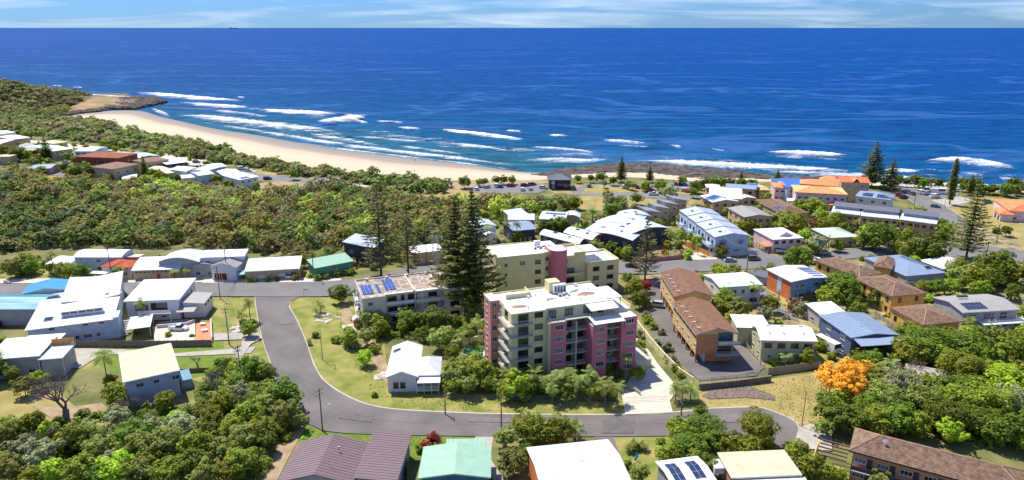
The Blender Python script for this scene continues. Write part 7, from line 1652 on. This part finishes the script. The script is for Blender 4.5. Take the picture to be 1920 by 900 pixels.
fence('yellow wall with dark railing behind the swimming pool', [(845,655),(907,642)], 2.2, M_YELG, slats=False, th=.3, name='boundary_wall', cat='wall', seg=3); fence('dark metal pool railing on the yellow wall', [(845,634),(907,622)], 1.1, STEEL, slats='rail', seg=2)
fence('wavy red pink rendered wall along the upper road under the sparse pine', [(1187,492),(1240,489),(1291,484)], 1.6, cm('render_terracotta', 180, 130, 120, rough=.9), slats=False, th=.3, name='boundary_wall', cat='wall', seg=3)
fence('white boundary wall behind the silver sedan', [(1335,482),(1419,477)], 1.7, WALLW, slats=False, th=.25, name='boundary_wall', cat='wall', seg=3.5); fence('orange timber fence beside the white townhouse driveway', [(1285,462),(1333,484)], 2.2, mat('timber_orange', (0, 0, 0, 1)), seg=2.4)
fence('low timber fence between the purple roof and the mint roof', [(739,847),(762,847),(764,905)], 1.7, FENCE); fence('timber fence behind the purple roofed house', [(565,842),(600,840),(640,838)], 1.6, FENCE)
fence('white picket steps beside the concrete drive of the mint roofed house', [(934,868),(946,900)], 1.0, FRAMEW, seg=1.2); fence('hedge bordered grey fence beside the middle ochre townhouse', [(1640,592),(1690,628)], 1.5, cm('fence_pale', 0, 0, 0))
fence('timber yard fence right of the old skillion house', [(340,700),(395,697)], 1.2, TIMBER); fence('dark steel fence beside the white roofed pink house', [(1407,457),(1440,478)], 1.7, STEEL, slats='rail'); fence('pink rendered pool wall before the white modernist house', [(296,617),(350,612),(366,606)], 1.2, W_PINKW, slats=False, th=.25, name='boundary_wall', cat='wall', seg=3)
fence('low white wall beside the terracotta courtyard', [(396,605),(398,640)], 1.2, W_PINKW, slats=False, th=.25, name='boundary_wall', cat='wall', seg=3); fence('curved low wall of the concrete drive beside the pink block', [(1170,728),(1190,735),(1200,742)], 1.0, CONC, slats=False, th=.25, name='boundary_wall', cat='wall', seg=2)
fence('low post and rail fence along the beach road verge', [(500,322),(560,328),(620,334)], .8, TIMBER, slats='rail', seg=4)
# pools
def pool(label, pts, z=.25):
    P = [G(x, y, z) for x, y in pts]; c = sum(P, Vector())/len(P); o = empty('swimming_pool', (c.x, c.y, 0), 0, label, 'swimming pool')
    b = MB(); b.poly([(p.x-c.x, p.y-c.y, z) for p in P]); w = b.build('pool_water', POOL, o); b = MB()
    for a, d in zip(P, P[1:]+P[:1]):
        u = (d-a).normalized(); n = Vector((u.y, -u.x, 0))*.45; a_ = a-c; d_ = d-c
        b.hexa([(a_.x, a_.y, 0), (d_.x, d_.y, 0), (d_.x+n.x, d_.y+n.y, 0), (a_.x+n.x, a_.y+n.y, 0)], [(a_.x, a_.y, z+.08), (d_.x, d_.y, z+.08), (d_.x+n.x, d_.y+n.y, z+.08), (a_.x+n.x, a_.y+n.y, z+.08)])
    b.build('pool_edge', CONCL, o)
pool('green swimming pool between the yellow wall and the pink block', [(868,664),(905,668),(909,650),(872,650)]); pool('narrow lap pool in front of the white modernist house', [(300,611),(352,605),(352,600),(302,605)])
sheet('courtyard', [(366,640),(398,640),(396,604),(368,606)], mat('paving_terracotta', srgb(205, 140, 105), .9, .1, 1), .2); sheet('terrace', [(286,612),(366,604),(366,640),(290,640)], CONCL, .12)
# outdoor table sets in the courtyard
for k, (x, y) in enumerate(((381, 612), (384, 624))):
    p = G(x, y); o = empty('outdoor_table', p, .4*k, 'white outdoor table with chairs in the terracotta courtyard, '+('farther' if k == 0 else 'nearer')+' set', 'table')
    MB().box(-.8, .8, -.5, .5, .98, 1.05).build('table_top', WALLW, o)
    for s in ((-.7, -.4), (.7, -.4), (.7, .4), (-.7, .4)): MB().box(s[0]-.04, s[0]+.04, s[1]-.04, s[1]+.04, .3, .98).build('leg', WALLW, o)
# orange bin / barrier by the bungalow, letterbox like signs
p = G(227, 522); o = empty('skip_bin', (p.x, p.y, .3), 0, 'orange container on the footpath beside the red tiled bungalow', 'container'); b = MB(); b.hexa([(-.9, -.6, 0), (.9, -.6, 0), (.9, .6, 0), (-.9, .6, 0)], [(-1.2, -.7, 1.1), (1.2, -.7, 1.1), (1.2, .7, 1.1), (-1.2, .7, 1.1)]); b.build('bin_body', cm('paint_orange', 220, 110, 30), o); MB().box(-1.25, 1.25, -.75, .75, 1.1, 1.16).build('rim', cm('paint_orange', 0, 0, 0), o)
p = G(570, 559); o = empty('street_sign', p, 0, 'street name sign on a post at the road corner', 'sign'); MB().bar((0, 0, 0), (0, 0, 3), .04).build('post', STEEL, o); MB().box(0, 1.4, -.02, .02, 2.7, 2.95).build('sign_plate', FRAMED, o)
p = G(1202, 884); p = G(1193, 856); o = empty('kayak', p, 1.2, 'small blue kayak lying on the grass below the spiky plants', 'kayak'); b = MB(); b.hexa([(-1, -.28, .05), (1, -.28, .05), (1, .28, .05), (-1, .28, .05)], [(-1.5, -.05, .35), (1.5, -.05, .35), (1.5, .05, .35), (-1.5, .05, .35)]); b.build('hull', cm('kayak_blue', 20, 120, 200), o); MB().box(-.3, .3, -.15, .15, .3, .37).build('cockpit', FRAMED, o)
# rocks in the corner garden, white debris pile
for nm, pl_, n_, lb in (('garden_rock', [(588,590),(612,586),(640,596),(625,606),(596,604)], 26, 'pale rocks round the corner garden bed'), ('garden_rock', [(432,612),(456,606),(462,618),(440,624)], 30, 'heap of pale rubble on the lawn beside the palms'), ('garden_rock', [(704,700),(722,700),(722,712),(706,712)], 14, 'rocks beside the white cottage')): rocks(nm, pl_, n_, .3, .8, .1, 1.1, lb)
for o_ in list(COL.objects):
    if o_.name.startswith('garden_rock'): o_.data = o_.data.copy(); o_.data.materials.clear(); o_.data.materials.append(CONCL)

# ------------------------------------------------------------------ people on the beach
def person_mesh(stride):
    me = bpy.data.meshes.new('body'); v = [(0, 0, .95), (0, 0, 1.15), (0, 0, 1.42), (0, 0, 1.52), (0, .01, 1.66), (0, .01, 1.76), (-.10, 0, .92), (-.12, stride*.5, .5), (-.12, stride, .06), (-.12, stride+.14, .03), (.10, 0, .92), (.12, -stride*.4, .5), (.12, -stride, .06), (.12, -stride+.14, .03),
        (-.20, 0, 1.40), (-.26, -.05, 1.12), (-.27, .05, .86), (.20, 0, 1.40), (.26, .06, 1.12), (.27, .14, .88)]
    e = [(0, 1), (1, 2), (2, 3), (3, 4), (4, 5), (0, 6), (6, 7), (7, 8), (8, 9), (0, 10), (10, 11), (11, 12), (12, 13), (2, 14), (14, 15), (15, 16), (2, 17), (17, 18), (18, 19)]
    rad = [.14, .12, .15, .06, .10, .07, .09, .065, .045, .035, .09, .065, .045, .035, .06, .045, .03, .06, .045, .03]
    me.from_pydata(v, e, []); o = bpy.data.objects.new('tmp', me); COL.objects.link(o); md = o.modifiers.new('s', 'SKIN')
    for i, r in enumerate(rad): me.skin_vertices[0].data[i].radius = (r, r)
    me.skin_vertices[0].data[0].use_root = True; o.modifiers.new('u', 'SUBSURF').levels = 1
    dg = bpy.context.evaluated_depsgraph_get(); res = bpy.data.meshes.new_from_object(o.evaluated_get(dg)); bpy.data.objects.remove(o); res.name = 'body'
    res.materials.clear(); res.materials.append(mat('skin', (.42, .24, .16, 1), .7, .05)); return res
PM = [person_mesh(.22), person_mesh(.06)]
PEOPLE = [(418,242,'dark','standing alone at the far wet edge of the beach'),(469,249,'dark','walking on the wet sand below the long foam line'),(689,275,'dark','on the wet sand right of the second breaker'),(739,283,'grey','walking alone in the middle of the wet sand'),(806,288,'dark','left of the group at the water edge'),(832,296,'dark','left one of a pair on the wet sand'),(838,295,'blue','right one of a pair on the wet sand'),(853,291,'white','paddling at the water edge'),(853,299,'grey','on the sand just below the paddling one'),(900,298,'dark','walking at the water edge toward the rocks'),(963,318,'dark','left one of the couple on the dry sand'),(967,318,'red','right one of the couple on the dry sand'),(778,303,'dark','bending forward alone on the dry sand'),(771,324,'grey','left one of two by the dune edge'),(777,324,'blue','right one of two by the dune edge'),(1263,342,'red','standing on the sand strip behind the park')]
CLO = {'dark': mat('cloth_dark', (.02, .02, .03, 1), .9), 'grey': mat('cloth_grey', (.2, .2, .22, 1), .9), 'blue': mat('cloth_blue', (.04, .10, .3, 1), .9), 'white': mat('cloth_white', (.7, .7, .7, 1), .9), 'red': mat('cloth_red', (.45, .04, .05, 1), .9)}
def beach_z(px, py): return -.35 if py < 320 else 0.0
for k, (x, y, c, lb) in enumerate(PEOPLE):
    z = beach_z(x, y); p = G(x, y, z); o = empty('person', p, k*1.3, 'tiny figure in '+c+' clothes '+lb, 'person'); link('body', PM[k % 2], o)
    link('shirt', shared(('shirt', c), lambda: MB().bar((0, 0, .98), (0, 0, 1.47), .185, .21, 8).mesh('shirt', CLO[c])), o); link('shorts', shared(('shorts', c), lambda: MB().bar((-.09, 0, .98), (-.12, .03, .55), .13, .11, 7).bar((.09, 0, .98), (.12, -.02, .55), .13, .11, 7).mesh('shorts', CLO[c])), o)
p = G(812, 244, SEAZ); o = empty('surfer', p, 0, 'surfer in a dark wetsuit sitting on a board at the edge of the long breaker', 'person'); bm_ = link('body', PM[1], o, (0, 0, -.3)); MB().hexa([(-1, -.25, .05), (1, -.25, .05), (1, .25, .05), (-1, .25, .05)], [(-1.1, -.2, .14), (1.1, -.2, .14), (1.1, .2, .14), (-1.1, .2, .14)]).build('surfboard', WALLW, o); link('wetsuit', shared('wets', lambda: MB().bar((0, 0, .2), (0, 0, 1.17), .2, .2, 8).mesh('wetsuit', CLO['dark'])), o)
# ship on the horizon
a = (460-960)/F*40000; o = empty('cargo_ship', (a, 40000, SEAZ), .2, 'dark cargo ship on the horizon at the left', 'ship')
MB().hexa([(-170, -20, 0), (170, -20, 0), (170, 20, 0), (-170, 20, 0)], [(-190, -24, 26), (200, -24, 26), (200, 24, 26), (-190, 24, 26)]).build('hull', FRAMED, o); MB().box(-180, -130, -18, 18, 26.1, 75).build('bridge', FRAMED, o); MB().box(-120, 150, -12, 12, 26.1, 34).build('deck_cargo', FRAMED, o)

# ------------------------------------------------------------------ a label of its own for every plant
SIDES = {'palm': 'feathery palm tree'}
LM = [l for l in LMK if l[2]]
groups = {}
for t in TREES:
    o, kind, x, y, r = t
    d, lm, lx, ly = min((math.hypot(x-l[0], y-l[1])-l[3]*.7, l[2], l[0], l[1]) for l in LM)
    px, _ = PJ(x, y, 0); qx, _ = PJ(lx, ly, 0)
    side = 'behind' if y-ly > abs(x-lx) else 'in front of' if ly-y > abs(x-lx) else 'left of' if x < lx else 'right of'
    if kind == 'palm': what = ('tall ' if r > 2.5 else 'small ')+'feathery palm'
    else:
        what = ('low ' if r < 1.5 else 'tall ' if r < 2.25 else 'small ' if r < 2.9 else 'medium ' if r < 4 else 'large ')+LEAF[kind][0]+(' shrub' if r < 2.25 else ' tree')
    groups.setdefault((what, side, lm), []).append((math.hypot(x-lx, y-ly), o))
ORD = ['nearest it', 'second nearest', 'third nearest', 'fourth nearest', 'fifth nearest', 'sixth nearest', 'seventh nearest', 'eighth nearest', 'ninth nearest', 'tenth nearest', 'eleventh nearest', 'twelfth nearest', 'thirteenth nearest', 'fourteenth nearest', 'fifteenth nearest', 'sixteenth nearest']
for (what, side, lm), L_ in groups.items():
    L_.sort(key=lambda q: q[0])
    for k, (d, o) in enumerate(L_):
        o['label'] = f'{what} {side} {lm}' + ('' if len(L_) == 1 else ', '+(ORD[k] if k < len(ORD) else 'farther out'))
        o['group'] = {'palm_tree': 'palm trees', 'shrub': 'garden shrubs', 'tree': 'leafy trees'}.get(o.name.split('.')[0], 'leafy trees')
